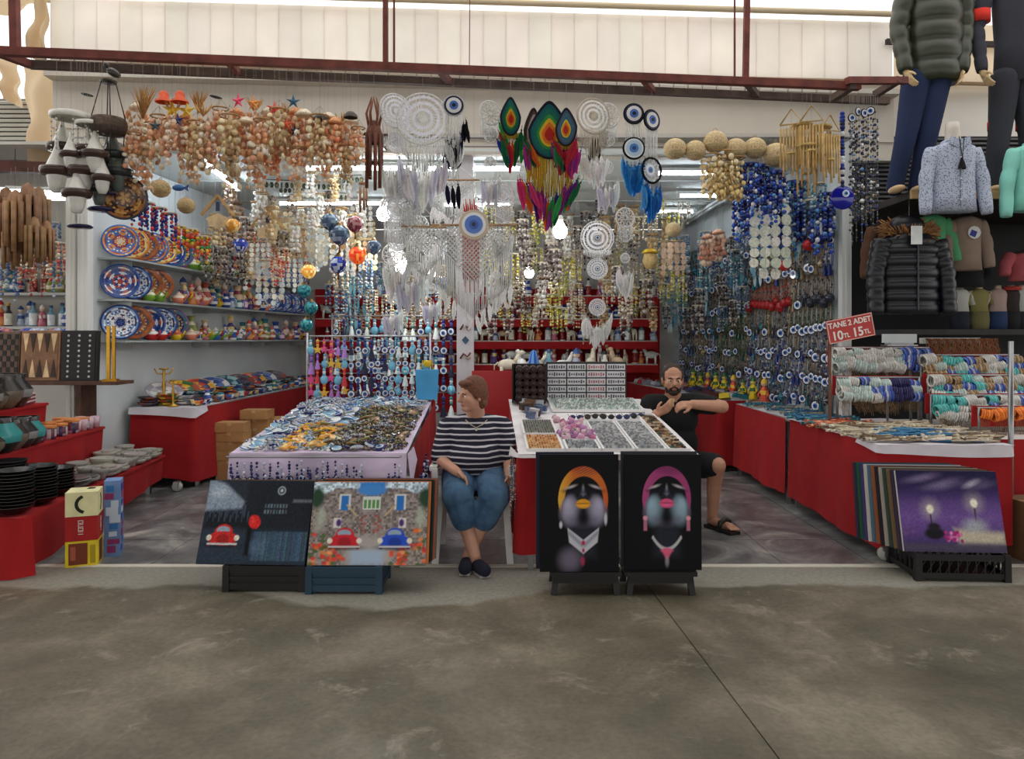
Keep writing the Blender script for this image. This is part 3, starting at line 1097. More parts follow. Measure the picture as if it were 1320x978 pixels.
def village():
    A = Art(1.4, 168, 120, C(140, 130, 124))
    A.rect(C(196, 214, 230), 0, .86, 1, 1, .02)
    A.poly(C(138, 128, 124), [(.10, .35), (.90, .35), (.90, .84), (.80, .92), (.20, .92), (.10, .84)], .01)
    A.noise(.55, 3)
    A.rect(C(60, 130, 206), .40, .88, .62, 1.0, .02)
    A.el(C(70, 140, 214), .51, .90, .17, .07, .02)
    for x in (.28, .76):
        A.rect(C(214, 214, 214), x - .05, .66, x + .05, .85, .006)
        A.rect(C(44, 118, 196), x - .032, .65, x + .032, .83, .006)
    A.rect(C(216, 220, 212), .435, .66, .59, .82, .006)
    for k in range(4):
        A.rect(C(92, 150, 84), .445 + k * .036, .675, .47 + k * .036, .78, .005)
    for s in (-1, 1):
        A.poly(C(196, 170, 128), [(.51 + s * .12 - .01, .58), (.51 + s * .12 + .01, .58), (.51 + s * .21 + .01, .72), (.51 + s * .21 - .01, .72)], .006)
        A.el(C(44, 70, 52), .51 + s * .47, .80, .085, .13, .03)
        A.el(C(186, 196, 180), .51 + s * .43, .55, .05, .12, .04, .7)
        for k in range(5):
            A.el(jit(C(170, 90, 80), .3), .51 + s * (.05 + .03 * (k % 2)), .40 + k * .045, .025, .02, .012, .8)
        A.rect(C(222, 216, 214), .51 + s * .28 - .035, .44, .51 + s * .28 + .03, .56, .006)
        A.el(C(80, 50, 120), .51 + s * .27, .50, .03, .045, .01)
    A.rect(C(176, 170, 166), .30, .02, .72, .34, .06, .9)
    A.rect(C(164, 190, 218), .36, .0, .64, .18, .05, .8)
    for k in range(90):
        s = A.rs.rand()
        x = A.rs.rand() * .30 if s < .5 else .70 + A.rs.rand() * .30
        y = A.rs.rand() * (.24 if .12 < x < .88 else .42)
        A.el(jit(pick([C(222, 74, 40), C(232, 110, 60), C(70, 104, 50), C(216, 60, 60), C(240, 150, 90)]), .2), x, y, .028, .022, .01, .9)
    car(A, .30, .28, 1.35, C(208, 40, 52), C(120, 24, 34))
    car(A, .73, .28, 1.35, C(44, 84, 200), C(24, 44, 120))
    return A


def purple_night():
    A = Art(1.3, 156, 120, C(50, 36, 92))
    g = np.clip(1 - np.abs(A.v - .42) / .4, 0, 1)
    A.mix(C(126, 92, 168), g * .8)
    A.mix(C(30, 24, 62), np.clip((A.v - .6) * 2.4, 0, .9))
    for k in range(9):
        A.el(C(150, 134, 176), .1 + A.rs.rand() * .85, .78 + A.rs.rand() * .15, .10, .025, .05, .4, .2)
    A.el(C(200, 196, 214), .74, .84, .09, .03, .03, .6, .4)
    for k in range(60):
        A.el(jit(C(120, 84, 140), .4), A.rs.rand(), .18 + A.rs.rand() * .25, .02, .02, .02, .5)
    for x, y in ((.30, .52), (.74, .60)):
        A.el(C(216, 206, 196), x, y, .10, .10, .10, .4)
        A.rect(C(70, 54, 60), x - .008, .26, x + .008, y, .006)
        A.el(C(250, 244, 224), x, y, .045, .055, .015)
    A.poly(C(206, 196, 170), [(.55, .10), (1, .10), (1, .24), (.52, .28)], .05, .9)
    A.el(C(196, 206, 206), .72, .32, .14, .08, .06, .6)
    A.rect(C(84, 76, 92), 0, 0, 1, .10, .05, .8)
    A.el(C(20, 18, 28), .32, .22, .13, .07, .02)
    A.el(C(30, 26, 36), .32, .30, .08, .05, .02)
    for k in range(22):
        A.el(jit(pick([C(206, 60, 150), C(236, 130, 190), C(170, 40, 120)]), .2), .42 + A.rs.rand() * .16, .12 + A.rs.rand() * .12, .022, .022, .01)
    return A.noise(.15, 2)


def canvas_mesh(w_, h_, edge):
    m = MB().box((0, .011, 0), (w_, .02, h_), edge)
    return m.mesh('picture_canvas', 'print')


def put_canvas(label, p_bl, ang, w_, h_, edge, art=None, rz=0.0, group=None):
    """p_bl: middle of the lower front edge; ang: lean back"""
    o = ob('picture_canvas', canvas_mesh(w_, h_, edge), None)
    M = Matrix.Translation(p_bl) @ Matrix.Rotation(rz, 4, 'Z') @ Matrix.Rotation(-ang, 4, 'X') @ Matrix.Translation((0, 0, h_ / 2))
    o.matrix_world = M
    tag(o, label, 'canvas picture', group)
    if art is not None:
        ob('print', art.mesh(w_ - .001, h_ - .001), o, (0, -.0005, 0))
    return o


def crate(label, x, y, w_, d_, h_, col, rz=0.0, solid=False):
    t = thing('plastic_crate', label, 'crate', (x, y, 0), (0, 0, rz))
    ob('base', MB().box((0, 0, .02), (w_ - .02, d_ - .02, .012), col).mesh('base', 'plastic'), t)
    m = MB()
    for zz in (.035, h_ - .02):
        for s in (-1, 1):
            m.box((0, s * d_ / 2, zz), (w_, .018, .035), col).box((s * w_ / 2, 0, zz), (.018, d_, .035), col)
    ob('rim', m.mesh('rim', 'plastic'), t)
    for sx in (-1, 1):
        for sy in (-1, 1):
            ob('corner_post', MB().box((sx * (w_ / 2 - .004), sy * (d_ / 2 - .004), h_ / 2), (.04, .04, h_), col, taper=.9).mesh('corner_post', 'plastic'), t)
    n_ = int(w_ / .05)
    for s in (-1, 1):
        if solid:
            m = MB().box((0, s * (d_ / 2 - .004), h_ / 2), (w_ - .04, .008, h_ - .02), col)
            m.box((0, s * (d_ / 2 + .004), h_ * .55), (w_ - .04, .012, .014), col)
        else:
            m = MB()
            for k in range(n_):
                x0 = -w_ / 2 + (k + .5) * w_ / n_
                m.box((x0, s * d_ / 2, h_ / 2), (.008, .008, h_ - .03), col)
                m.beam((x0 - w_ / n_ / 2, s * d_ / 2, .04), (x0 + w_ / n_ / 2, s * d_ / 2, h_ - .03), .006, .006, col)
        ob('grille', m.mesh('grille', 'plastic'), t)
        m = MB()
        for k in range(6):
            y0 = -d_ / 2 + (k + .5) * d_ / 6
            m.box((s * w_ / 2, y0, h_ / 2), (.008, .02, h_ - .03), col)
        ob('grille', m.mesh('grille', 'plastic'), t)
    return t


BLK = C(22, 22, 25)
crate('black plastic crate under the rainy street picture', xz(343, 4.4), 4.52, .46, .30, .155, BLK, solid=True)
crate('teal blue plastic crate under the village picture', xz(446, 4.38), 4.48, .42, .30, .16, C(32, 62, 82), solid=True)
crate('black lattice crate under the purple night pictures', xz(1222, 4.72), 4.74, .54, .38, .165, BLK, rz=-.06)

edge_pal = [C(60, 50, 70), C(120, 96, 70), C(54, 70, 60), C(170, 160, 150), C(40, 36, 44), C(150, 90, 60), C(80, 110, 130), C(200, 196, 188), C(70, 60, 110), C(40, 90, 70)]
b = at(322, 734, 4.375); b.z = .157
put_canvas('dark rainy street picture with red car and red umbrella', b, .40, .66, .5, C(26, 26, 32), noir(), -.05)
for k in range(3):
    put_canvas('canvas stacked behind the rainy street picture, only its edge showing', b + Vector((.012 * k, .03 + .027 * k, .001)), .40, .66, .49, pick(edge_pal), None, -.05, 'canvases behind the street picture')
b = at(472, 726, 4.345); b.z = .162
put_canvas('village square picture with one red and one blue car', b, .36, .70, .49, C(120, 110, 104), village(), 0)
for k in range(5):
    put_canvas('canvas stacked behind the village picture, only its edge showing', b + Vector((.012 + .009 * k, .028 + .025 * k, .004)), .36, .70, .485, [C(216, 130, 70), C(30, 26, 28), C(40, 60, 50), C(170, 90, 70), C(110, 100, 90)][k], None, 0, 'canvases behind the village picture')
b = at(1232, 712, 4.595); b.z = .168
put_canvas('purple night picture with two glowing street lamps and flowers', b, .26, .62, .50, C(206, 200, 196), purple_night(), -.07)
for k in range(11):
    put_canvas('canvas stacked behind the purple night picture, edge and top showing', b + Vector((-.014 * (k + 1), .027 * (k + 1), .001)), .26 - .012 * k, .62, .50, edge_pal[k % 10], None, -.07, 'canvases behind the purple picture')
b = at(747, 738, 4.30); b.z = .139
put_canvas('dark portrait of a woman in a gold turban with gold lips', b, .03, .462, .68, C(18, 18, 26), portrait(True), .02)
put_canvas('dark canvas leaning behind the gold turban portrait', b + Vector((-.022, .028, .01)), .03, .462, .68, C(44, 44, 60), None, .02)
b = at(855, 735, 4.33); b.z = .139
put_canvas('dark portrait of a woman in a pink turban with pink lips', b, .03, .452, .675, C(20, 20, 28), portrait(False), -.01)
put_canvas('dark canvas leaning behind the pink turban portrait', b + Vector((-.016, .028, .014)), .03, .452, .675, C(60, 60, 66), None, -.01)
for px, lab in ((754, 'low black stool under the gold turban portrait'), (850, 'low black stool under the pink turban portrait')):
    t = thing('low_stool', lab, 'stool', (xz(px, 4.35), 4.44, 0))
    ob('seat', MB().box((0, 0, .125), (.42, .3, .025), BLK).box((0, -.13, .095), (.38, .015, .05), BLK).box((0, .13, .095), (.38, .015, .05), BLK).mesh('seat', 'plastic'), t)
    for sx in (-1, 1):
        for sy in (-1, 1):
            ob('leg', MB().beam((sx * .185, sy * .125, 0), (sx * .17, sy * .115, .12), .035, .035, BLK).mesh('leg', 'plastic'), t)
# ------------------------------------------------------------------ kinds of hanging goods
def string_of(shapes):
    return shapes


SH = [C(244, 216, 184), C(236, 188, 150), C(248, 232, 206), C(226, 164, 126), C(252, 240, 222), C(206, 166, 130), C(238, 172, 122)]
SH_TAN = [C(222, 196, 150), C(206, 176, 126), C(236, 220, 180), C(186, 150, 104)]
SH_DK = [C(150, 110, 84), C(110, 84, 70), C(196, 160, 130), C(216, 190, 170)]
SH_GOLD = [C(226, 196, 130), C(240, 216, 160), C(206, 168, 100), C(248, 232, 190)]
SH_WHITE = [C(236, 234, 224), C(222, 218, 206), C(246, 246, 240)]


def shell_strand(pal, n, ln, r0, r1, flat=.45):
    m = MB().tube([(0, 0, 0), (0, 0, -ln)], .0015, C(190, 175, 150), 3, caps=False)
    for k in range(n):
        z = -ln * (k + 1) / n
        r = U(r0, r1)
        m.ball((U(-.012, .012), U(-.012, .012), z), (r, r * flat, r * U(.75, 1.05)), jit(pick(pal), .12), 6, 4, rot=(U(-.4, .4), 0, U(0, 6)))
    return m.mesh('shell_strand', 'shell')


def shell_chime(pal, ns=7, ln=.34, R_=.07, n=6, r0=.02, r1=.034, top='basket', flat=.45):
    p = Proto('shell_chime')
    cap = MB()
    if top == 'basket':
        cap.lathe([(.0, .045), (.03, .04), (R_ * .8, .012), (R_, 0), (R_ * .85, -.012), (0, -.01)][::-1], pick(pal), 10)
    elif top == 'bundle':
        for k in range(16):
            a = U(0, 6.28)
            cap.tube([(0, 0, -.01), (.05 * math.cos(a), .05 * math.sin(a), .05), (.075 * math.cos(a), .075 * math.sin(a), .10)], [.006, .008, .002], jit(C(206, 160, 96), .2), 4)
    else:
        cap.ring((0, 0, 0), R_, .007, C(176, 140, 92), 'Z', 12, 4)
        for k in range(3):
            a = k * 2.1
            cap.tube([(R_ * math.cos(a), R_ * math.sin(a), 0), (0, 0, .08)], .002, C(180, 165, 140), 3)
    p.part('hanger', cap.mesh('hanger', 'straw'))
    meshes = [shell_strand(pal, n, ln * U(.75, 1.1), r0, r1, flat) for _ in range(3)]
    for k in range(ns):
        a = 2 * PI * k / ns
        rr = R_ * (.95 if k % 3 else .4)
        p.part('shell_strand', meshes[k % 3], (rr * math.cos(a), rr * math.sin(a), 0), (0, 0, a))
    return p


feather_pts = [(0, 0), (.012, -.02), (.02, -.07), (.017, -.12), (.006, -.165), (0, -.17), (-.006, -.165), (-.017, -.12), (-.02, -.07), (-.012, -.02)]


def feather_mesh():
    m = MB()
    n = len(feather_pts)
    for a, b, q in ((0, 5, 1), (5, 10, -1)):
        pass
    vs = [(x, .006 * math.cos(x * 80) + .01 * (z / .17) ** 2, z) for x, z in feather_pts]
    m.add(vs, [tuple(range(n))], (1, 1, 1))
    vs2 = [(x * .9, y + .004, z) for x, y, z in vs]
    m.add(vs2, [tuple(reversed(range(n)))], (1, 1, 1))
    m.tube([(0, -.002, .03), (0, -.001, -.15)], .0018, (.8, .8, .8), 3)
    m.ball((0, 0, 0), .007, (.8, .75, .7), 5, 4)
    return m.mesh('feather', 'feather')


FEATHER = feather_mesh()


def eye_disc(m, c, r, y0=0.0, pal=None, n=18):
    pal = pal or [C(20, 24, 60), C(236, 236, 236), C(74, 120, 200), C(14, 16, 30)]
    for k, f in enumerate((1.0, .80, .46, .20)):
        m.disc((c[0], c[1] - .003 * k + y0, c[2]), r * f, pal[k], 'Y', n, .006)
    return m


def web_mesh(R_, col, rings=3, n=12, r=.0042, sx=1.0):
    m = MB()
    pts = lambda q, off: [(R_ * q * sx * math.cos(2 * PI * (k + off) / n), 0, R_ * q * math.sin(2 * PI * (k + off) / n)) for k in range(n)]
    layers = [pts(1.0, 0)]
    for i in range(rings):
        q = 1 - (i + 1) / (rings + .6)
        layers.append(pts(q, .5 * ((i + 1) % 2)))
    for i in range(len(layers) - 1):
        A_, B_ = layers[i], layers[i + 1]
        for k in range(n):
            j = k if i % 2 == 0 else (k - 1) % n
            m.tube([A_[k], B_[k]], r, col, 3, caps=False)
            m.tube([A_[(k + (1 if i % 2 == 0 else -1)) % n], B_[k]], r, col, 3, caps=False)
    m.ring((0, 0, 0), R_ * .22, r * 1.5, col, 'Y', 12, 4, sx)
    return m.mesh('web', 'yarn')


def doily_mesh(R_, pal, n=30, sx=1.0):
    m = MB()
    qs = [1.0, .9, .8, .68, .55, .42, .3, .16]
    for k in range(len(qs) - 1):
        if k % 2 == 0:
            # an open lace row: spokes
            for j in range(n):
                a = 2 * PI * j / n
                m.tube([(R_ * qs[k] * sx * math.cos(a), 0, R_ * qs[k] * math.sin(a)), (R_ * qs[k + 1] * sx * math.cos(a + .1), 0, R_ * qs[k + 1] * math.sin(a + .1))], .003, pal[k % len(pal)], 3, caps=False)
        else:
            vs, fs = [], []
            for q in (qs[k], qs[k + 1]):
                for j in range(n):
                    a = 2 * PI * j / n
                    vs.append((R_ * q * sx * math.cos(a), -.002, R_ * q * math.sin(a)))
            for j in range(n):
                fs.append((j, (j + 1) % n, n + (j + 1) % n, n + j))
            m.add(vs, fs, pal[k % len(pal)])
    m.disc((0, 0, 0), R_ * .16, pal[0], 'Y', 12, .006)
    return m.mesh('web', 'yarn')


def fringe_mesh(w_, ln, n, col, shape='flat', r=.003, knots=False):
    m = MB()
    for k in range(n):
        t = (k + .5) / n * 2 - 1
        x = t * w_ / 2
        l = ln * (1 - abs(t) * .55) if shape == 'V' else ln * U(.9, 1.05)
        m.tube([(x, 0, 0), (x + U(-.004, .004), U(-.004, .004), -l * .5), (x + U(-.008, .008), 0, -l)], r, jit(col, .06), 3)
    return m.mesh('fringe', 'yarn')


def dreamcatcher(R_, hoop, web, pal, feathers, fcols, fr=None, eye=None, drops=0, hoop_r=.006, sx=1.0, spread=1.0, foff=0.0):
    """hangs with its top at z = 0"""
    p = Proto('dreamcatcher')
    zc = -R_
    p.part('hoop', MB().ring((0, 0, 0), R_, hoop_r, hoop, 'Y', 26, 5, sx).mesh('hoop', 'yarn'), (0, 0, zc))
    if web:
        p.part('web', web_mesh(R_, pal[0], sx=sx) if web == 'net' else doily_mesh(R_, pal, sx=sx), (0, 0, zc))
    if eye:
        p.part('eye', eye_disc(MB(), (0, 0, 0), eye).mesh('eye', 'plastic'), (0, -.006, zc))
    zb = -2 * R_
    if fr:
        p.part('fringe', fringe_mesh(R_ * 1.7 * sx, fr, max(6, int(R_ * 150)), pal[0], 'V' if R_ > .12 else 'flat', .0042), (0, 0, zb + R_ * .25))
    for d in range(drops):
        q = R_ * (.62 - .12 * d)
        zz = zb - R_ * .25 - q * (1 + 1.9 * d)
        k = p.part('hoop', MB().ring((0, 0, 0), q, hoop_r * .8, hoop, 'Y', 20, 4, sx).mesh('hoop', 'yarn'), (0, 0, zz))
        p.part('web', web_mesh(q, pal[0], 2, 10, sx=sx) if web == 'net' else doily_mesh(q, pal, 20, sx=sx), (0, 0, 0), under=k)
        if eye:
            p.part('eye', eye_disc(MB(), (0, 0, 0), eye * .8).mesh('eye', 'plastic'), (0, -.006, 0), under=k)
        zb = zz - q
    for k in range(feathers):
        t = (k + .5) / feathers * 2 - 1
        p.part('feather', FEATHER, (t * R_ * .95 * sx * spread, U(-.015, .01), zb + R_ * .2 * (1 - t * t) * -1 + abs(t) * R_ * .55 - U(0, .09) - (fr or 0) * .7 - foff), (U(-.15, .15), U(-.12, .12) + t * .2, U(-.6, .6)), U(.9, 1.25), col=jit(pick(fcols), .08))
    return p


WH = C(247, 247, 246)
LV = C(232, 232, 242)


def drop_outline(w_, h_, n=24):
    pts = []
    for k in range(n):
        a = 2 * PI * k / n
        x = math.sin(a)
        z = -math.cos(a)
        f = 1 if z < 0 else (1 - .55 * z ** 1.1)
        pts.append((x * w_ / 2 * f, z * h_ / 2 + (h_ * .0)))
    return pts


def peacock(w_, h_, feathers, fr, pal, fcols):
    p = Proto('dreamcatcher')
    zc = -h_ / 2
    fr_ = [1.0, .93, .80, .62, .50, .38, .24]
    m = MB()
    for k, q in enumerate(fr_):
        pts = [(x * q, z * q - h_ * .10 * (1 - q)) for x, z in drop_outline(w_, h_)]
        if k == 0:
            p.part('hoop', MB().tube([(a, 0, b) for a, b in pts], .009, pal[0], 5, closed=True).mesh('hoop', 'yarn'), (0, 0, zc))
        m.plate_poly(pts, .004, pal[k], (0, -.0025 * k, 0))
    p.part('web', m.mesh('web', 'yarn'), (0, 0, zc))
    if fr:
        p.part('fringe', fringe_mesh(w_ * 1.15, fr, 36, C(214, 186, 60), 'flat', .005), (0, .004, -h_ * .92))
    for k in range(feathers):
        t = (k + .5) / feathers * 2 - 1
        p.part('feather', FEATHER, (t * w_ * .8, U(-.03, .01), -h_ * .9 - fr * (1 - .5 * abs(t)) - U(-.02, .05)), (0, U(-.2, .2) + t * .35, U(-.6, .6)), U(1.0, 1.4), col=jit(pick(fcols), .1))
    for s in (-1, 1):
        for k in range(max(2, feathers // 5)):
            p.part('feather', FEATHER, (s * w_ * U(.48, .66), U(-.03, .01), -h_ * U(.65, 1.0)), (0, s * U(.1, .6), U(-.6, .6)), U(.9, 1.3), col=jit(pick(fcols), .1))
    return p


def straw_ball(r=.1):
    prof = []
    n = 13
    for i in range(n + 1):
        a = -PI / 2 + PI * i / n
        prof.append((max(0, r * math.cos(a) * (1.03 if i % 2 else .97)), r * math.sin(a) * .92))
    prof[0] = (0, prof[0][1])
    prof[-1] = (0, prof[-1][1])
    p = Proto('straw_ball', MB().lathe(prof, C(196, 174, 134), 16, cols=[jit(C(196, 174, 134), .12) for _ in range(n)]).mesh('straw_ball', 'straw'))
    p.part('loop', MB().ring((0, 0, r * .95), .02, .003, C(180, 150, 100), 'Y', 8, 3).mesh('loop', 'straw'))
    return p


def tube_chime(n=7, ln=.34, r=.011, R_=.07, col=C(206, 168, 104), name='bamboo_chime', part='bamboo_tube', top='disc'):
    p = Proto(name)
    t = MB()
    if top == 'disc':
        t.lathe([(0, .02), (R_ * 1.2, .02), (R_ * 1.2, 0), (0, 0)][::-1], jit(col, .2), 10)
    elif top == 'tri':
        t.tube([(-R_ * 1.5, 0, 0), (0, 0, .13), (R_ * 1.5, 0, 0), (-R_ * 1.5, 0, 0)], .008, col, 5)
    else:
        t.lathe([(.05, -.1), (.06, -.02), (.04, .05), (.0, .08)], jit(col, .1), 8)
    p.part('hanger', t.mesh('hanger', 'wood'))
    me = [MB().tube([(0, 0, -.03), (0, 0, -.03 - ln * q)], r, jit(col, .15), 7).tube([(0, 0, 0), (0, 0, -.04)], .0015, C(160, 150, 130), 3).mesh(part, 'wood') for q in (.8, .9, 1.0)]
    for k in range(n):
        a = 2 * PI * k / n
        if top == 'tri':
            p.part(part, me[(k * 2) % 3], (lerp(-R_ * 1.4, R_ * 1.4, k / max(1, n - 1)), 0, 0))
        else:
            p.part(part, me[k % 3], (R_ * math.cos(a), R_ * math.sin(a), 0))
    p.part('clapper', MB().disc((0, 0, -ln * .6), .035, jit(col, .2), 'Z', 10, .012).tube([(0, 0, 0), (0, 0, -ln * 1.1)], .0015, C(160, 150, 130), 3).mesh('clapper', 'wood'))
    return p


def bead_strand_mesh(n, ln, pal, r0=.010, r1=.016, name='bead_strand', material='glassy', end=None, thin=True):
    m = MB().tube([(0, 0, 0), (0, 0, -ln)], .0012, C(120, 120, 120), 3, caps=False)
    for k in range(n):
        r = U(r0, r1)
        m.ball((0, 0, -ln * (k + .5) / n), (r, r, r * U(.8, 1.2)), jit(pick(pal), .1), 5, 4)
    if end == 'eye':
        eye_disc(m, (0, 0, -ln - .02), .026, n=10)
    elif end == 'feather':
        m.add([(x * .8, 0, z * .8 - ln) for x, z in feather_pts], [tuple(range(len(feather_pts)))], pick(pal))
    return m.mesh(name, material)


BLUES = [C(24, 40, 130), C(40, 80, 190), C(230, 234, 240), C(20, 30, 90), C(90, 150, 220)]


def bead_chime(pal, ns=8, ln=.4, R_=.08, n=9, r0=.011, r1=.018, end=None, capc=C(200, 190, 170)):
    p = Proto('bead_chime')
    p.part('hanger', MB().lathe([(0, -.008), (R_ * 1.1, -.008), (R_ * 1.1, .008), (0, .012)], capc, 12).mesh('hanger', 'wood'))
    me = [bead_strand_mesh(n, ln * q, pal, r0, r1, end=end) for q in (.7, .85, 1.0)]
    for k in range(ns):
        a = 2 * PI * k / ns
        p.part('bead_strand', me[k % 3], (R_ * math.cos(a), R_ * math.sin(a), 0))
    return p


def disc_chime(pal, cols=5, rows=6, r=.03, w_=.22, step=.062):
    p = Proto('disc_chime')
    p.part('hanger', MB().tube([(-w_ / 2, 0, 0), (w_ / 2, 0, 0)], .007, C(190, 160, 110), 6).tube([(-w_ / 2, 0, 0), (0, 0, .07), (w_ / 2, 0, 0)], .0015, C(170, 160, 140), 3).mesh('hanger', 'wood'))
    for k in range(cols):
        m = MB().tube([(0, 0, 0), (0, 0, -step * rows)], .0012, C(180, 170, 150), 3, caps=False)
        for j in range(rows - (abs(k - cols // 2) % 2)):
            m.disc((U(-.004, .004), U(-.01, .01), -step * (j + .8)), r * U(.9, 1.1), jit(pick(pal), .06), 'Y', 9, .004)
        p.part('disc_strand', m.mesh('disc_strand', 'shell'), (lerp(-w_ / 2, w_ / 2, k / max(1, cols - 1)), 0, 0), (0, 0, U(-.5, .5)))
    return p


def glass_lantern(pal, lit=False, r=.085):
    p = Proto('glass_lantern')
    prof = [(.012, -r * 1.1), (r * .4, -r), (r * .7, -r * .76), (r * .95, -r * .35), (r, 0), (r * .95, r * .3), (r * .8, r * .55), (r * .5, r * .8)]
    p.part('globe', MB().lathe(prof, pal[0], 20, sector=lambda k, i: jit(pick(pal), .15)).mesh('globe', 'lit_glass' if lit else 'glassy'))
    p.part('cap', MB().lathe([(r * .52, r * .78), (r * .35, r * 1.0), (.012, r * 1.3), (0, r * 1.32)], C(126, 100, 60), 12).mesh('cap', 'metal'))
    p.part('tassel', MB().lathe([(0, -r * 1.9), (.012, -r * 1.8), (.006, -r * 1.3), (.014, -r * 1.1)], C(126, 100, 60), 8).mesh('tassel', 'metal'))
    return p


def bell_lantern(capc=C(70, 50, 42)):
    """white glazed pottery lantern with a dark band, hung on a chain"""
    p = Proto('pottery_lantern')
    p.part('neck', MB().lathe([(.062, 0), (.05, .03), (.026, .085), (.012, .13), (.010, .17), (0, .172)], C(226, 224, 216), 14).mesh('neck', 'ceramic'))
    p.part('band', MB().lathe([(.05, -.05), (.082, -.045), (.094, -.02), (.09, 0), (.06, .006)], capc, 16).mesh('band', 'ceramic'))
    p.part('cup', MB().lathe([(0, -.15), (.028, -.148), (.045, -.11), (.055, -.05)], C(232, 230, 224), 14).mesh('cup', 'ceramic'))
    return p


def starfish_mesh(r=.06):
    m = MB()
    pts = []
    for k in range(10):
        a = 2 * PI * k / 10 + PI / 2
        q = r if k % 2 == 0 else r * .34
        pts.append((q * math.cos(a), q * math.sin(a)))
    vs = [(x, 0, z) for x, z in pts] + [(0, -.018, 0), (0, .012, 0)]
    fs = [(k, (k + 1) % 10, 10) for k in range(10)] + [((k + 1) % 10, k, 11) for k in range(10)]
    return m.add(vs, fs, (1, 1, 1)).mesh('starfish', 'shell')


STAR = starfish_mesh()


def support(Y):
    return RZ if Y < 6.4 else 3.27


def hang(p, px, py, Y, label, cat, sc=1.0, group=None, rz=None, col=None):
    if px > 118:            # keep clear of the stall's side walls
        while Y > 6.9 and (xz(px, Y) > RW(Y) - .16 or xz(px, Y) < LW(Y) + .16):
            Y -= .05
    if Y < 6.3 and px > -1:
        Y = min(max(Y, railF(px) + .02), railB(px))
    elif Y < 7.16:
        Y = 6.5 if Y < 6.66 else 6.8 if Y < 7.0 else 7.2
    q = at(px, py, Y)
    top = support(Y)
    return p.put(q, label, cat, (0, 0, U(-.5, .5) if rz is None else rz), sc, group, col, string=max(.02, top - q.z + .012))


def rj(px, a=-.2, b=.0):
    return railB(px) + U(a, b)


# ------------------------------------------------------------------ the front row, hung from the lattice
# pottery lanterns
bell = bell_lantern()
GP = 'white pottery lanterns on the frame'
for px, py, s in ((80, 186, 1.1), (73, 216, 1.15), (107, 216, 1.15), (122, 195, 1.0), (99, 245, 1.05), (91, 196, .8), (132, 226, .85), (113, 188, .75)):
    hang(bell, px, py, rj(px, -.22, .02), 'white pottery lantern with dark brown band hanging near the white hoop', 'lantern', s, GP)
gbell = bell_lantern(C(52, 58, 60))
gbell.parts[0] = (*gbell.parts[0][:6], C(128, 136, 134), True)
gbell.parts[2] = (*gbell.parts[2][:6], C(116, 128, 126), True)
for px, py, s in ((146, 196, 1.05), (152, 218, 1.1), (128, 240, .9), (137, 205, .8)):
    hang(gbell, px, py, rj(px, -.1, .05), 'grey green pottery lantern under the round basket tier', 'lantern', s, 'grey pottery lanterns on the frame')
hp = Proto('hanging_hoop')
m = MB().lathe([(.12, -.02), (.135, -.015), (.135, .015), (.12, .02), (0, .022)], C(236, 234, 226), 20)
hp.part('disc', m.mesh('disc', 'ceramic'))
for k in range(7):
    a = 2 * PI * k / 7
    hp.part('bead_strand', bead_strand_mesh(8, .26, [C(230, 228, 220), C(200, 200, 194)], .006, .010), (.12 * math.cos(a), .12 * math.sin(a), 0))
hang(hp, 92, 150, rj(92), 'white disc chime with thin white strands beside pottery lanterns', 'wind chime', 1.0)
hang(hp, 116, 160, rj(116), 'smaller white disc chime tucked behind the round basket tier', 'wind chime', .7)
tb = Proto('tiered_basket')
tb.part('bird', MB().ball((.03, 0, .37), (.055, .03, .028), C(64, 60, 54), 8, 6, rot=(0, .5, 0)).ball((-.015, 0, .42), .02, C(70, 66, 58), 6, 5).mesh('bird', 'ceramic'))
tb.part('lid', MB().lathe([(0, .295), (.05, .295), (.055, .31), (0, .325)], C(66, 60, 54), 12).mesh('lid', 'ceramic'))
m = MB()
for k in range(4):
    a = k * PI / 2 + .4
    m.tube([(.045 * math.cos(a), .045 * math.sin(a), .3), (.105 * math.cos(a), .105 * math.sin(a), .05)], .004, C(70, 64, 58), 4)
    m.tube([(.1 * math.cos(a), .1 * math.sin(a), 0), (.085 * math.cos(a), .085 * math.sin(a), -.26)], .004, C(70, 64, 58), 4)
tb.part('chain', m.mesh('chain', 'metal'))
tb.part('basket', MB().lathe([(0, -.055), (.105, -.055), (.118, -.02), (.118, .03), (.105, .05), (.09, .05), (.09, -.03), (0, -.03)], C(80, 66, 56), 16, sector=lambda k, i: jit(C(86, 72, 62), .35)).mesh('basket', 'straw'))
hang(tb, 140, 162, rj(140, -.2, -.1), 'round dark basket tier hung under a small dark bird', 'hanging basket', 1.0, rz=.2)
for px, py in ((112, 122), (278, 125)):
    pm = Proto('dark_leaf_charm', MB().ball((0, 0, 0), (.05, .02, .011), C(52, 56, 52), 8, 5, rot=(0, .25, 0)).mesh('dark_leaf_charm', 'ceramic'))
    hang(pm, px, py, rj(px), 'small dark leaf charm hanging alone near the frame', 'charm', 1.0, 'dark leaf charms', rz=0)
nav = Proto('oval_eye_charm', MB().lathe([(0, -.016), (.08, -.012), (.094, 0), (.08, .012), (0, .016)], C(18, 24, 74), 18).mesh('oval_eye_charm', 'glassy'))
nav.part('pupil', MB().lathe([(0, -.001), (.012, 0), (0, .001)], C(190, 200, 220), 8).mesh('pupil', 'glassy'), (.02, -.07, .012))
for px, py, s, Yv, lab in ((103, 292, .9, 5.2, 'navy glass disc hanging lowest beside the white stall post'), (131, 270, 1.0, 5.3, 'navy glass disc overlapping the brown painted plate'), (141, 250, .55, 5.25, 'small navy glass disc above the larger navy discs')):
    hang(nav, px, py, rj(px, -.1, .0), lab, 'charm', s, rz=.3)
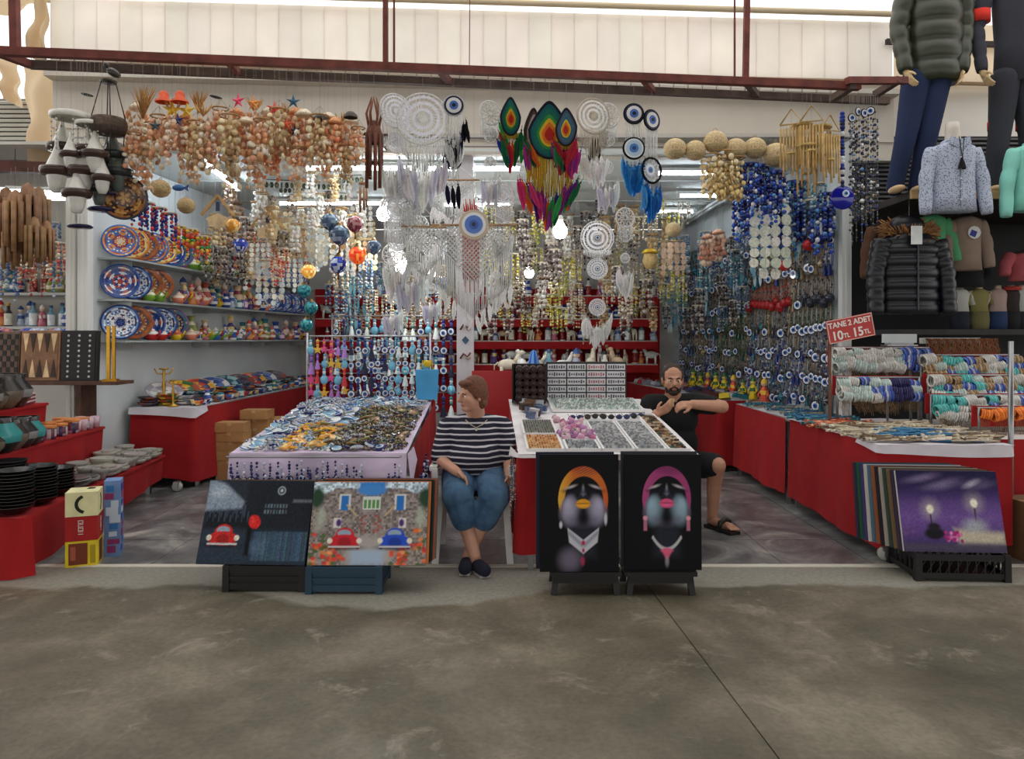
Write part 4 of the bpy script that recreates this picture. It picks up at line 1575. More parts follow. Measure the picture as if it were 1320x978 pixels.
# hanging brown painted plate
def plate_mesh(r, pal, n=40, name='plate', rim=None):
    inner = [1 - .085 * k for k in range(12)]
    prof = [(0, -.004), (r * .55, -.004), (r * .62, .004), (r, .022)] + [(r * q * .985, .03 - .018 * min(1, (1 - q) / .38) if q > .6 else .012 - .008 * min(1, (.6 - q) / .1)) for q in inner[:-1]] + [(0, .004)]
    n = 40
    ringc = [RND.randrange(len(pal)) for _ in range(16)]

    def sec(k, i):
        if i < 3:
            return C(226, 224, 218)
        if i == 3 or i == 4:
            return rim or jit(pal[0], .08)
        p_ = abs(k % 8 - 4)
        return jit(pal[(ringc[i % 16] + (1 if p_ > (i % 3) + 1 else 0) + (2 if i % 4 == 0 and k % 2 else 0)) % len(pal)], .16)
    return MB().lathe(prof, pal[0], n, axis='Y', sector=sec).mesh(name, 'ceramic')


pp = Proto('painted_plate', plate_mesh(.16, [C(170, 110, 60), C(60, 44, 40), C(206, 160, 90), C(120, 70, 44)], rim=C(40, 40, 60)))
hang(pp, 160, 255, 5.45, 'large brown mandala plate hanging by the navy discs', 'plate', 1.0, rz=.3)

# the shell row
CH = [shell_chime(SH, 8, .36, .075, 6), shell_chime(SH, 7, .30, .06, 6, .018, .030, 'ring'), shell_chime(SH, 9, .42, .09, 7, .022, .036, 'bundle'),
      shell_chime(SH_TAN, 8, .34, .07, 6, .02, .03, 'ring'), shell_chime([C(240, 170, 120), C(226, 130, 90), C(244, 210, 170)], 8, .32, .07, 6)]
GS = 'shell wind chimes under the front frame'
row = [(178, 140, 0, 1.0), (196, 160, 3, .9), (172, 172, 1, .9), (186, 190, 0, .9), (205, 150, 1, 1.0), (222, 146, 2, .8), (240, 152, 4, .85), (254, 158, 3, 1.0), (245, 178, 0, .95), (262, 148, 2, .85),
       (272, 165, 0, .9), (284, 140, 1, 1.0), (296, 150, 3, 1.05), (305, 146, 4, .9), (317, 158, 0, 1.0), (328, 142, 2, .9), (338, 155, 1, 1.05), (347, 146, 0, 1.0), (360, 142, 3, 1.0), (370, 150, 2, .9),
       (382, 146, 4, 1.0), (392, 148, 0, 1.0), (402, 156, 1, .95), (412, 150, 3, 1.0), (423, 152, 0, .95), (432, 158, 4, .9), (442, 160, 2, .8), (452, 158, 0, .9), (462, 165, 1, .85), (300, 190, 3, .8), (330, 192, 0, .85), (352, 186, 4, .8), (384, 190, 1, .85), (418, 186, 0, .8), (446, 188, 3, .75)]
LS = ['cream and peach shell chime under a woven lid in the shell row', 'small shell chime on a wire ring in the shell row', 'long shell chime topped by a straw tuft in the shell row', 'tan shell chime on a ring in the shell row', 'orange tinted shell chime under a woven lid in the shell row']
for px, py, k, s in row:
    hang(CH[k], px, py, rj(px, -.25, .03), LS[k], 'wind chime', s * .92, GS)
wisp = Proto('straw_tuft')
m = MB()
for k in range(40):
    a, q = U(0, 6.28), U(0, 1)
    m.tube([(0, 0, -.05), (.05 * q * math.cos(a), .04 * q * math.sin(a), .05), (.11 * q * math.cos(a), .07 * q * math.sin(a), .14)], [.006, .004, .001], jit(C(196, 146, 84), .25), 3)
wisp.part('straw', m.mesh('straw', 'straw'))
hang(wisp, 184, 142, rj(184), 'bushy tuft of dry brown straw above the shell row', 'straw tuft', 1.1)
hang(wisp, 256, 138, rj(256), 'thin upright straw tuft between orange hats and pink starfish', 'straw tuft', .8)
hat = Proto('orange_hat_shell', MB().lathe([(.052, -.02), (.05, -.008), (.03, 0), (.03, .03), (.018, .05), (0, .054)], C(240, 92, 40), 14).mesh('orange_hat_shell', 'shell'))
for px in (211, 232):
    hang(hat, px, 128, rj(px, -.28, -.22), 'bright orange hat shaped ornament on top of a shell chime', 'ornament', 1.1, 'orange hats')
star = Proto('starfish', STAR)
for px, py, c, s, lab in ((307, 130, C(246, 80, 120), 1.0, 'hot pink starfish above the shell row'), (354, 140, C(240, 90, 90), 1.05, 'red starfish above the shell row'), (378, 131, C(40, 96, 128), .9, 'teal starfish above the shell row'), (327, 133, C(236, 150, 70), 1.0, 'orange starfish above the shell row'),
                          (229, 155, C(40, 60, 120), .95, 'dark blue starfish hung under the orange hats'), (200, 162, C(60, 84, 92), .8, 'grey teal starfish beside the orange hats'), (380, 168, C(44, 50, 70), .9, 'dark navy starfish in the middle of the shell row'), (222, 142, C(236, 190, 60), 1.2, 'yellow starfish under the first orange hat'), (241, 143, C(230, 190, 70), 1.2, 'yellow starfish under the second orange hat'), (369, 160, C(236, 100, 70), .9, 'coral starfish in the middle of the shell row')):
    hang(star, px, py, rj(px, -.32, -.24), lab, 'starfish', s, rz=U(-.3, .3), col=c)
dk = Proto('dark_dome_shell', MB().lathe([(.05, -.01), (.045, .01), (.025, .03), (0, .036)], C(70, 56, 50), 12).mesh('dark_dome_shell', 'shell'))
for px, py in ((452, 150), (413, 153)):
    hang(dk, px, py, rj(px, -.28, -.22), 'dark dome shell on top of a chime in the shell row', 'shell', 1.0, 'dark dome shells')
# driftwood chime
dw = tube_chime(9, .40, .013, .055, C(112, 62, 44), 'driftwood_chime', 'wood_tube', 'cone')
m = MB()
for k in range(6):
    a = k * 1.05
    m.tube([(.03 * math.cos(a), .03 * math.sin(a), 0), (.055 * math.cos(a), .055 * math.sin(a), .12), (.02 * math.cos(a + .5), .02 * math.sin(a + .5), .24)], [.012, .010, .004], jit(C(126, 76, 52), .2), 5)
m.tube([(-.1, 0, -.03), (.1, 0, -.03)], .012, C(90, 52, 40), 6)
dw.part('driftwood', m.mesh('driftwood', 'wood'))
hang(dw, 482, 168, rj(482, -.1, 0), 'brown driftwood wind chime with hanging wooden tubes', 'wind chime', 1.0, rz=.2)
dw2 = tube_chime(5, .24, .010, .035, C(150, 110, 80), 'wooden_chime', 'wood_tube', 'disc')
hang(dw2, 468, 238, 6.6, 'small wooden tube chime under the driftwood chime', 'wind chime', .9)

# white dreamcatchers
WP = [WH, LV]
whA = dreamcatcher(.165, WH, 'doily', WP, 22, [WH, LV], .22)
whB = dreamcatcher(.12, WH, 'doily', WP, 16, [WH], .16, drops=1)
whC = dreamcatcher(.10, WH, 'net', WP, 14, [WH, LV], .12, drops=2)
whD = dreamcatcher(.14, C(226, 214, 196), 'doily', [C(226, 216, 200), WH], 18, [WH], .26)
hang(whA, 545, 120, rj(545, -.1, 0), 'broad white lace dreamcatcher with long white fringe', 'dreamcatcher', 1.15, rz=.05)
hang(whB, 510, 121, rj(510, -.1, 0), 'tall narrow white dreamcatcher beside the broad lace one', 'dreamcatcher', 1.05, rz=.6)
hang(whC, 528, 235, 6.0, 'white net dreamcatcher with two smaller hoops above the bulbs', 'dreamcatcher', 1.1, rz=.1)
hang(whB, 512, 250, 6.1, 'pale white dreamcatcher trailing feathers beside the globe bulb', 'dreamcatcher', 1.0, rz=.4)
hang(whD, 765, 127, rj(765, -.1, 0), 'cream lace dreamcatcher with a dark feather cluster', 'dreamcatcher', .95, rz=.3)
hang(whC, 783, 133, rj(783, -.1, 0), 'slim white dreamcatcher with small hoops beside the cream one', 'dreamcatcher', .95, rz=.2)
hang(whC, 632, 130, rj(632, -.05, 0), 'small white dreamcatcher with tiny eyes beside the peacock drop', 'dreamcatcher', .9, rz=.5)
hang(whB, 648, 235, 6.2, 'soft white dreamcatcher behind the peacock feathers', 'dreamcatcher', .8, rz=.3)
whE = dreamcatcher(.18, WH, 'doily', WP, 24, [WH], .1, eye=.03, drops=2)
hang(whE, 770, 285, 6.7, 'large round white dreamcatcher with small eye at its centre', 'dreamcatcher', .85, rz=.05)
whF = dreamcatcher(.09, WH, 'net', WP, 18, [WH], .1, drops=2)
hang(whF, 806, 268, 6.6, 'narrow white feathered dreamcatcher next to the large round one', 'dreamcatcher', .95, rz=.2)
hang(whF, 640, 300, 6.6, 'narrow white dreamcatcher behind the macrame hanging', 'dreamcatcher', .8, rz=.2)
nvF = [C(24, 26, 66), C(20, 20, 40)]
evA = dreamcatcher(.075, C(226, 226, 226), None, WP, 14, nvF + [WH], .22, eye=.072)
hang(evA, 585, 123, rj(585, -.15, -.05), 'white dreamcatcher with navy feathers under a blue eye', 'dreamcatcher', 1.0, rz=.1)
evB = dreamcatcher(.075, C(30, 34, 60), 'net', WP, 3, nvF, .1, eye=.05)
hang(evB, 583, 195, rj(583, -.1, 0), 'dark ringed eye dreamcatcher above the white macrame', 'dreamcatcher', .9, rz=.1)
dkf = Proto('feather_bunch')
for k in range(7):
    dkf.part('feather', FEATHER, (U(-.03, .03), U(-.02, .02), U(-.04, .04)), (0, U(-.3, .3), U(-1, 1)), 1.0, col=C(26, 24, 30))
hang(dkf, 767, 180, 5.9, 'bunch of black feathers on the cream dreamcatcher', 'feathers', .9)
hang(dkf, 599, 160, 5.9, 'bunch of black feathers beside the navy feathered dreamcatcher', 'feathers', .8)
# blue evil eye catchers
BF = [C(40, 150, 226), C(90, 180, 236), C(30, 120, 206)]
evC = dreamcatcher(.075, C(16, 18, 28), None, WP, 16, BF, .2, eye=.073, drops=0, hoop_r=.008, foff=.16, spread=1.3)
k = evC.part('hoop', MB().ring((0, 0, 0), .08, .009, C(16, 18, 28), 'Y', 20, 5).mesh('hoop', 'yarn'), (0, 0, -.34))
evC.part('eye', eye_disc(MB(), (0, 0, 0), .076, pal=[C(230, 236, 240), C(190, 214, 236), C(70, 130, 200), C(20, 60, 130)]).mesh('eye', 'plastic'), (0, -.004, 0), under=k)
hang(evC, 817, 134, rj(817, -.12, -.05), 'two ringed blue eye dreamcatcher with sky blue feathers', 'dreamcatcher', 1.0, rz=.05)
evD = dreamcatcher(.075, C(16, 18, 28), None, WP, 20, BF, .34, eye=.073, hoop_r=.008, foff=.18, spread=1.35)
k = evD.part('hoop', MB().ring((0, 0, 0), .095, .010, C(16, 18, 28), 'Y', 20, 5).mesh('hoop', 'yarn'), (0, 0, -.46))
evD.part('eye', eye_disc(MB(), (0, 0, 0), .05, pal=[C(190, 206, 226), C(226, 230, 236), C(90, 130, 190), C(60, 90, 150)]).mesh('eye', 'plastic'), (-.02, -.004, 0), under=k)
evD.part('web', web_mesh(.095, WH, 2, 10), (0, 0, 0), under=k)
hang(evD, 840, 142, rj(840, -.12, -.05), 'tall blue eye dreamcatcher with long bright blue feathers', 'dreamcatcher', 1.0, rz=.55)
# peacock drops
PK = [C(40, 36, 44), C(24, 104, 112), C(28, 116, 96), C(60, 150, 70), C(232, 190, 50), C(228, 120, 36), C(188, 40, 30)]
MF = [C(220, 60, 130), C(120, 50, 150), C(40, 60, 160), C(230, 110, 40), C(60, 170, 90), C(190, 40, 60), C(24, 120, 70), C(170, 60, 160)]
hang(peacock(.30, .42, 30, .34, PK, MF), 708, 131, rj(708, -.2, -.12), 'large peacock drop dreamcatcher with yellow fringe and rainbow feathers', 'dreamcatcher', 1.0, rz=.05)
hang(peacock(.15, .28, 8, .05, PK, MF), 658, 126, rj(658, -.12, -.05), 'small peacock drop dreamcatcher with pink and purple feathers', 'dreamcatcher', 1.0, rz=.3)
hang(peacock(.15, .27, 8, .05, [C(40, 36, 44), C(70, 96, 120), C(80, 110, 130), C(44, 110, 140), C(232, 200, 60), C(226, 130, 40), C(190, 50, 36)], MF), 730, 140, rj(730, -.32, -.28), 'small grey blue peacock drop beside the large drop', 'dreamcatcher', 1.0, rz=-.3)
hang(peacock(.20, .36, 5, .04, [C(60, 44, 40), C(96, 80, 76), C(206, 196, 186), C(60, 52, 56), C(40, 70, 110), C(50, 46, 60), C(90, 60, 50)], MF), 688, 140, rj(688, -.08, 0), 'brown and black drop dreamcatcher behind the large peacock drop', 'dreamcatcher', 1.0, rz=.8)

# macrame hangings
def macrame(w_, h_, rows, cols, rod=True, red=False, net=.6):
    p = Proto('macrame_hanging')
    p.part('rod', MB().tube([(-w_ / 2 - .03, 0, .0), (w_ / 2 + .03, 0, 0)], .009, C(176, 140, 100), 7).tube([(-w_ / 2, 0, 0), (0, 0, .16), (w_ / 2, 0, 0)], .004, WH, 4).mesh('rod', 'wood'))
    m = MB()
    dx = w_ / cols
    for i in range(cols):
        for s in (-1, 1):
            pts = []
            x = -w_ / 2 + (i + .5) * dx
            z = 0
            n_ = rows
            pts.append((x, 0, 0))
            d = s
            for j in range(n_):
                x2 = x + d * dx
                if abs(x2) > w_ / 2:
                    d = -d
                    x2 = x + d * dx
                x = x2
                z -= h_ * net / rows
                lim = h_ * net * (1.05 - .75 * abs(x) / (w_ / 2))
                if -z > lim:
                    break
                pts.append((x, .003 * s, z))
            if len(pts) > 1:
                m.tube(pts, .0062, jit(WH, .03), 3)
    p.part('net', m.mesh('net', 'yarn'))
    f = MB()
    for i in range(cols * 2):
        x = -w_ / 2 + (i + .5) * dx / 2
        e = 1 - abs(x) / (w_ / 2)
        z0 = -h_ * net * (.28 + .72 * e)
        z1 = -h_ * (.62 + .38 * e)
        f.tube([(x, 0, z0), (x + U(-.006, .006), U(-.006, .006), (z0 + z1) / 2), (x, 0, z1)], .0055, jit(WH, .04), 3)
    p.part('fringe', f.mesh('fringe', 'yarn'))
    for k in range(cols):
        x = lerp(-w_ / 2, w_ / 2, (k + .5) / cols)
        e = 1 - abs(x) / (w_ / 2)
        p.part('feather', FEATHER, (x, 0, -h_ * (.60 + .38 * e)), (0, U(-.4, .4), U(-.5, .5)), U(.7, 1.0), col=jit(WH, .04))
    return p


big = macrame(.60, .72, 12, 18)
big.part('eye', eye_disc(MB(), (0, 0, 0), .115, pal=[C(206, 186, 160), C(236, 238, 240), C(92, 128, 206), C(20, 30, 80)], n=26).disc((0, -.006, 0), .093, C(238, 240, 242), 'Y', 26, .006).disc((0, -.012, 0), .07, C(86, 124, 204), 'Y', 24, .006).disc((0, -.016, 0), .035, C(52, 92, 180), 'Y', 20, .006).disc((0, -.02, 0), .015, C(16, 22, 50), 'Y', 14, .006).mesh('eye', 'plastic'), (0, -.02, 0))
m = MB()
for k in range(7):
    m.tube([(-.07 + k * .016, -.008, .10), (-.08 + k * .016, -.008, .16 + .04 * (k % 2))], [.008, .003], C(226, 84, 60), 5)
for k in range(12):
    m.tube([(-.085 + k * .011, .006, .05), (-.085 + k * .011, .006, -.42 - .05 * (k % 3))], .005, C(222, 96, 84), 3)
big.part('red_cord', m.mesh('red_cord', 'yarn'))
q = at(611, 290, 5.75)
for ring_ in (1,):
    hang(big, 611, 290, 5.62, 'large white macrame hanging with big blue eye and red cords', 'macrame', .98, rz=0)
hang(macrame(.40, .36, 8, 12), 585, 232, 6.55, 'white V shaped macrame hanging above the large eye macrame', 'macrame', 1.0, rz=0)
hang(macrame(.30, .42, 7, 9), 546, 292, 6.2, 'small white macrame hanging with feather tips by the bulbs', 'macrame', .9, rz=.1)

# straw balls
sb = straw_ball(.1)
for px, py, s in ((870, 192, 1.0), (896, 194, .95), (922, 183, 1.05), (948, 192, 1.0), (973, 191, 1.0), (1000, 200, 1.15), (868, 296, .8)):
    hang(sb, px, py, 6.5 if py < 250 else 7.4, 'round woven straw ball in the row beneath the fascia' if py < 250 else 'single low straw ball hanging in front of the tube lamp', 'straw ball', s, 'straw balls' if py < 250 else None)
sb2 = straw_ball(.1)
for px, py, s in ((240, 265, .8), (207, 243, .9)):
    hang(sb2, px, py, 6.9, 'brown straw ball hanging before the grey blue wall', 'straw ball', s, 'straw balls by the wall', col=(.75, .68, .6))
# golden shells and bead chimes, bamboo, bead strand
gold = shell_chime(SH_GOLD, 9, .34, .085, 6, .022, .032, 'ring', .35)
for px, py, s in ((916, 200, .9), (934, 196, 1.0), (948, 204, .95), (926, 206, .9), (941, 212, .8)):
    hang(gold, px, py, 6.3 + U(-.1, .1) * 0 + U(.15, .35), 'golden shell chime under the straw balls', 'wind chime', s, 'golden shell chimes')
bw = bead_chime(BLUES, 9, .40, .08, 8, .016, .024, capc=C(50, 60, 120))
for px, py, s in ((966, 212, .9), (984, 214, 1.0), (1000, 222, .95), (975, 232, .8), (992, 240, .85)):
    hang(bw, px, py, 6.45 + U(0, .3), 'blue and white bead chime next to the golden shells', 'wind chime', s, 'blue bead chimes')
bam = tube_chime(8, .40, .008, .06, C(206, 172, 110), 'bamboo_chime', 'bamboo_tube', 'tri')
bam2 = tube_chime(9, .36, .008, .075, C(196, 160, 100), 'bamboo_chime', 'bamboo_tube', 'disc')
for px, py, k in ((1020, 160, 0), (1034, 164, 1), (1046, 156, 0), (1058, 166, 1), (1070, 168, 0), (1040, 190, 1)):
    hang((bam, bam2)[k], px, py, rj(px, -.2, .0) + .0, 'thin golden bamboo chime in the cluster near the blue eye strand', 'wind chime', .95, 'bamboo chimes near the eye strand')
es = Proto('eye_bead_strand')
es.part('bead_strand', bead_strand_mesh(22, .60, [C(20, 34, 120), C(30, 60, 170), C(226, 230, 240), C(14, 20, 70)], .016, .026))
es.part('eye', MB().lathe([(0, -.012), (.085, -.008), (.095, 0), (.085, .008), (0, .012)], C(22, 26, 150), 22, axis='Y').disc((.02, -.016, .03), .028, C(220, 228, 240), 'Y', 14, .006).disc((.02, -.02, .03), .015, C(90, 150, 220), 'Y', 12, .006).disc((.02, -.024, .03), .007, C(14, 16, 40), 'Y', 10, .006).mesh('eye', 'glassy'), (0, 0, -.68))
hang(es, 1086, 144, rj(1086, -.1, -.05), 'blue bead strand ending in a big cobalt glass eye', 'bead strand', 1.0, rz=0)
neck = []
for q in range(4):
    neck.append(bead_strand_mesh(16, .85, [[C(120, 112, 96), C(70, 76, 96), C(170, 160, 140), C(40, 44, 70)], BLUES + [C(90, 90, 90)], [C(80, 90, 100), C(200, 196, 186), C(36, 40, 60)], [C(150, 120, 80), C(60, 60, 64), C(30, 40, 90)]][q], .006, .014, 'bead_necklace'))
for k in range(26):
    px = 1096 + (k % 13) * 2.9 + U(-1, 1)
    Y = 5.86 + (k // 13) * .08
    pr = Proto('bead_necklace', neck[k % 4])
    hang(pr, px, 140 + U(0, 14), Y, 'long dark bead necklace in the curtain beside the clothing stall', 'necklace', U(.9, 1.25), 'bead necklace curtain')
for px, py in ((1098, 152), (1106, 144), (1114, 146), (1122, 143)):
    pm = Proto('eye_charm', eye_disc(MB(), (0, 0, 0), .035).mesh('eye_charm', 'glassy'))
    hang(pm, px, py, 5.8, 'navy eye charm at the top of the necklace curtain', 'charm', 1.0, 'eye charms on the curtain', rz=U(-.8, .8))

# ------------------------------------------------------------------ goods hung inside from the ceiling
LANT = [glass_lantern([C(240, 90, 40), C(226, 60, 30), C(250, 140, 60)], True), glass_lantern([C(40, 80, 200), C(30, 50, 150), C(200, 210, 230)]), glass_lantern([C(240, 180, 70), C(230, 150, 50), C(250, 220, 150)], True), glass_lantern([C(90, 120, 150), C(60, 80, 110), C(150, 170, 190)]), glass_lantern([C(150, 70, 80), C(200, 150, 150), C(110, 50, 70)]), glass_lantern([C(30, 130, 140), C(20, 90, 110), C(60, 160, 170)])]
_st = RND.getstate()
LANT.append(glass_lantern([C(240, 180, 70), C(230, 150, 50), C(250, 220, 150)]))      # an unlit amber one
RND.setstate(_st)
for px, py, Y, k, s, lab in ((461, 328, 8.2, 0, 1.25, 'glowing orange glass lantern above the red shelf'), (436, 340, 8.3, 1, 1.2, 'royal blue glass lantern beside the orange one'), (398, 349, 8.1, 2, 1.0, 'amber glass lantern glowing at the end of the plate shelves'),
                             (425, 285, 8.6, 3, 1.2, 'grey blue glass lantern high beside the tube lamp'), (438, 302, 8.4, 3, 1.4, 'larger grey blue glass lantern above the royal blue one'), (458, 288, 8.8, 4, 1.2, 'rose glass lantern beside the grey blue ones'), (392, 374, 8.4, 5, .95, 'teal glass lantern below the amber one'),
                             (401, 396, 8.9, 5, .95, 'lower teal glass lantern beside the shelf end'), (395, 418, 8.5, 5, .9, 'lowest teal glass lantern beside the shelf end'), (300, 290, 8.0, 6, 1.0, 'amber glass lantern before the left wall'), (310, 315, 8.2, 1, 1.0, 'blue glass lantern before the left wall'), (482, 318, 8.5, 3, 1.0, 'pale grey glass lantern near the bright bulbs')):
    Y = 7.18 + .06 * (Y - 8)
    s *= .82
    p0 = at(px, py, Y)
    LANT[k].put(p0, lab, 'lantern', (0, 0, U(0, 3)), s, None, None, string=3.27 - p0.z)
OL = [C(66, 70, 52), C(52, 60, 48), C(90, 84, 60)]
mob = Proto('metal_mobile')
m = MB().tube([(-.12, 0, 0), (.12, 0, 0)], .005, C(60, 60, 50), 5)
mob.part('bar', m.mesh('bar', 'metal'))
for k in range(6):
    mob.part('leaf', MB().ball((0, 0, -.05), (.022, .008, .03), OL[k % 3], 6, 5).tube([(0, 0, 0), (0, 0, -.03)], .0012, C(90, 90, 80), 3).mesh('leaf', 'metal'), (-.12 + k * .048, 0, 0), (0, 0, U(-1, 1)))
for px, py in ((392, 222), (408, 234), (424, 222), (440, 236), (452, 226), (376, 240), (432, 248), (360, 232)):
    hang(mob, px, py, U(7.5, 8.8), 'dark green metal leaf mobile hanging before the tube lamps', 'mobile', U(.9, 1.2), 'metal leaf mobiles')
# shell chimes and small chimes filling the depth
tan = [shell_chime(SH_TAN, 7, .34, .06, 6, .02, .03, 'ring'), shell_chime(SH_WHITE, 7, .36, .06, 6, .02, .03, 'ring', .3), shell_chime(SH_DK, 7, .3, .06, 6, .016, .026)]
dcap = [disc_chime(SH_WHITE, 4, 6), disc_chime(SH_TAN, 5, 5), disc_chime([C(220, 214, 196), C(196, 206, 206)], 4, 7)]
bch = [bead_chime([C(190, 200, 210), C(140, 170, 200), C(90, 120, 160)], 7, .4, .07, 8), bead_chime([C(206, 186, 150), C(150, 120, 90), C(236, 226, 206)], 7, .38, .07, 8), bead_chime([C(120, 190, 210), C(70, 140, 170), C(220, 236, 240)], 7, .42, .07, 8, end='feather'),
       bead_chime([C(206, 80, 70), C(226, 150, 110), C(240, 220, 190)], 7, .36, .07, 8), bead_chime([C(216, 200, 70), C(150, 160, 70), C(240, 230, 170)], 7, .34, .07, 7), bead_chime([C(80, 60, 60), C(150, 140, 130), C(206, 196, 190)], 7, .4, .06, 9)]


def scatter(protos, labels, zone, n, Yr, cat, group, s=(.8, 1.1)):
    x0, y0, x1, y1 = zone
    # spread on a jittered grid so the field is even
    cols_ = max(1, int(round(math.sqrt(n * (x1 - x0) / max(1, (y1 - y0))))))
    rows_ = max(1, int(math.ceil(n / cols_)))
    c = 0
    for j in range(rows_):
        for i in range(cols_):
            if c >= n:
                return
            k = RND.randrange(len(protos))
            hang(protos[k], lerp(x0, x1, (i + U(.1, .9)) / cols_), lerp(y0, y1, (j + U(.1, .9)) / rows_), U(*Yr), labels[k] if isinstance(labels, list) else labels, cat, U(*s), group)
            c += 1


scatter(tan, ['tan shell chime hanging inside below the shell row', 'white shell chime hanging inside below the shell row', 'dark brown shell chime hanging inside below the shell row'], (290, 215, 470, 300), 26, (7.3, 9.5), 'wind chime', 'shell chimes inside')
scatter(dcap, ['white disc chime among the glass lanterns', 'tan disc chime among the glass lanterns', 'pale grey disc chime among the glass lanterns'], (330, 260, 480, 340), 20, (7.6, 9.5), 'wind chime', 'disc chimes among lanterns')
scatter([bch[0], bch[2], bch[1]], ['grey blue bead chime behind the white dreamcatchers', 'aqua bead chime with feather tips behind the white dreamcatchers', 'brown bead chime behind the white dreamcatchers'], (420, 330, 575, 410), 26, (7.6, 9.6), 'wind chime', 'bead chimes in the middle')
scatter([bch[1], bch[5], tan[1], bch[4]], ['brown bead chime behind the macrame and bulb', 'black and grey bead chime behind the macrame and bulb', 'white shell chime behind the macrame and bulb', 'yellow green bead chime behind the macrame and bulb'], (625, 262, 760, 410), 56, (7.6, 10.2), 'wind chime', 'chimes around the low bulb')
scatter([bch[4], bch[5], bch[1], tan[0]], ['yellow green bead chime beneath the blue feathers', 'dark bead chime beneath the blue feathers', 'brown bead chime beneath the blue feathers', 'tan shell chime beneath the blue feathers'], (770, 250, 885, 400), 40, (7.8, 10.4), 'wind chime', 'chimes under the blue feathers')
scatter([bch[2], bch[0], bch[5]], ['aqua bead chime in front of the bead wall', 'grey blue bead chime in front of the bead wall', 'dark bead chime in front of the bead wall'], (850, 290, 960, 400), 30, (9.2, 11.2), 'wind chime', 'chimes before the bead wall')
scatter([whF, whC], ['narrow white feathered dreamcatcher deep inside near the bulbs', 'white net dreamcatcher deep inside near the bulbs'], (500, 230, 640, 330), 10, (7.2, 8.6), 'dreamcatcher', 'white dreamcatchers deep inside')
scatter([bch[2], bch[0], bw], ['aqua bead chime high before the bead wall', 'grey blue bead chime high before the bead wall', 'cobalt bead chime high before the bead wall'], (950, 225, 1070, 300), 20, (7.2, 8.0), 'wind chime', 'high chimes before the bead wall')
pink = shell_chime([C(236, 180, 150), C(226, 150, 120), C(246, 214, 190)], 8, .3, .08, 5, .03, .042)
for px, py in ((926, 300), (912, 306)):
    hang(pink, px, py, 8.6, 'peach shell chime with dark cap before the bead wall', 'wind chime', 1.0, 'peach chimes')
hang(disc_chime([C(240, 206, 176), C(226, 190, 160)], 4, 6, .034), 868, 310, 8.2, 'peach disc chime below the single straw ball', 'wind chime', 1.0)
cap = disc_chime([C(238, 240, 226), C(226, 232, 214), C(246, 246, 240)], 3, 7, .05, .2, .10)
for px, py, s in ((985, 262, .95), (1000, 258, 1.0)):
    hang(cap, px, py, 6.75, 'large pale green white disc chime in front of the bead wall', 'wind chime', s, 'large disc chimes', rz=.1)
yl = Proto('sunflower_chime')
yl.part('flower', MB().lathe([(0, 0), (.09, .0), (.06, .03), (0, .05)], C(236, 200, 40), 9, sector=lambda k, i: C(236, 200, 40) if k % 2 else C(210, 160, 30)).mesh('flower', 'plastic'))
yl.part('basket', MB().lathe([(0, -.16), (.05, -.15), (.075, -.08), (.06, -.01)], C(206, 176, 120), 12).mesh('basket', 'straw'))
hang(yl, 838, 326, 8.0, 'yellow flower lid over a small straw basket chime', 'wind chime', 1.1)
# triangular wooden house signs
hs = Proto('wooden_house_sign')
hs.part('roof', MB().beam((-.14, 0, -.02), (0, 0, .16), .03, .022, C(196, 156, 96)).beam((.14, 0, -.02), (0, 0, .16), .03, .022, C(196, 156, 96)).mesh('roof', 'wood'))
hs.part('board', MB().plate_poly([(-.08, -.10), (.08, -.10), (.09, -.02), (0, .02), (-.09, -.02)], .012, C(216, 192, 150), (0, 0, -.02)).mesh('board', 'wood'))
hs.part('ornament', MB().box((0, -.01, .06), (.03, .02, .08), C(50, 60, 100)).mesh('ornament', 'wood'))
for px, py, Y, lab in ((281, 275, 7.2, 'triangular wooden house ornament before the grey blue wall'), (345, 290, 7.4, 'triangular wooden house ornament among shell chimes')):
    hang(hs, px, py, Y, lab, 'ornament', 1.1, rz=.2)
fish = Proto('blue_fish_charm')
fish.part('body', MB().ball((0, 0, 0), (.055, .02, .03), C(40, 90, 150), 8, 6).mesh('body', 'glassy'))
fish.part('tail', MB().plate_poly([(.04, 0), (.09, .035), (.08, 0), (.09, -.035)], .008, C(30, 70, 130)).mesh('tail', 'glassy'))
hang(fish, 230, 242, 6.9, 'blue glass fish before the grey blue wall', 'charm', 1.0, rz=.2)
bs_ = bead_chime([C(30, 30, 130), C(60, 40, 120), C(226, 60, 60), C(30, 50, 160)], 8, .34, .07, 7, .012, .02)
for px, py in ((190, 262), (205, 268), (218, 275), (180, 250)):
    hang(bs_, px, py, 6.8, 'cobalt and red bead chime beside the brown mandala plate', 'wind chime', .9, 'cobalt and red chimes')
gr = bead_chime([C(60, 160, 80), C(230, 90, 50), C(240, 200, 60)], 7, .3, .06, 6, .014, .024)
for px, py in ((232, 292), (248, 296), (262, 305)):
    hang(gr, px, py, 7.0, 'green and orange bead chime above the painted plates', 'wind chime', .9, 'green and orange chimes')
scatter([tan[0], bch[5], dcap[0], bch[3]], ['tan shell chime above the painted bowls', 'dark bead chime above the painted bowls', 'white disc chime above the painted bowls', 'red bead chime above the painted bowls'], (262, 275, 400, 345), 26, (7.4, 9.6), 'wind chime', 'chimes above the painted bowls')
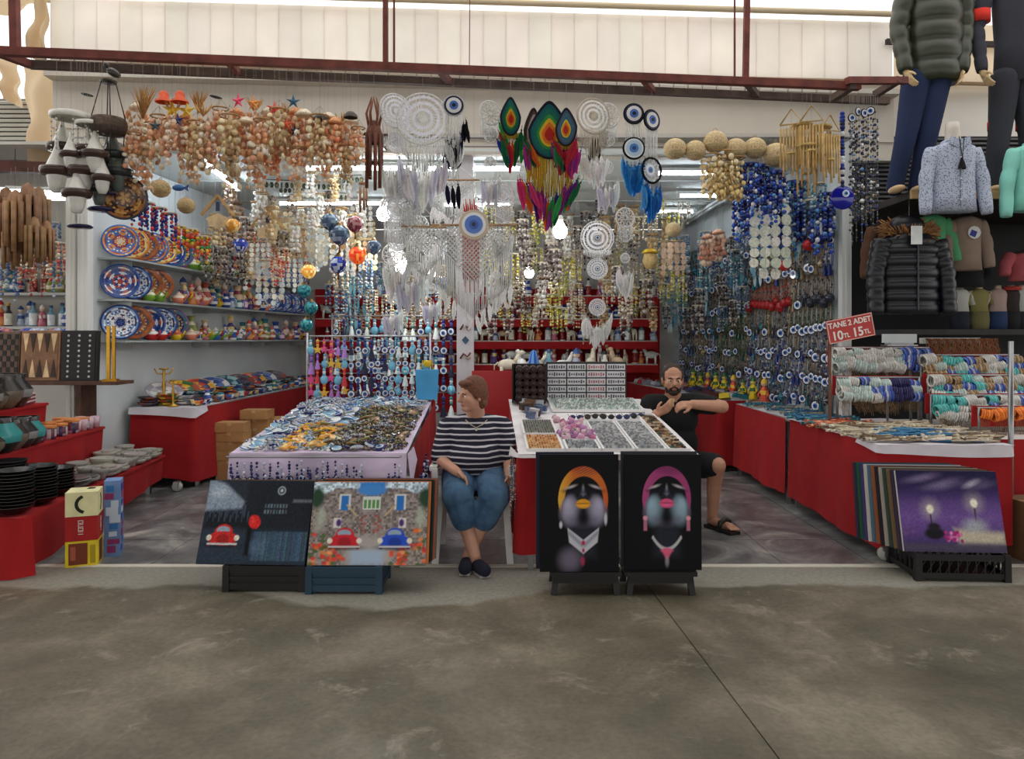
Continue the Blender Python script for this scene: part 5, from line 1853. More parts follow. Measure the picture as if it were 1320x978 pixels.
# ------------------------------------------------------------------ crockery and figures
PALS = [[C(50, 90, 170), C(230, 232, 236), C(30, 50, 110), C(190, 80, 50)], [C(60, 110, 190), C(230, 150, 60), C(240, 230, 210), C(160, 40, 50)], [C(150, 90, 60), C(60, 80, 120), C(220, 200, 160), C(200, 110, 60)],
        [C(30, 60, 130), C(120, 160, 210), C(236, 236, 240), C(60, 40, 80)], [C(226, 140, 50), C(190, 50, 50), C(50, 80, 140), C(246, 220, 150)], [C(110, 80, 140), C(60, 120, 130), C(226, 190, 120), C(40, 40, 90)]]


def vase(c1, c2, h=.16):
    prof = [(0, 0), (.03, 0), (.05, .03), (.055, .06), (.035, .10), (.02, .125), (.03, h), (.022, h - .004)]
    return MB().lathe(prof, c1, 12, cols=[c1, c1, c2, c1, c2, c1, c2]).mesh('vase', 'ceramic')


def teapot(c1, c2):
    p = Proto('teapot', MB().lathe([(0, 0), (.035, 0), (.06, .03), (.062, .055), (.04, .085), (.028, .09)], c1, 14, cols=[c2, c1, c1, c2, c1]).mesh('teapot', 'ceramic'))
    p.part('lid', MB().lathe([(.03, .09), (.02, .105), (.006, .108), (.010, .118), (0, .124)], c2, 10).mesh('lid', 'ceramic'))
    p.part('spout', MB().tube([(.05, 0, .04), (.085, 0, .06), (.10, 0, .092)], [.014, .010, .007], c1, 6).mesh('spout', 'ceramic'))
    p.part('handle', MB().tube([(-.05, 0, .075), (-.09, 0, .075), (-.09, 0, .035), (-.055, 0, .028)], .006, c2, 6).mesh('handle', 'ceramic'))
    return p


def mug(c1, c2):
    p = Proto('mug', MB().lathe([(0, 0), (.036, 0), (.04, .02), (.04, .07), (.04, .09), (.036, .09), (.034, .01), (0, .008)], c1, 12, cols=[c1, c1, c2, c1, c1, c1, c1]).mesh('mug', 'ceramic'))
    p.part('handle', MB().tube([(.038, 0, .075), (.065, 0, .07), (.065, 0, .03), (.038, 0, .022)], .005, c1, 6).mesh('handle', 'ceramic'))
    return p


def bowl_mesh(pal, r=.08, h=.06, name='bowl', n=16):
    return MB().lathe([(0, 0), (r * .4, 0), (r * .75, h * .35), (r, h), (r * .95, h), (r * .7, h * .4), (r * .35, .008), (0, .008)], pal[0], n, sector=lambda k, i: jit(pal[(k // 2 + i) % len(pal)], .1) if i != 3 else pal[1]).mesh(name, 'ceramic')


def figure_mesh(c1, c2, c3):
    m = MB().lathe([(0, 0), (.034, 0), (.038, .02), (.026, .07), (.03, .10), (.016, .125), (.01, .13)], c1, 10, cols=[c2, c1, c1, c2, c1, c1])
    m.ball((0, 0, .15), .024, c3, 8, 6)
    m.tube([(.024, 0, .10), (.045, -.01, .07), (.03, -.025, .05)], .008, c1, 5).tube([(-.024, 0, .10), (-.045, -.01, .07), (-.03, -.025, .05)], .008, c1, 5)
    return m


def fig_proto(c1, c2, c3):
    p = Proto('figurine', figure_mesh(c1, c2, c3).mesh('figurine', 'ceramic'))
    p.part('hat', MB().lathe([(.026, .155), (.02, .175), (0, .195)], c2, 8).mesh('hat', 'ceramic'))
    return p


def animal_proto(c):
    m = MB().ball((0, 0, .085), (.065, .03, .036), c, 10, 7)
    for sx in (-.04, .04):
        for sy in (-.015, .015):
            m.tube([(sx, sy, .075), (sx, sy, 0)], [.012, .009], c, 5)
    m.tube([(.045, 0, .10), (.075, 0, .15)], [.02, .014], c, 6).ball((.088, 0, .16), (.028, .014, .016), c, 8, 5)
    p = Proto('animal_figurine', m.mesh('animal_figurine', 'ceramic'))
    p.part('tail', MB().tube([(-.06, 0, .10), (-.085, 0, .08), (-.085, 0, .05)], .005, c, 4).mesh('tail', 'ceramic'))
    return p


def bottle_proto(c1, c2, c3):
    p = Proto('bottle', MB().lathe([(0, 0), (.028, 0), (.03, .01), (.03, .10), (.012, .13), (.012, .16), (0, .16)], c1, 10, cols=[c1, c1, c2, c1, c1, c1]).mesh('bottle', 'glassy'))
    p.part('cap', MB().lathe([(.014, .158), (.014, .18), (0, .182)], c3, 8).mesh('cap', 'plastic'))
    return p


VASES = [Proto('vase', vase(a, b_)) for a, b_ in ((C(60, 120, 130), C(226, 210, 160)), (C(190, 90, 70), C(240, 220, 200)), (C(226, 190, 150), C(150, 60, 80)), (C(50, 80, 160), C(230, 230, 236)), (C(150, 160, 90), C(236, 230, 200)))]
TEAS = [teapot(a, b_) for a, b_ in ((C(200, 40, 40), C(246, 240, 230)), (C(240, 200, 40), C(200, 80, 50)), (C(130, 180, 60), C(240, 240, 200)), (C(60, 130, 200), C(236, 236, 240)), (C(236, 140, 110), C(250, 226, 200)))]
MUGS = [mug(a, b_) for a, b_ in ((C(236, 234, 230), C(60, 90, 170)), (C(120, 80, 140), C(240, 200, 220)), (C(40, 120, 140), C(220, 230, 226)))]
FIGS = [fig_proto(a, b_, c_) for a, b_, c_ in ((C(200, 110, 130), C(250, 230, 220), C(236, 200, 170)), (C(90, 70, 130), C(226, 200, 120), C(230, 190, 160)), (C(236, 150, 90), C(200, 60, 60), C(240, 214, 190)), (C(180, 190, 210), C(60, 90, 150), C(236, 210, 190)))]
BOWLS = [Proto('bowl', bowl_mesh(p_)) for p_ in PALS]
PLATES = [Proto('painted_plate', plate_mesh(.165, p_, 30, 'painted_plate')) for p_ in PALS]
ANIM = [animal_proto(c_) for c_ in (C(232, 222, 200), C(196, 170, 140), C(240, 240, 236))]
BOTS = [bottle_proto(*q) for q in ((C(236, 236, 232), C(150, 40, 40), C(30, 30, 30)), (C(60, 60, 66), C(226, 220, 200), C(200, 170, 80)), (C(120, 170, 190), C(236, 240, 240), C(60, 90, 130)))]

# ------------------------------------------------------------------ plate shelves on the left wall
SHZ = [2.27, 1.875, 1.48]
SHN = ['topmost', 'middle', 'lowest']
for z, nm in zip(SHZ, SHN):
    m = MB()
    ya, yb = 7.0, 11.9
    vs = [(LW(ya) + .005, ya, 0), (LW(ya) + .27, ya, 0), (LW(yb) + .27, yb, 0), (LW(yb) + .005, yb, 0)]
    m.add([(a, b_, z - .02) for a, b_, _ in vs] + [(a, b_, z) for a, b_, _ in vs], [(3, 2, 1, 0), (4, 5, 6, 7), (0, 1, 5, 4), (1, 2, 6, 5), (2, 3, 7, 6), (3, 0, 4, 7)], C(170, 178, 176))
    o = solo('wall_shelf', m, 'plastic', '%s pale wall shelf carrying painted plates' % nm, 'shelf')
    for y in (7.2, 8.7, 10.2, 11.6):
        ob('bracket', MB().box((LW(y) + .11, y, z - .05), (.2, .02, .06), C(190, 194, 194)).mesh('bracket', 'metal'), o)


def on_shelf(k, Y, off=.14):
    return Vector((LW(Y) + off, Y, SHZ[k]))


def stand_plate(pr, k, Y, label, s=1.0, group=None, off=.15, rz=.42):
    p0 = on_shelf(k, Y, off)
    p0.z += .165 * s * math.cos(.22) + .004
    pr.put(p0, label, 'plate', (-.22, 0, rz), s, group)


for i in range(7):
    stand_plate(PLATES[(1, 4, 2, 1, 4, 0, 5)[i]], 0, 7.12 + i * .17, 'large painted plate with orange and blue rings on the topmost shelf' if i % 2 == 0 else 'large painted plate with blue and ochre pattern on the topmost shelf', 1.0, 'plates on the topmost shelf')
for i in range(4):
    stand_plate(PLATES[(0, 3, 2, 2)[i]], 1, 7.12 + i * .20, 'large blue and white painted plate on the middle shelf' if i < 2 else 'large brown patterned plate on the middle shelf', 1.05, 'plates on the middle shelf')
for i in range(5):
    stand_plate(PLATES[(3, 2, 0, 3, 5)[i]], 2, 7.12 + i * .22, 'large dark blue painted plate on the lowest shelf' if i % 2 == 0 else 'large brown blue painted plate on the lowest shelf', 1.05, 'plates on the lowest shelf')
for i in range(7):
    stand_plate(PLATES[(3, 0)[i % 2]], 1, 10.5 + i * .18, 'blue plate in the far stack of the middle shelf', .95, 'far blue plates on the middle shelf')
for i in range(6):
    stand_plate(PLATES[3], 0, 10.7 + i * .18, 'pale blue plate in the far stack of the topmost shelf', .85, 'far pale plates on the topmost shelf', rz=.3)
for Y, k, pr, lab in ((7.45, 1, TEAS[2], 'lime green teapot in front of the blue plates'), (7.62, 1, TEAS[2], 'second lime green teapot beside the first one'), (7.5, 2, TEAS[0], 'red teapot in front of the dark blue plates'), (7.66, 2, TEAS[0], 'second red teapot beside the yellow one'), (7.95, 2, TEAS[1], 'yellow teapot on the lowest shelf'), (8.25, 2, TEAS[4], 'peach teapot on the lowest shelf'), (8.0, 1, TEAS[4], 'peach teapot on the middle shelf')):
    pr.put(on_shelf(k, Y, .23) + Vector((0, 0, 0)), lab, 'teapot', (0, 0, U(-.4, .4)), 1.1)
small = VASES + TEAS + MUGS + FIGS
sl = {'vase': 'small two tone vase', 'teapot': 'small glazed teapot', 'mug': 'small painted mug', 'figurine': 'small costumed figurine', 'bowl': 'small painted bowl', 'bottle': 'small bottle', 'animal_figurine': 'pale animal figurine'}
for k in range(3):
    Y = (8.4, 8.15, 8.45)[k]
    end = (10.55, 10.35, 11.85)[k]
    while Y < end:
        for off in (.12, .21):
            pr = pick(small)
            s = U(1.4, 2.0) if off < .15 else U(1.0, 1.4)
            if pr.name == 'teapot':
                s, off = min(s, 1.25), .17
            pr.put(on_shelf(k, Y + U(-.02, .02), off), '%s in the row on the %s wall shelf' % (sl[pr.name], SHN[k]), pr.name.split('_')[0], (0, 0, U(-1, 1)), s, 'small pottery on the %s shelf' % SHN[k])
        Y += .15 + .01 * (Y - 8)

# painted dishes on the long left table
dish = [Proto('dish', bowl_mesh(p_, .11, .035, 'dish', 16)) for p_ in ([C(200, 60, 40), C(240, 180, 60), C(60, 70, 120)], [C(40, 70, 140), C(226, 226, 230), C(90, 120, 180)], [C(230, 180, 50), C(180, 70, 40), C(70, 110, 60)], [C(50, 44, 50), C(150, 70, 50), C(90, 80, 100)], [C(226, 226, 222), C(150, 150, 160), C(190, 180, 190)], [C(30, 90, 110), C(30, 50, 90), C(150, 190, 190)])]
dn = ['red and yellow', 'blue and white', 'yellow and green', 'dark brown', 'white', 'teal']
for i in range(60):
    Y = 7.55 + 3.9 * ((i + .5) / 60) + U(-.05, .05)
    t = (Y - 7.4) / 4.2
    x = lerp(lerp(-3.76, -3.38, t), lerp(-3.3, -3.1, t), (i % 4 + U(.1, .9)) / 4)
    k = RND.randrange(6)
    for q in range(RND.choice((2, 3, 4))):
        dish[k].put((x + U(-.008, .008), Y, .808 + q * .028), '%s painted dish among the dishes on the long left table' % dn[k], 'dish', (0, 0, U(0, 6)), U(.85, 1.1), 'painted dishes on the long left table')
for i in range(26):
    Y = 7.5 + 4.0 * (i + U(.1, .9)) / 26
    t = (Y - 7.4) / 4.2
    x = lerp(-3.26, -3.07, t)
    pr = pick(BOWLS + MUGS + [VASES[0], VASES[3]])
    pr.put((x, Y, .808), '%s on the walkway edge of the long left table' % sl[pr.name], pr.name, (0, 0, U(0, 6)), U(.9, 1.1), 'pottery along the table edge')
# tilted dish fan leaning behind the dishes
for i in range(9):
    Y = 7.7 + i * .36
    k = (4, 2, 0, 1, 5, 3, 0, 1, 3)[i]
    p0 = Vector((lerp(-3.66, -3.36, (Y - 7.4) / 4.2), Y, .93))
    dish[k].put(p0, '%s oval dish leaning up behind the other painted dishes' % dn[k], 'dish', (0.9, .1, .5), (1.7, 1.0, 1.2), 'leaning dishes')

# ------------------------------------------------------------------ cardboard carton stacks by the long left table
cart = Proto('carton', MB().box((0, 0, .05), (.30, .24, .098), C(186, 140, 90)).mesh('carton', 'cardboard'))
cart.part('tape', MB().box((0, 0, .0995), (.302, .05, .002), C(206, 170, 120)).box((0, -.121, .085), (.04, .002, .03), C(206, 170, 120)).mesh('tape', 'plastic'))
for c_, (x, y, n_) in enumerate(((-3.0, 7.95, 6), (-2.86, 8.3, 7), (-3.1 + .45, 8.42, 6))):
    for k in range(n_):
        cart.put((x + U(-.015, .015), y + U(-.015, .015), k * .1005), 'brown cardboard carton, number %d from the floor in its stack by the red skirt' % (k + 1), 'carton', (0, 0, U(-.08, .08)), 1.0, 'carton stacks', col=jit((1, 1, 1), .08))

# ------------------------------------------------------------------ goods on the red stepped stand
def tier_pt(k, Y, off):
    x0, z0, dp = TIERS[k]
    return Vector((x0 + xoff(Y) - off, Y, z0 + .004))


blackbowl = Proto('black_bowl', MB().lathe([(0, 0), (.05, 0), (.10, .025), (.115, .05), (.118, .052), (.11, .05), (.06, .012), (0, .01)], C(26, 26, 28), 16, cols=[C(26, 26, 28)] * 3 + [C(120, 116, 110)] + [C(30, 30, 32)] * 3).mesh('black_bowl', 'ceramic'))
for x_, y_, n_ in ((.13, 4.75, 12), (.30, 4.98, 13), (.12, 5.03, 11), (.29, 4.74, 10), (.14, 5.32, 8), (.32, 5.25, 9)):
    p0 = tier_pt(0, y_, x_)
    for k in range(n_):
        blackbowl.put(p0 + Vector((U(-.006, .006), U(-.006, .006), k * .021)), 'black bowl nested in the tall stacks on the lowest red tier', 'bowl', (0, 0, U(0, 6)), 1.0, 'stacked black bowls')
for y_, n_ in ((5.58, 5), (5.72, 4)):
    p0 = tier_pt(0, y_, .16)
    for k in range(n_):
        PLATE_FLAT = Proto('flat_plate', MB().lathe([(0, 0), (.06, 0), (.13, .018), (.128, .022), (.06, .006), (0, .006)], C(190, 188, 184), 18).mesh('flat_plate', 'ceramic')) if (k == 0 and y_ < 5.6) else PLATE_FLAT
        PLATE_FLAT.put(p0 + Vector((U(-.01, .01), 0, k * .013)), 'flat plate stacked between black bowls and grey stone dishes', 'plate', (0, 0, 0), 1.0, 'flat plates on the lowest tier', col=pick([(1, 1, 1), (.25, .24, .24), (.6, .5, .5)]))
stone = [Proto('stone_dish', MB().lathe([(0, 0), (.05, 0), (.085, .02), (.09, .045), (.082, .046), (.05, .012), (0, .01)], C(176, 172, 164), 12).mesh('stone_dish', 'ceramic')), Proto('stone_mortar', MB().lathe([(0, 0), (.045, 0), (.04, .02), (.065, .06), (.07, .09), (.06, .09), (.045, .03), (0, .02)], C(160, 158, 152), 12).mesh('stone_mortar', 'ceramic'))]
for i in range(34):
    Y = 5.85 + 1.2 * (i // 3 + U(.1, .6)) / 11.4
    p0 = tier_pt(0, Y, .08 + .115 * (i % 3))
    k = RND.randrange(2)
    for q in range(RND.choice((2, 3, 4)) if k == 0 else 1):
        stone[k].put(p0 + Vector((0, 0, q * .026)), ('pale grey stone dish heaped on the lowest red tier' if k == 0 else 'pale grey stone mortar among the dishes on the lowest red tier'), 'dish' if k == 0 else 'mortar', (0, 0, U(0, 6)), U(.85, 1.1), 'grey stone ware', col=jit((1, 1, .98), .12))
jar = Proto('lidded_jar', MB().lathe([(0, 0), (.045, 0), (.05, .02), (.05, .075), (.046, .08)], C(90, 70, 110), 12, sector=lambda k, i: pick([C(80, 60, 100), C(190, 180, 190), C(120, 60, 70), C(60, 60, 90)])).mesh('lidded_jar', 'ceramic'))
jar.part('lid', MB().lathe([(.05, .08), (.052, .085), (.052, .10), (0, .102)], C(226, 140, 70), 12).mesh('lid', 'wood'))
for i in range(15):
    Y = 5.55 + .95 * (i // 3 + .5) / 5
    p0 = tier_pt(1, Y, .07 + .10 * (i % 3))
    if i % 3 == 2:
        p0.z += .0
    jar.put(p0, 'patterned jar with orange wooden lid on the second red tier', 'jar', (0, 0, U(0, 6)), U(.95, 1.15), 'jars with orange lids')
TQ = [C(60, 150, 150), C(40, 120, 130)]
pots = [Proto('stoneware_pot', MB().lathe([(0, 0), (.04, 0), (.07, .04), (.075, .07), (.045, .11), (.05, .13), (.042, .13)], C(60, 54, 50), 14, cols=c_).mesh('stoneware_pot', 'ceramic')) for c_ in ([C(46, 42, 42)] * 2 + [TQ[0]] * 2 + [C(46, 42, 42)] * 2, [C(110, 100, 86)] * 3 + [C(60, 54, 50)] * 3, [TQ[0]] * 4 + [C(50, 46, 46)] * 2, [C(40, 38, 40), C(46, 44, 46), C(140, 140, 140), C(46, 44, 46), C(40, 38, 40), C(140, 140, 140)])]
pn = ['dark pot with turquoise band', 'brown clay pot', 'turquoise pot with dark neck', 'black pot with silver bands']
for i in range(20):
    Y = 4.72 + .85 * (i // 3 + .4) / 7
    p0 = tier_pt(1, Y, .06 + .11 * (i % 3))
    k = pick([0, 1, 3, 2, 1, 0, 3])
    pots[k].put(p0, '%s in the pottery crowd on the second red tier' % pn[k], 'pot', (0, 0, 0), U(1.3, 1.9), 'stoneware pots on the second tier')
for i in range(18):
    Y = 4.75 + 1.2 * (i // 2 + .4) / 9
    p0 = tier_pt(2, Y, .08 + .16 * (i % 2))
    k = pick([2, 3, 0, 1, 3])
    pots[k].put(p0, '%s on the highest red tier before the game boards' % pn[k], 'pot', (0, 0, 0), U(1.4, 2.1), 'stoneware pots on the highest tier')
# striped boxes of coasters
cst = Proto('coaster_stack')
for k in range(6):
    cst.part('coaster', MB().box((0, 0, .01 + k * .018), (.12, .12, .014), C(210, 190, 196) if k % 2 else C(120, 40, 50)).mesh('coaster', 'cloth'), rot=(0, 0, U(-.1, .1)))
for i in range(4):
    cst.put(tier_pt(2, 5.95 + .09 * i, .08 + .02 * i), 'stack of pale and dark red coasters on the highest red tier', 'coasters', (0, 0, .2), .8, 'coaster stacks')
# game boards standing behind the pots
bg_y = 6.72
def board(px0, px1, py0, py1, col, kind, label):
    a, b_ = at(px0, py1, bg_y), at(px1, py0, bg_y)
    w_, h_ = b_.x - a.x, b_.z - a.z
    o = solo('game_board', MB().box((0, 0, h_ / 2), (w_, .05, h_), col).box((0, -.027, h_ / 2), (w_ * .9, .008, h_ * .92), tuple(k * .8 for k in col)), 'wood', label, 'game board', ((a.x + b_.x) / 2, bg_y, a.z), (-.06, 0, 0))
    m = MB()
    if kind == 'check':
        for i in range(6):
            for j in range(8):
                if (i + j) % 2 == 0:
                    m.box((w_ * (-.40 + .16 * i), -.033, h_ * (.10 + .115 * j)), (w_ * .15, .004, h_ * .11), C(30, 24, 22))
    elif kind == 'wedge':
        for i in range(5):
            for s in (0, 1):
                z0, z1 = (h_ * .06, h_ * .42) if s == 0 else (h_ * .94, h_ * .56)
                x = w_ * (-.36 + .18 * i)
                m.plate_poly([(x - w_ * .08, z0), (x + w_ * .08, z0), (x, z1)] if s == 0 else [(x + w_ * .08, z0), (x - w_ * .08, z0), (x, z1)], .005, C(226, 196, 150) if (i + s) % 2 else C(60, 40, 30), (0, -.034, 0))
    else:
        for i in range(3):
            for j in range(9):
                m.ball((w_ * (-.3 + .3 * i), -.033, h_ * (.1 + .1 * j)), (.012, .004, .012), C(190, 196, 200), 6, 4)
    ob('inlay', m.mesh('inlay', 'wood'), o)


board(-6, 26, 428, 490, C(120, 96, 78), 'check', 'game board with a dark check pattern')
board(28, 78, 426, 490, C(150, 110, 80), 'wedge', 'tan backgammon board with pointed wedges')
board(80, 126, 426, 492, C(34, 30, 30), 'dots', 'black game board dotted with pearl inlay')
# the boards stand on a plank shelf behind the stand
pl = MB().box((-4.32, 6.75, at(0, 491, bg_y).z - .015), (1.56, .3, .03), C(90, 60, 44))
for x in (-5.0, -3.9):
    pl.box((x, 6.75, (at(0, 491, bg_y).z - .03) / 2), (.05, .25, at(0, 491, bg_y).z - .03), C(80, 54, 40))
solo('plank_stand', pl, 'wood', 'dark wooden plank stand carrying the game boards', 'stand')
m = MB()
q = at(132, 492, 6.6)
gf = Proto('brass_stand')
gf.part('post', MB().box((0, 0, .25), (.028, .028, .5), C(206, 156, 50)).mesh('post', 'metal'))
gf.part('post', MB().box((.045, 0, .25), (.024, .024, .5), C(190, 140, 44)).mesh('post', 'metal'))
gf.part('foot', MB().box((.02, 0, .01), (.12, .1, .02), C(190, 140, 44)).mesh('foot', 'metal'))
gf.put((q.x, 6.7, at(0, 491, bg_y).z), 'upright brass stand beside the black game board', 'stand', (0, 0, .2), 1.0)
cand = Proto('brass_candlestick')
cand.part('base', MB().lathe([(0, 0), (.075, 0), (.07, .02), (.02, .04), (.014, .06)], C(200, 156, 70), 14).mesh('base', 'metal'))
cand.part('stem', MB().lathe([(.014, .05), (.02, .10), (.012, .13), (.022, .20), (.012, .26), (.016, .33), (.012, .36)], C(206, 160, 70), 10).mesh('stem', 'metal'))
cand.part('arms', MB().tube([(-.09, 0, .38), (-.06, 0, .33), (0, 0, .32), (.06, 0, .33), (.09, 0, .38)], .008, C(200, 156, 70), 6).lathe([(0, .36), (.045, .37), (.05, .385), (0, .385)], C(200, 156, 70), 12).mesh('arms', 'metal'))
for x_, y_, s, lab in ((-3.60, 7.62, 1.0, 'tall brass candlestick on the corner of the long left table'), (-3.45, 7.5, .7, 'short brass candlestick beside the tall one')):
    cand.put((x_, y_, .808), lab, 'candlestick', (0, 0, .3), s)
# bags of wrapped glasses
gb = Proto('glass_tumbler', MB().lathe([(0, 0), (.03, 0), (.042, .10), (.04, .10), (.028, .006), (0, .006)], C(216, 190, 200), 12).mesh('glass_tumbler', 'glassy'))
for i in range(10):
    p0 = tier_pt(1, 6.25 + .04 * i, .05 + .06 * (i % 3))
    gb.put(p0, 'pale pink tumbler grouped at the end of the second red tier', 'tumbler', (0, 0, 0), 1.0, 'pale tumblers', col=jit((1, .9, .92), .1))

# printed cartons in front of the stand
def carton_stack():
    x, y = -2.86, 4.93
    o = thing('yellow_carton', 'yellow carton at the bottom of the small box tower', 'carton', (x, y, 0), (0, 0, .35))
    ob('body', MB().box((0, 0, .085), (.19, .19, .168), C(226, 200, 40)).mesh('body', 'cardboard'), o)
    m = MB().box((-.02, -.096, .085), (.11, .002, .14), C(120, 60, 40)).box((-.05, -.097, .09), (.03, .002, .09), C(170, 90, 70)).box((.096, 0, .085), (.002, .10, .14), C(110, 70, 40)).box((.065, -.097, .08), (.03, .002, .12), C(170, 150, 40))
    ob('picture', m.mesh('picture', 'print'), o)
    o = thing('red_carton', 'red carton with white lettering in the small box tower', 'carton', (x, y, .17), (0, 0, .35))
    ob('body', MB().box((0, 0, .08), (.19, .19, .158), C(166, 28, 30)).mesh('body', 'cardboard'), o)
    m = MB()
    for k in range(4):         # two columns of blocky upright lettering
        for (fx, fy, ax) in ((-.005, -.097, 0), (.097, .0, 1)):
            z = .125 - k * .024
            for seg in ((0, .008, .03, .004), (0, -.008, .03, .004), (-.013, 0, .004, .02), (.013, 0, .004, .02))[: (4, 3, 4, 2)[k]]:
                if ax == 0:
                    m.box((fx + seg[0], fy, z + seg[1]), (seg[2], .002, seg[3]), C(226, 214, 206))
                else:
                    m.box((fx, fy + seg[0], z + seg[1]), (.002, seg[2], seg[3]), C(226, 214, 206))
    ob('lettering', m.mesh('lettering', 'print'), o)
    o = thing('cream_carton', 'cream carton with dark crescents topping the small box tower', 'carton', (x, y, .33), (0, 0, .35))
    ob('body', MB().box((0, 0, .08), (.19, .19, .158), C(226, 220, 170)).mesh('body', 'cardboard'), o)
    m = MB()
    for k in range(8):
        a = -1.1 + k * .3
        for ax in (0, 1):
            if ax == 0:
                m.box((.03 - .06 * math.cos(a), -.096, .08 + .055 * math.sin(a)), (.02, .002, .02), C(40, 44, 34), rot=(0, a, 0))
            else:
                m.box((.096, -.02 + .03 * math.cos(a), .08 + .055 * math.sin(a)), (.002, .014, .02), C(40, 44, 34))
        m.box((.05 * math.cos(a), .04 + .03 * math.sin(a) * .6, .160), (.02, .02, .002), C(40, 44, 34))
    ob('crescent', m.mesh('crescent', 'print'), o)
    o = thing('blue_carton', 'tall blue and pink carton behind the small box tower', 'carton', (x + .085, y + .205, 0), (0, 0, .35))
    ob('body', MB().box((0, 0, .26), (.10, .14, .52), C(110, 140, 190)).mesh('body', 'cardboard'), o)
    m = MB()
    for k in range(9):
        m.box((U(-.02, .02), -.071, .05 + k * .052), (U(.04, .08), .002, U(.03, .06)), pick([C(40, 70, 160), C(150, 60, 110), C(200, 214, 230), C(60, 120, 190)]))
        m.box((.051, U(-.03, .03), .05 + k * .052), (.002, U(.05, .09), U(.03, .06)), pick([C(40, 70, 160), C(150, 60, 110), C(200, 214, 230), C(60, 120, 190)]))
    ob('picture', m.mesh('picture', 'print'), o)


carton_stack()

# ------------------------------------------------------------------ left neighbour stall
wch = tube_chime(8, .42, .020, .075, C(150, 110, 74), 'bamboo_chime', 'bamboo_tube', 'cone')
for px, py, s in ((8, 252, .95), (20, 256, 1.0), (36, 248, 1.05), (50, 252, 1.0), (28, 282, .85), (44, 288, .8), (60, 292, .7), (-8, 258, 1.0), (14, 296, .75)):
    p0 = at(px, py, 6.25 + U(-.1, .1))
    wch.put(p0, 'thick brown bamboo chime hanging from the brown beam next door', 'wind chime', (0, 0, U(0, 2)), s, 'thick bamboo chimes next door', col=jit((1, 1, 1), .2), string=max(.05, 2.94 - p0.z))
for zz, nm in ((2.0, 'upper'), (1.62, 'lower')):
    solo('wall_shelf', MB().box((-5.0, 8.42, zz), (2.2, .28, .03), C(196, 196, 192)), 'plastic', '%s white shelf of figurines in the stall next door' % nm, 'shelf')
    for i in range(22):
        pr = pick(FIGS + VASES + BOTS)
        pr.put((-6.0 + i * .095, 8.42 + U(-.06, .06), zz + .015), '%s on the %s shelf next door' % (sl[pr.name], nm), pr.name, (0, 0, U(0, 6)), U(1.2, 1.7), 'figures on the %s shelf next door' % nm)
flo = Proto('flower_ornament')
flo.part('flower', MB().lathe([(0, .02), (.03, .03), (.07, 0), (.02, -.02)], (1, 1, 1), 10, sector=lambda k, i: (1, 1, 1) if k % 2 else (.5, .55, .8)).mesh('flower', 'plastic'))
flo.part('stem', MB().tube([(0, 0, 0), (0, 0, -.16)], .008, C(70, 110, 80), 5).mesh('stem', 'plastic'))
flo.part('pot', MB().lathe([(0, -.2), (.035, -.2), (.045, -.14), (.04, -.14)], C(200, 200, 206), 10).mesh('pot', 'ceramic'))
solo('side_table', MB().box((-4.6, 7.4, 1.35), (1.2, .5, .04), C(190, 190, 186)).box((-5.1, 7.4, .66), (.05, .4, 1.34), C(150, 150, 150)).box((-4.1, 7.4, .66), (.05, .4, 1.34), C(150, 150, 150)), 'plastic', 'pale counter with flower ornaments in the stall next door', 'table')
for i in range(16):
    flo.put((-5.12 + i * .066, 7.4 + U(-.14, .1), 1.57 + 0), 'blue or white flower ornament in a small pot on the pale counter', 'ornament', (U(-.3, .3), 0, U(0, 3)), U(.98, 1.02), 'flower ornaments next door', col=pick([C(60, 100, 220), C(236, 238, 240), C(40, 80, 200), C(240, 150, 140), C(210, 226, 240)]))
scatter([bch[5], bch[3], dcap[0], bch[0]], ['dark bead chime in the stall next door', 'red bead chime in the stall next door', 'white disc chime in the stall next door', 'grey blue bead chime in the stall next door'], (0, 285, 84, 345), 12, (7.2, 8.0), 'wind chime', 'chimes next door')
solo('ceiling_board', MB().box((-5.4, 7.7, 3.29), (2.8, 1.9, .03), C(200, 196, 188)), 'plaster', 'pale ceiling board over the stall next door', 'board')
# ------------------------------------------------------------------ trinket heap on the lavender table
def table_pt(T, u, v, lift=0.0):
    a = Vector(T[0]).lerp(Vector(T[1]), u)
    b_ = Vector(T[3]).lerp(Vector(T[2]), u)
    p = a.lerp(b_, v)
    return Vector((p.x, p.y, lerp(ZF, ZK, v) + .006 + lift))


TILT = math.atan2(ZK - ZF, 1.54)


def bracelet_mesh(pal, R_=.032, n=14, r=.0065):
    m = MB()
    for k in range(n):
        a = 2 * PI * k / n
        m.ball((R_ * math.cos(a), R_ * math.sin(a), r), (r, r, r), pal[k % len(pal)], 5, 4)
    return m.mesh('bead_bracelet', 'glassy')


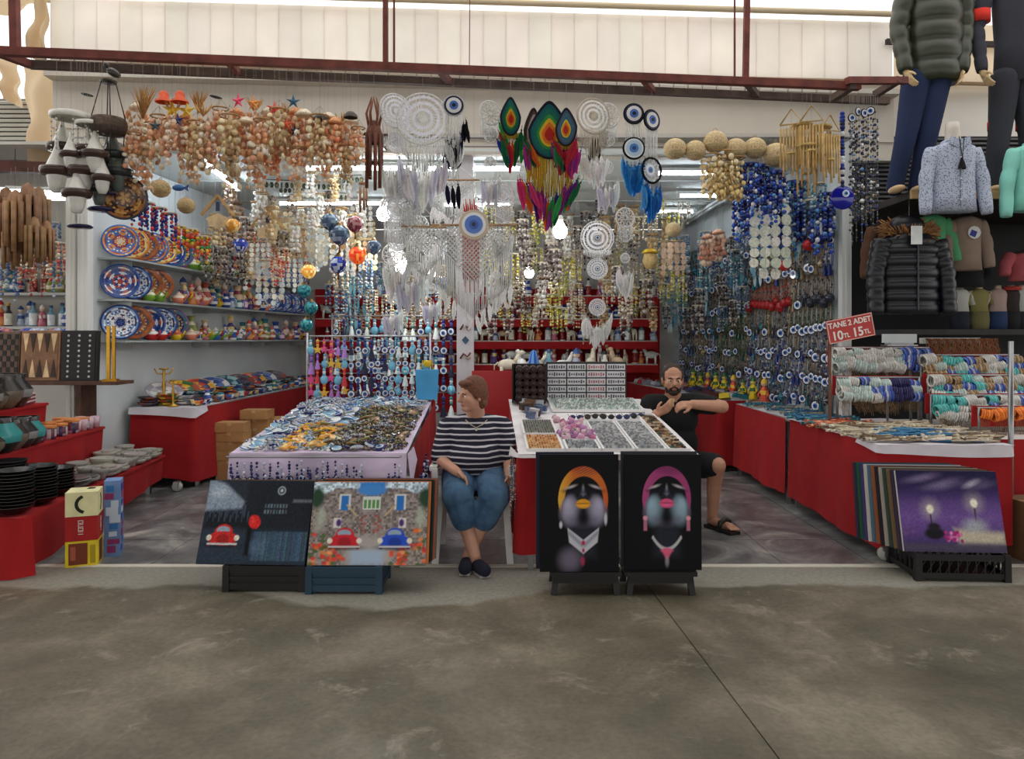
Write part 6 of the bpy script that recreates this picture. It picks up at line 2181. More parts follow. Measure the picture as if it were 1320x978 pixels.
def magnet_mesh(kind, c1, c2):
    m = MB()
    if kind == 'round':
        m.lathe([(0, 0), (.034, 0), (.036, .006), (.03, .012), (0, .013)], c1, 12, cols=[c1, c1, c2, c1])
    elif kind == 'house':
        m.plate_poly([(-.03, -.03), (.03, -.03), (.03, .015), (0, .042), (-.03, .015)], .012, c1, (0, 0, .006), 'Z').box((0, -.01, .014), (.02, .03, .006), c2).box((-.018, .008, .014), (.012, .012, .006), c2)
    elif kind == 'star':
        pts = []
        for k in range(10):
            a = 2 * PI * k / 10
            q = .042 if k % 2 == 0 else .019
            pts.append((q * math.cos(a), q * math.sin(a)))
        m.plate_poly(pts, .012, c1, (0, 0, .006), 'Z').lathe([(0, .011), (.012, .012), (0, .018)], c2, 8)
    else:
        m.lathe([(0, 0), (.03, 0), (.036, .01), (0, .012)], C(22, 30, 110), 14).lathe([(0, .012), (.022, .0125), (0, .014)], C(236, 238, 240), 12).lathe([(0, .0145), (.013, .015), (0, .016)], C(90, 150, 220), 10).lathe([(0, .0165), (.006, .017), (0, .018)], C(14, 16, 30), 8)
    return m.mesh('magnet', 'ceramic')


BRC = [([C(30, 50, 140), C(226, 230, 236)], 'blue and white'), ([C(120, 90, 60), C(70, 56, 44), C(190, 170, 130)], 'brown'), ([C(90, 140, 170), C(190, 210, 220)], 'pale blue'), ([C(60, 70, 50), C(120, 120, 80)], 'olive'), ([C(200, 200, 206), C(150, 156, 166)], 'silver grey'), ([C(30, 34, 60), C(70, 80, 120)], 'navy')]
BR_P = [Proto('bead_bracelet', bracelet_mesh(p_)) for p_, _ in BRC]
MAGS = [('round', C(220, 224, 226), C(70, 110, 170), 'round white'), ('house', C(226, 160, 80), C(246, 226, 150), 'orange house shaped'), ('house', C(200, 206, 210), C(60, 100, 170), 'grey house shaped'), ('star', C(240, 190, 60), C(220, 90, 50), 'yellow star shaped'), ('eye', None, None, 'blue eye'), ('round', C(120, 170, 200), C(236, 240, 240), 'round pale blue'), ('star', C(90, 130, 190), C(236, 236, 240), 'blue star shaped'), ('round', C(150, 110, 70), C(90, 110, 60), 'round brown green')]
MG_P = [Proto('magnet', magnet_mesh(*a[:3])) for a in MAGS]
cnt = 0
nu_, nv_ = 17, 22
for j in range(nv_):
    for i in range(nu_):
        u, v = (i + U(.1, .9)) / nu_, (j + U(.1, .9)) / nv_
        u = .02 + .95 * u
        v = .015 + .96 * v
        # brown bracelets on one half, pale magnets on the other, orange ones between
        if u > .55 and .05 < v < .75:
            kind = ('b', pick([1, 3, 1, 4, 5, 3])) if U(0, 1) < .8 else ('m', 7)
        elif .25 < u < .55 and v < .4:
            kind = pick([('m', 1), ('m', 3), ('m', 7), ('m', 1), ('b', 2)])
        elif u < .25:
            kind = pick([('m', 0), ('m', 0), ('m', 4), ('m', 2), ('b', 0), ('b', 2), ('m', 5), ('b', 4)])
        else:
            kind = pick([('m', 5), ('m', 0), ('b', 4), ('b', 2), ('m', 0), ('m', 2), ('b', 4), ('m', 5), ('m', 4), ('m', 6)])
        lift = U(0, .012) + (.03 * math.exp(-((u - .72) ** 2) / .02) + .02 * math.exp(-((u - .3) ** 2) / .03)) * (.4 + .6 * math.sin(v * 3.1))
        p0 = table_pt(LT, u, v, lift)
        rot = (TILT + U(-.35, .35), U(-.35, .35), U(0, 6.28))
        if kind[0] == 'b':
            BR_P[kind[1]].put(p0, '%s bead bracelet heaped on the lavender cloth' % BRC[kind[1]][1], 'bracelet', rot, U(.95, 1.35), 'bracelets on the lavender table')
        else:
            MG_P[kind[1]].put(p0, '%s fridge magnet heaped on the lavender cloth' % MAGS[kind[1]][3], 'magnet', rot, U(.9, 1.3), 'magnets on the lavender table', col=jit((1, 1, 1), .12))
# a bed of loose beads under them that nobody could count
m = MB()
for k in range(2600):
    u, v = U(.01, .99), U(.01, .98)
    lift = (.03 * math.exp(-((u - .72) ** 2) / .02) + .02 * math.exp(-((u - .3) ** 2) / .03)) * (.4 + .6 * math.sin(v * 3.1))
    p0 = table_pt(LT, u, v, U(0, .008) + lift * .8)
    r = U(.005, .012)
    c_ = pick([C(110, 84, 56), C(70, 60, 44), C(170, 150, 120), C(60, 70, 110)]) if u > .55 and v < .75 else pick([C(196, 206, 214), C(150, 180, 210), C(226, 230, 230), C(206, 210, 214), C(230, 200, 140), C(160, 190, 184)])
    m.box(p0, (r * 2.2, r * 1.6, r), jit(c_, .15), rot=(U(-.5, .5), U(-.5, .5), U(0, 3)))
tag(ob('loose_beads', m.mesh('loose_beads', 'glassy')), 'loose beads and charms strewn over the lavender cloth', 'beads', kind='stuff')
# dark key charms hung along the front of the lavender cloth
chm = [bead_strand_mesh(5, .10, [C(24, 34, 100), C(40, 60, 140), C(16, 20, 50), C(190, 196, 210)], .006, .011, 'key_charm', end='eye') for _ in range(3)]
for i in range(54):
    px = 298 + (i % 27) * 8.4 + U(-2, 2)
    if 470 < px < 500:
        continue
    p0 = at(px, 592 + U(0, 10) + (i // 27) * 12, 4.70 - (i // 27) * .015)
    Proto('key_charm', chm[i % 3]).put(p0, 'navy eye key charm in the %s row along the lavender cloth' % ('upper', 'lower')[i // 27], 'charm', (0, 0, U(-.6, .6)), U(.9, 1.2), 'key charms along the lavender cloth')
solo('charm_rail', MB().tube([(-1.82, 4.70, ZF - .012), (-.72, 4.70, ZF - .012)], .006, C(150, 150, 156), 6).tube([(-1.82, 4.70, ZF - .012), (-1.82, 4.8, ZF - .02)], .006, C(150, 150, 156), 6).tube([(-.72, 4.70, ZF - .012), (-.72, 4.8, ZF - .02)], .006, C(150, 150, 156), 6), 'metal', 'thin metal rail holding key charms before the lavender cloth', 'rail')
# light stars and charms hung at the side next to the seated woman
for i in range(14):
    p0 = Vector((-.61 + U(0, .02), 4.85 + .09 * i * .4, .70 - U(0, .12)))
    Proto('key_charm', chm[i % 3]).put(p0, 'blue grey key charm on the red skirt beside the woman', 'charm', (0, 0, U(0, 3)), 1.1, 'key charms on the red skirt', col=(1.2, 1.2, 1.3))

# ------------------------------------------------------------------ charm stands behind the trinket table
def charm_stand(x0, x1, y, z0, z1, rows, label):
    t = thing('charm_stand', label, 'display stand', ((x0 + x1) / 2, y, 0))
    w_ = x1 - x0
    for s in (-1, 1):
        ob('post', MB().tube([(s * w_ / 2, 0, 0), (s * w_ / 2, 0, z1 + .03)], .01, C(170, 172, 176), 6).mesh('post', 'metal'), t)
    for k in range(rows):
        z = lerp(z1, z0, k / max(1, rows - 1))
        ob('rail', MB().tube([(-w_ / 2, 0, z), (w_ / 2, 0, z)], .007, C(180, 182, 186), 6).mesh('rail', 'metal'), t)
    ob('foot', MB().box((0, 0, .012), (w_ + .05, .3, .024), C(120, 120, 124)).mesh('foot', 'metal'), t)


charm_stand(-1.80, -.72, 6.48, 1.15, 1.52, 4, 'metal stand of hanging charms behind the trinket table')
def charm(pal, end, ln=.09):
    m = MB().tube([(0, 0, 0), (0, 0, -ln * .4)], .0015, C(160, 160, 160), 3)
    for k in range(3):
        m.ball((0, 0, -ln * (.4 + .2 * k)), (.013, .013, .013), pal[k % len(pal)], 6, 5)
    if end == 'star':
        pts = []
        for k in range(10):
            a = 2 * PI * k / 10 + PI / 2
            q = .042 if k % 2 == 0 else .018
            pts.append((q * math.cos(a), q * math.sin(a)))
        m.plate_poly(pts, .012, pal[0], (0, 0, -ln - .02))
    elif end == 'eye':
        eye_disc(m, (0, 0, -ln - .02), .03, n=12)
    elif end == 'tassel':
        m.lathe([(.026, -ln - .08), (.018, -ln - .04), (.008, -ln), (0, -ln + .01)], pal[1 % len(pal)], 8)
    else:
        m.ball((0, 0, -ln - .02), (.03, .018, .034), pal[0], 8, 6)
    return Proto('hanging_charm', m.mesh('hanging_charm', 'plastic'))


CHS = [(charm([C(226, 70, 140), C(240, 150, 60)], 'star'), 'pink star charm'), (charm([C(240, 190, 60), C(230, 90, 50)], 'star'), 'yellow star charm'), (charm([C(236, 110, 60), C(200, 50, 60)], 'tassel'), 'red orange tassel charm'), (charm([C(120, 90, 190), C(180, 130, 210)], 'tassel'), 'purple tassel charm'),
       (charm([C(26, 36, 110), C(60, 90, 170)], 'eye'), 'navy eye charm'), (charm([C(40, 60, 150), C(20, 24, 60)], 'tassel'), 'navy tassel charm'), (charm([C(120, 190, 220), C(230, 236, 240)], 'ball'), 'sky blue ball charm'), (charm([C(210, 220, 226), C(150, 190, 206)], 'eye'), 'pale eye charm'), (charm([C(60, 160, 170), C(230, 240, 240)], 'tassel'), 'aqua tassel charm')]
for r in range(4):
    z = lerp(1.52, 1.15, r / 3)
    for i in range(18):
        x = -1.76 + i * .059
        k = (pick([0, 1, 2, 3, 6]) if i < 6 else pick([4, 5, 4, 7]) if i < 12 else pick([6, 7, 8, 7]))
        CHS[k][0].put((x, 6.465 + U(-.03, 0), z - .004), '%s on the %s rail behind the trinket table' % (CHS[k][1], ('top', 'second', 'third', 'bottom')[r]), 'charm', (0, 0, U(-.6, .6)), U(.95, 1.25), 'charms on the metal stand')
gbag = Proto('gift_bag', MB().box((0, 0, .10), (.14, .07, .2), C(80, 170, 226), taper=1.12).mesh('gift_bag', 'cardboard'))
gbag.part('handle', MB().tube([(-.04, 0, .2), (-.03, 0, .26), (.03, 0, .26), (.04, 0, .2)], .004, C(240, 210, 60), 5).ball((0, 0, .24), (.03, .02, .025), C(240, 206, 60), 7, 5).mesh('handle', 'yarn'))
gbag.put((-.72, 6.25, ZK + .01), 'bright sky blue gift bag with yellow bow behind trinkets', 'bag', (0, 0, .1), 1.25)
# second row of stands further back in the middle of the stall
charm_stand(-2.0, -.6, 8.2, .9, 1.75, 5, 'metal stand of blue charms deeper in the stall')
for r in range(5):
    z = lerp(1.75, .9, r / 4)
    for i in range(16):
        k = pick([4, 5, 6, 7, 8, 8])
        CHS[k][0].put((-1.95 + i * .085, 8.18, z - .004), '%s on the %s rail of the deeper stand' % (CHS[k][1], ('top', 'second', 'third', 'fourth', 'bottom')[r]), 'charm', (0, 0, U(-.6, .6)), U(1.2, 1.7), 'charms on the deeper stand')

# ------------------------------------------------------------------ jewellery table
def tray(u0, u1, v0, v1, base, pal, label, rows, cols, kind='ring'):
    a, b_, c_, d_ = table_pt(RT, u0, v0), table_pt(RT, u1, v0), table_pt(RT, u1, v1), table_pt(RT, u0, v1)
    cen = (a + b_ + c_ + d_) / 4
    pts = [p - cen for p in (a, b_, c_, d_)]
    h = .012
    m = MB().add([tuple(p) for p in pts] + [tuple(p + Vector((0, 0, h))) for p in pts], [(3, 2, 1, 0), (4, 5, 6, 7), (0, 1, 5, 4), (1, 2, 6, 5), (2, 3, 7, 6), (3, 0, 4, 7)], base)
    o = solo('jewellery_tray', m, 'cloth', label, 'tray', cen)
    r = MB()
    for k in range(4):
        r.beam(pts[k] + Vector((0, 0, h)), pts[(k + 1) % 4] + Vector((0, 0, h)), .014, .02, C(232, 230, 230))
    ob('rim', r.mesh('rim', 'plastic'), o)
    g = MB()
    for j in range(rows):
        for i in range(cols):
            u, v = (i + .5) / cols * .92 + .04, (j + .5) / rows * .92 + .04
            p = pts[0].lerp(pts[1], u).lerp(pts[3].lerp(pts[2], u), v) + Vector((0, 0, h + .004))
            cc = jit(pick(pal), .15)
            if kind == 'ring':
                g.box(p + Vector((0, 0, .005)), (.012, .008, .014), cc)
            else:
                g.box(p, (U(.02, .045), U(.015, .03), U(.006, .016)), cc, rot=(0, 0, U(0, 3)))
    q = ob('jewel_rows', g.mesh('jewel_rows', 'metal' if kind == 'ring' else 'glassy'), o)
    q['kind'] = 'stuff'


SIL = [C(190, 190, 194), C(150, 152, 156), C(216, 216, 216)]
tray(.03, .24, .26, .50, C(190, 186, 176), [C(150, 150, 140), C(120, 120, 116)], 'tray of dull grey rings beside the woman', 14, 12)
tray(.03, .24, .02, .24, C(226, 206, 170), [C(216, 170, 110), C(236, 200, 150), C(190, 120, 80)], 'tray of amber and gold rings at the table corner', 12, 12)
tray(.265, .46, .02, .16, C(196, 204, 206), SIL, 'tray of pale silver chains at the front edge', 6, 12)
tray(.48, .66, .02, .48, C(186, 188, 190), SIL, 'tray of silver rings in tight rows', 24, 14)
tray(.68, .85, .02, .48, C(176, 178, 182), SIL, 'second tray of silver rings beside the stone tray', 24, 14)
tray(.87, .985, .02, .62, C(170, 160, 150), [C(110, 70, 50), C(60, 50, 46), C(200, 180, 150), C(150, 110, 80), C(90, 100, 90)], 'narrow tray of brown stones along the table edge', 22, 4, 'stone')
tray(.28, .95, .70, .97, C(200, 210, 206), [C(180, 196, 190), C(150, 160, 156), C(226, 230, 226)], 'wide pale green tray of earrings before the drawer cabinet', 10, 40)
pouch = Proto('organza_pouch', MB().lathe([(0, 0), (.03, 0), (.045, .02), (.03, .05), (.012, .06), (.03, .075)], C(206, 150, 180), 9).mesh('organza_pouch', 'cloth'))
pouch.part('ribbon', MB().ring((0, 0, .06), .014, .004, C(236, 230, 226), 'Z', 10, 4).mesh('ribbon', 'yarn'))
for i in range(26):
    u, v = .27 + .18 * U(0, 1), .18 + .32 * (i + .5) / 26
    pouch.put(table_pt(RT, u, v, .012), 'soft pink or cream pouch lying between the ring trays', 'pouch', (U(.6, 1.5), 0, U(0, 6)), U(.5, .75), 'pouches on the jewellery table', col=pick([(1, 1, 1), (1.1, 1.5, 1.1), (.8, .75, .95), (1.15, 1.6, 1.25), (.9, .6, .7)]))
glasses = Proto('sunglasses')
glasses.part('lens', MB().ball((-.033, 0, .012), (.028, .006, .022), C(24, 24, 28), 8, 6).mesh('lens', 'glassy'))
glasses.part('lens', MB().ball((.033, 0, .012), (.028, .006, .022), C(24, 24, 28), 8, 6).mesh('lens', 'glassy'))
glasses.part('frame', MB().tube([(-.065, .1, .016), (-.064, 0, .018), (0, -.004, .02), (.064, 0, .018), (.065, .1, .016)], .003, C(40, 36, 34), 5).mesh('frame', 'plastic'))
for i in range(9):
    glasses.put(table_pt(RT, .42 + .055 * i, .54 + U(0, .06), .012), 'dark or blue sunglasses in the row behind the silver trays', 'sunglasses', (TILT, 0, U(-.3, .3)), .85, 'sunglasses on the jewellery table', col=pick([(1, 1, 1), (1, 1, 1), (2, 3, 9), (5, 3, 2)]))
box_s = Proto('trinket_box', MB().box((0, 0, .02), (.06, .05, .04), (1, 1, 1)).mesh('trinket_box', 'wood'))
box_s.part('lid', MB().box((0, 0, .045), (.064, .054, .012), (.8, .8, .8)).mesh('lid', 'wood'))
for i in range(20):
    box_s.put(table_pt(RT, .05 + .21 * U(0, 1), .54 + .42 * (i + .5) / 20, .012), 'small brown trinket box in the pile near the dark bracelet rolls', 'box', (TILT, 0, U(0, 3)), U(.8, 1.3), 'trinket boxes', col=jit(pick([C(70, 50, 40), C(110, 80, 60), C(190, 190, 196), C(60, 40, 36), C(90, 110, 140)]), .15))
# drawer cabinet
cab = thing('drawer_cabinet', 'black cabinet of small white labelled drawers on the jewellery table', 'cabinet', (.63, 6.22, ZK))
ob('body', MB().box((0, .08, .16), (.68, .10, .33), C(24, 24, 27)).mesh('body', 'plastic'), cab)
for r in range(5):
    for c_ in range(4):
        x, z = -.25 + c_ * .167, .035 + r * .062
        d_ = ob('drawer', MB().box((x, .028, z), (.155, .012, .05), C(220, 220, 224)).mesh('drawer', 'plastic'), cab)
        m = MB()
        for k in range(7):
            m.box((x - .06 + k * .02, .020, z), (.012, .003, U(.012, .034)), jit(C(90, 92, 100) if c_ != 2 else C(170, 110, 116), .3))
        ob('label_print', m.mesh('label_print', 'print'), d_)
roll = Proto('bracelet_roll', MB().tube([(0, -.12, 0), (0, .12, 0)], .02, C(50, 34, 28), 8).mesh('bracelet_roll', 'wood'))
m = MB()
for k in range(9):
    m.ring((0, -.11 + k * .027, 0), .026, .006, jit(C(60, 40, 34), .3), 'Y', 10, 4)
roll.part('bracelets', m.mesh('bracelets', 'wood'))
for r in range(5):
    for c_ in range(4):
        roll.put((.06 + c_ * .058, 6.16, ZK + .035 + r * .058), 'dark brown roll of wooden bracelets stacked beside the drawer cabinet', 'bracelets', (0, 0, 0), 1.0, 'dark bracelet rolls')
solo('roll_rack', MB().box((.15, 6.29, ZK + .15), (.28, .015, .32), C(40, 28, 24)).box((.005, 6.2, ZK + .15), (.012, .2, .32), C(40, 28, 24)).box((.275, 6.2, ZK + .15), (.012, .2, .32), C(40, 28, 24)), 'wood', 'dark wooden rack holding the bracelet rolls', 'rack')
# beaded keyrings at the red side next to the woman
for i in range(30):
    p0 = Vector((.02 - .0 + U(-.03, .0), 4.70 + .012 * i, .72 - U(0, .06) + .002 * i))
    k = RND.randrange(4)
    Proto('bead_necklace', neck[k]).put(p0, 'cream and grey bead strand hung on the corner of the jewellery table', 'necklace', (0, 0, U(0, 3)), U(.28, .45), 'bead strands on the table corner', col=pick([(1.6, 1.5, 1.2), (1.3, 1.5, 1.0), (1.8, 1.7, 1.5), (1.6, .6, .5)]))
# red chair back and pale carton behind the woman
ch = thing('red_chair', 'red chair back standing behind the seated woman', 'chair', (-.16, 6.6, 0))
ob('backrest', MB().box((0, .2, .95), (.42, .04, .5), C(186, 26, 30)).mesh('backrest', 'plastic'), ch)
ob('seat', MB().box((0, 0, .46), (.44, .44, .04), C(176, 24, 28)).mesh('seat', 'plastic'), ch)
for sx in (-1, 1):
    ob('leg', MB().beam((sx * .2, .2, 0), (sx * .2, .2, .95), .03, .03, C(60, 60, 64)).mesh('leg', 'metal'), ch)
    ob('leg', MB().beam((sx * .2, -.2, 0), (sx * .2, -.2, .45), .03, .03, C(60, 60, 64)).mesh('leg', 'metal'), ch)
# ornaments on the white post
m = MB()
po = thing('post_ornaments', 'three small ornaments pinned on the white central post', 'ornament', at(600, 445, 7.12))
for dz, k in ((.18, 0), (.05, 1), (-.1, 2)):
    mm = MB()
    if k == 1:
        mm.plate_poly([(0, -.04), (.035, 0), (0, .04), (-.035, 0)], .012, C(50, 90, 110))
    else:
        mm.tube([(-.05, 0, -.03), (-.02, 0, .02), (.02, 0, -.01), (.05, 0, .03)], .010, C(110, 60, 56), 5).ball((.03, 0, -.02), (.025, .01, .02), C(190, 170, 150), 6, 4)
    ob('ornament', mm.mesh('ornament', 'wood'), po, (0, 0, dz))

# ------------------------------------------------------------------ red shelves on the back wall
bkc = MB().box((-.4, 11.985, 1.3), (5.6, .02, 2.0), RED)
solo('back_cloth', bkc, 'cloth', 'red cloth lining the back wall behind the shelves', 'cloth')
for q, z in enumerate((2.16, 1.80, 1.45, 1.08)):
    nm = ('uppermost', 'second', 'third', 'lowest')[q]
    o = solo('back_shelf', MB().box((-.4, 11.8, z), (5.4, .34, .03), C(200, 194, 186)), 'plastic', '%s long red fronted shelf on the back wall' % nm, 'shelf')
    ob('front_cloth', MB().box((-.4, 11.62, z - .06), (5.4, .012, .12), RED).mesh('front_cloth', 'cloth'), o)
    for i in range(38):
        x = -2.95 + i * .14 + U(-.03, .03)
        pr = pick(BOTS + FIGS + ANIM + [BOTS[0], ANIM[0], VASES[3]] + BOWLS[:1])
        nm2 = sl[pr.name]
        pr.put((x, 11.78 + U(-.06, .06), z + .016), '%s on the %s back wall shelf' % (nm2, nm), pr.name.split('_')[0], (0, 0, U(0, 6)), U(1.15, 1.75), 'goods on the %s back shelf' % nm)
# white statues on a side table behind the drawers
solo('side_table', MB().box((.55, 8.6, 1.02), (1.5, .45, .04), C(120, 40, 40)).box((-.1, 8.6, .5), (.05, .4, 1.0), C(90, 80, 80)).box((1.2, 8.6, .5), (.05, .4, 1.0), C(90, 80, 80)), 'wood', 'side table with white animal statues behind the drawer cabinet', 'table')
for i in range(9):
    pr = (ANIM[0], ANIM[2], ANIM[0], BOTS[2], ANIM[2], FIGS[3], ANIM[0], BOTS[0], ANIM[1])[i]
    pr.put((-.05 + i * .16, 8.55 + U(-.08, .08), 1.04), '%s on the side table behind the drawer cabinet' % sl[pr.name], pr.name.split('_')[0], (0, 0, U(-.5, 3)), U(1.6, 2.1), 'statues on the side table')
drp = Proto('blue_drape', MB().lathe([(.10, 0), (.075, .10), (.05, .2), (.03, .28), (0, .3)], C(50, 100, 200), 12, sector=lambda k, i: C(50, 100, 200) if k % 2 else C(120, 170, 230)).mesh('blue_drape', 'cloth'))
drp.put((.25, 8.5, 1.04), 'blue draped cone ornament beside the white animal statues', 'ornament', (0, 0, 0), 1.1)

# ------------------------------------------------------------------ the bead wall
ROWZ = [2.78, 2.45, 2.14, 1.86, 1.60, 1.36, 1.14]
PN = [([C(24, 40, 110), C(60, 100, 170), C(200, 210, 220)], 'blue'), ([C(30, 70, 60), C(40, 100, 80), C(110, 140, 110)], 'dark green'), ([C(40, 44, 60), C(90, 96, 110), C(150, 150, 150)], 'charcoal'), ([C(170, 30, 34), C(200, 60, 50), C(110, 20, 26)], 'dark red'), ([C(120, 180, 200), C(70, 140, 170), C(220, 230, 232)], 'aqua'), ([C(130, 110, 80), C(90, 76, 60), C(190, 176, 140)], 'brown'), ([C(30, 90, 110), C(20, 60, 90), C(90, 150, 160)], 'teal')]


def wall_piece(pal, kind):
    m = MB()
    for k in range(6):
        x = -.035 + k * .014
        m.tube([(x * .5, 0, 0), (x + U(-.004, .004), -.012, -.12), (x * .7, -.012, -.22 - U(0, .03))], .0035, jit(pick([pal[1], pal[2], C(120, 96, 70), C(150, 126, 96)]), .15), 3)
    for k in range(8):
        m.ball((U(-.032, .032), -.014, -.06 - .02 * k), .0095, pal[k % 3], 5, 4)
    if kind == 'eye':
        eye_disc(m, (0, -.014, -.225), .042, n=14)
    elif kind == 'ball':
        m.ball((0, -.02, -.23), .042, pal[0], 10, 7)
    elif kind == 'flower':
        m.lathe([(0, 0), (.045, .0), (.02, .02), (0, .024)], pal[0], 10, (0, -.012, -.225), axis='Y', sector=lambda k, i: pal[0] if k % 2 else pal[2])
    else:
        m.lathe([(.022, -.29), (.016, -.24), (.006, -.2), (0, -.19)], pal[0], 7, (0, -.012, 0))
    return m.mesh('wall_necklace', 'glassy')


WPC = {}
for ci, (pal, nm) in enumerate(PN):
    for kd in ('eye', 'ball', 'flower', 'tassel'):
        WPC[ci, kd] = Proto('wall_necklace', wall_piece(pal, kd))
wang = math.atan2(RW(YB) - RW(6.85), YB - 6.85)
for r, z in enumerate(ROWZ):
    o = MB().beam((RW(6.95) - .04, 6.95, z + .005), (RW(11.8) - .04, 11.8, z + .005), .02, .02, C(180, 186, 188))
    ob('hook_rail', o.mesh('hook_rail', 'metal'), wall_right)
    Y = 6.95
    while Y < 11.5:
        t = (Y - 6.95) / 4.6
        ci = pick([0, 2, 4, 0, 6, 5]) if r < 2 else pick([0, 2, 1, 6, 5, 2])
        kd = pick(['eye', 'tassel', 'flower', 'eye', 'tassel'])
        if r in (2,) and .16 < t < .40:
            ci, kd = 3, 'ball'
        if r == 2 and t < .1:
            ci, kd = 2, 'ball'
        if r in (2, 3, 4) and .4 < t < .6:
            ci = 1
        if r == 3 and t < .14:
            ci, kd = 1, 'eye'
        if r >= 4 and t < .4:
            ci = pick([0, 0, 2, 6])
        WPC[ci, kd].put((RW(Y) - .06, Y, z), '%s bead piece with %s end, %s bead wall rail' % (PN[ci][1], {'eye': 'an eye', 'ball': 'a ball', 'flower': 'a flower', 'tassel': 'a tassel'}[kd], ('uppermost', 'second', 'third', 'fourth', 'fifth', 'sixth', 'lowest')[r]), 'necklace', (0, 0, -1.05 + U(-.2, .2)), U(1.0, 1.35), 'bead pieces on the bead wall')
        Y += .088 + .010 * (Y - 6.95)
big_red = Proto('red_ball_charm', MB().ball((0, 0, 0), .06, C(190, 36, 36), 14, 9).mesh('red_ball_charm', 'glassy'))
big_red.part('cap', MB().lathe([(.02, .055), (.012, .075), (0, .08)], C(60, 50, 44), 8).mesh('cap', 'metal'))
for px, py in ((1042, 316), (1012, 342)):
    hang(big_red, px, py, 7.1, 'glossy red ball hanging before the bead wall', 'ball', .95, 'red balls before the bead wall')

# goods on the far right table and the middle table
bag = Proto('beaded_purse', MB().box((0, 0, .03), (.16, .10, .05), (1, 1, 1), taper=.85).mesh('beaded_purse', 'cloth'))
bag.part('strap', MB().tube([(-.06, 0, .05), (-.03, .02, .075), (.03, .02, .075), (.06, 0, .05)], .005, (.7, .7, .7), 5).mesh('strap', 'cloth'))
for i in range(46):
    v = (i + .5) / 46
    Y = 8.35 + 3.2 * v
    xl, xr = lerp(2.38, 1.9, v), lerp(2.84, 2.5, v)
    bag.put((lerp(xl, xr, (i % 3 + U(.2, .8)) / 3), Y, .808), 'small flat cloth purse on the far right table', 'purse', (U(-.2, .2), U(-.2, .2), U(0, 6)), U(.8, 1.2), 'purses on the far right table', col=pick([C(190, 50, 60), C(40, 60, 120), C(226, 200, 60), C(60, 50, 60), C(200, 200, 206), C(110, 60, 90), C(40, 110, 120), C(150, 150, 160), C(90, 40, 44)]))
doll = fig_proto(C(236, 206, 40), C(60, 110, 60), C(240, 220, 120))
doll2 = fig_proto(C(226, 90, 60), C(240, 200, 60), C(240, 200, 160))
for i in range(9):
    v = (i + .5) / 9
    Y = 7.9 + 2.6 * v
    (doll if i % 3 else doll2).put((RW(Y) - .22, Y, .808 if Y > 8.28 else .785), 'small bright yellow doll below the bead wall' if i % 3 else 'small orange doll below the bead wall', 'doll', (0, 0, -1 + U(-.4, .4)), U(1.1, 1.5), 'dolls below the bead wall')


def strand_mesh(pal, ln=.30, n=3):
    m = MB()
    for k in range(n):
        y0, z0 = U(-.012, .012), .005 + .005 * k
        pts = [(lerp(-ln / 2, ln / 2, t / 6), y0 + .012 * math.sin(t * 1.3 + k), z0 + .003 * math.sin(t * 2 + k)) for t in range(7)]
        m.tube(pts, .0055, pal[k % len(pal)], 5)
    for k in range(7):
        m.ball((lerp(-ln / 2, ln / 2, (k + .5) / 7), U(-.01, .01), .012), (.011, .010, .009), jit(pal[(k + 1) % len(pal)], .15), 5, 4)
    return m.mesh('bracelet_strand', 'shell')


ST = [([C(216, 204, 184), C(236, 228, 212), C(190, 176, 150)], 'cream'), ([C(30, 90, 140), C(20, 70, 120), C(60, 130, 170)], 'blue'), ([C(220, 130, 90), C(236, 170, 130), C(190, 90, 60)], 'orange'), ([C(60, 130, 150), C(90, 170, 180), C(40, 90, 120)], 'teal'), ([C(150, 130, 100), C(206, 190, 160), C(110, 90, 70)], 'tan')]
STP = [[Proto('bracelet_strand', strand_mesh(p_)) for _ in range(2)] for p_, _ in ST]
for j in range(24):
    for i in range(5):
        Y = 5.08 + j * .058 + U(-.02, .02)
        x = 2.60 + i * .155 + U(-.04, .04)
        t = (Y - 5.0)
        if Y > 5.85 and x > 2.75:
            continue
        if 5.1 < Y < 5.45 and 2.62 < x < 3.08:
            k = 1
        elif 5.75 < Y < 6.1 and x < 2.85:
            k = pick([2, 0, 4, 2])
        elif Y > 6.1:
            k = pick([3, 1, 3])
        else:
            k = pick([0, 0, 0, 4])
        pr = STP[k][RND.randrange(2)]
        for lay in range(2):
            pr.put((x + lay * U(-.05, .05), Y + lay * .03, .785 + .018 * lay + U(0, .015)), '%s bracelet strand laid on the white sheet of the bracelet table' % ST[k][1], 'bracelet', (U(-.12, .12), U(-.08, .08), U(-.5, .5)), U(1.0, 1.35), 'bracelet strands on the table')
for i in range(40):
    Y = 6.72 + 1.35 * (i + .5) / 40
    k = pick([3, 1, 3, 0, 4])
    STP[k][0].put((2.58 + U(0, .26), Y, .785 + U(0, .015)), '%s bracelet strand on the middle right-hand table' % ST[k][1], 'bracelet', (0, 0, U(-.6, .6)), U(.7, .95), 'bracelet strands on the middle table')

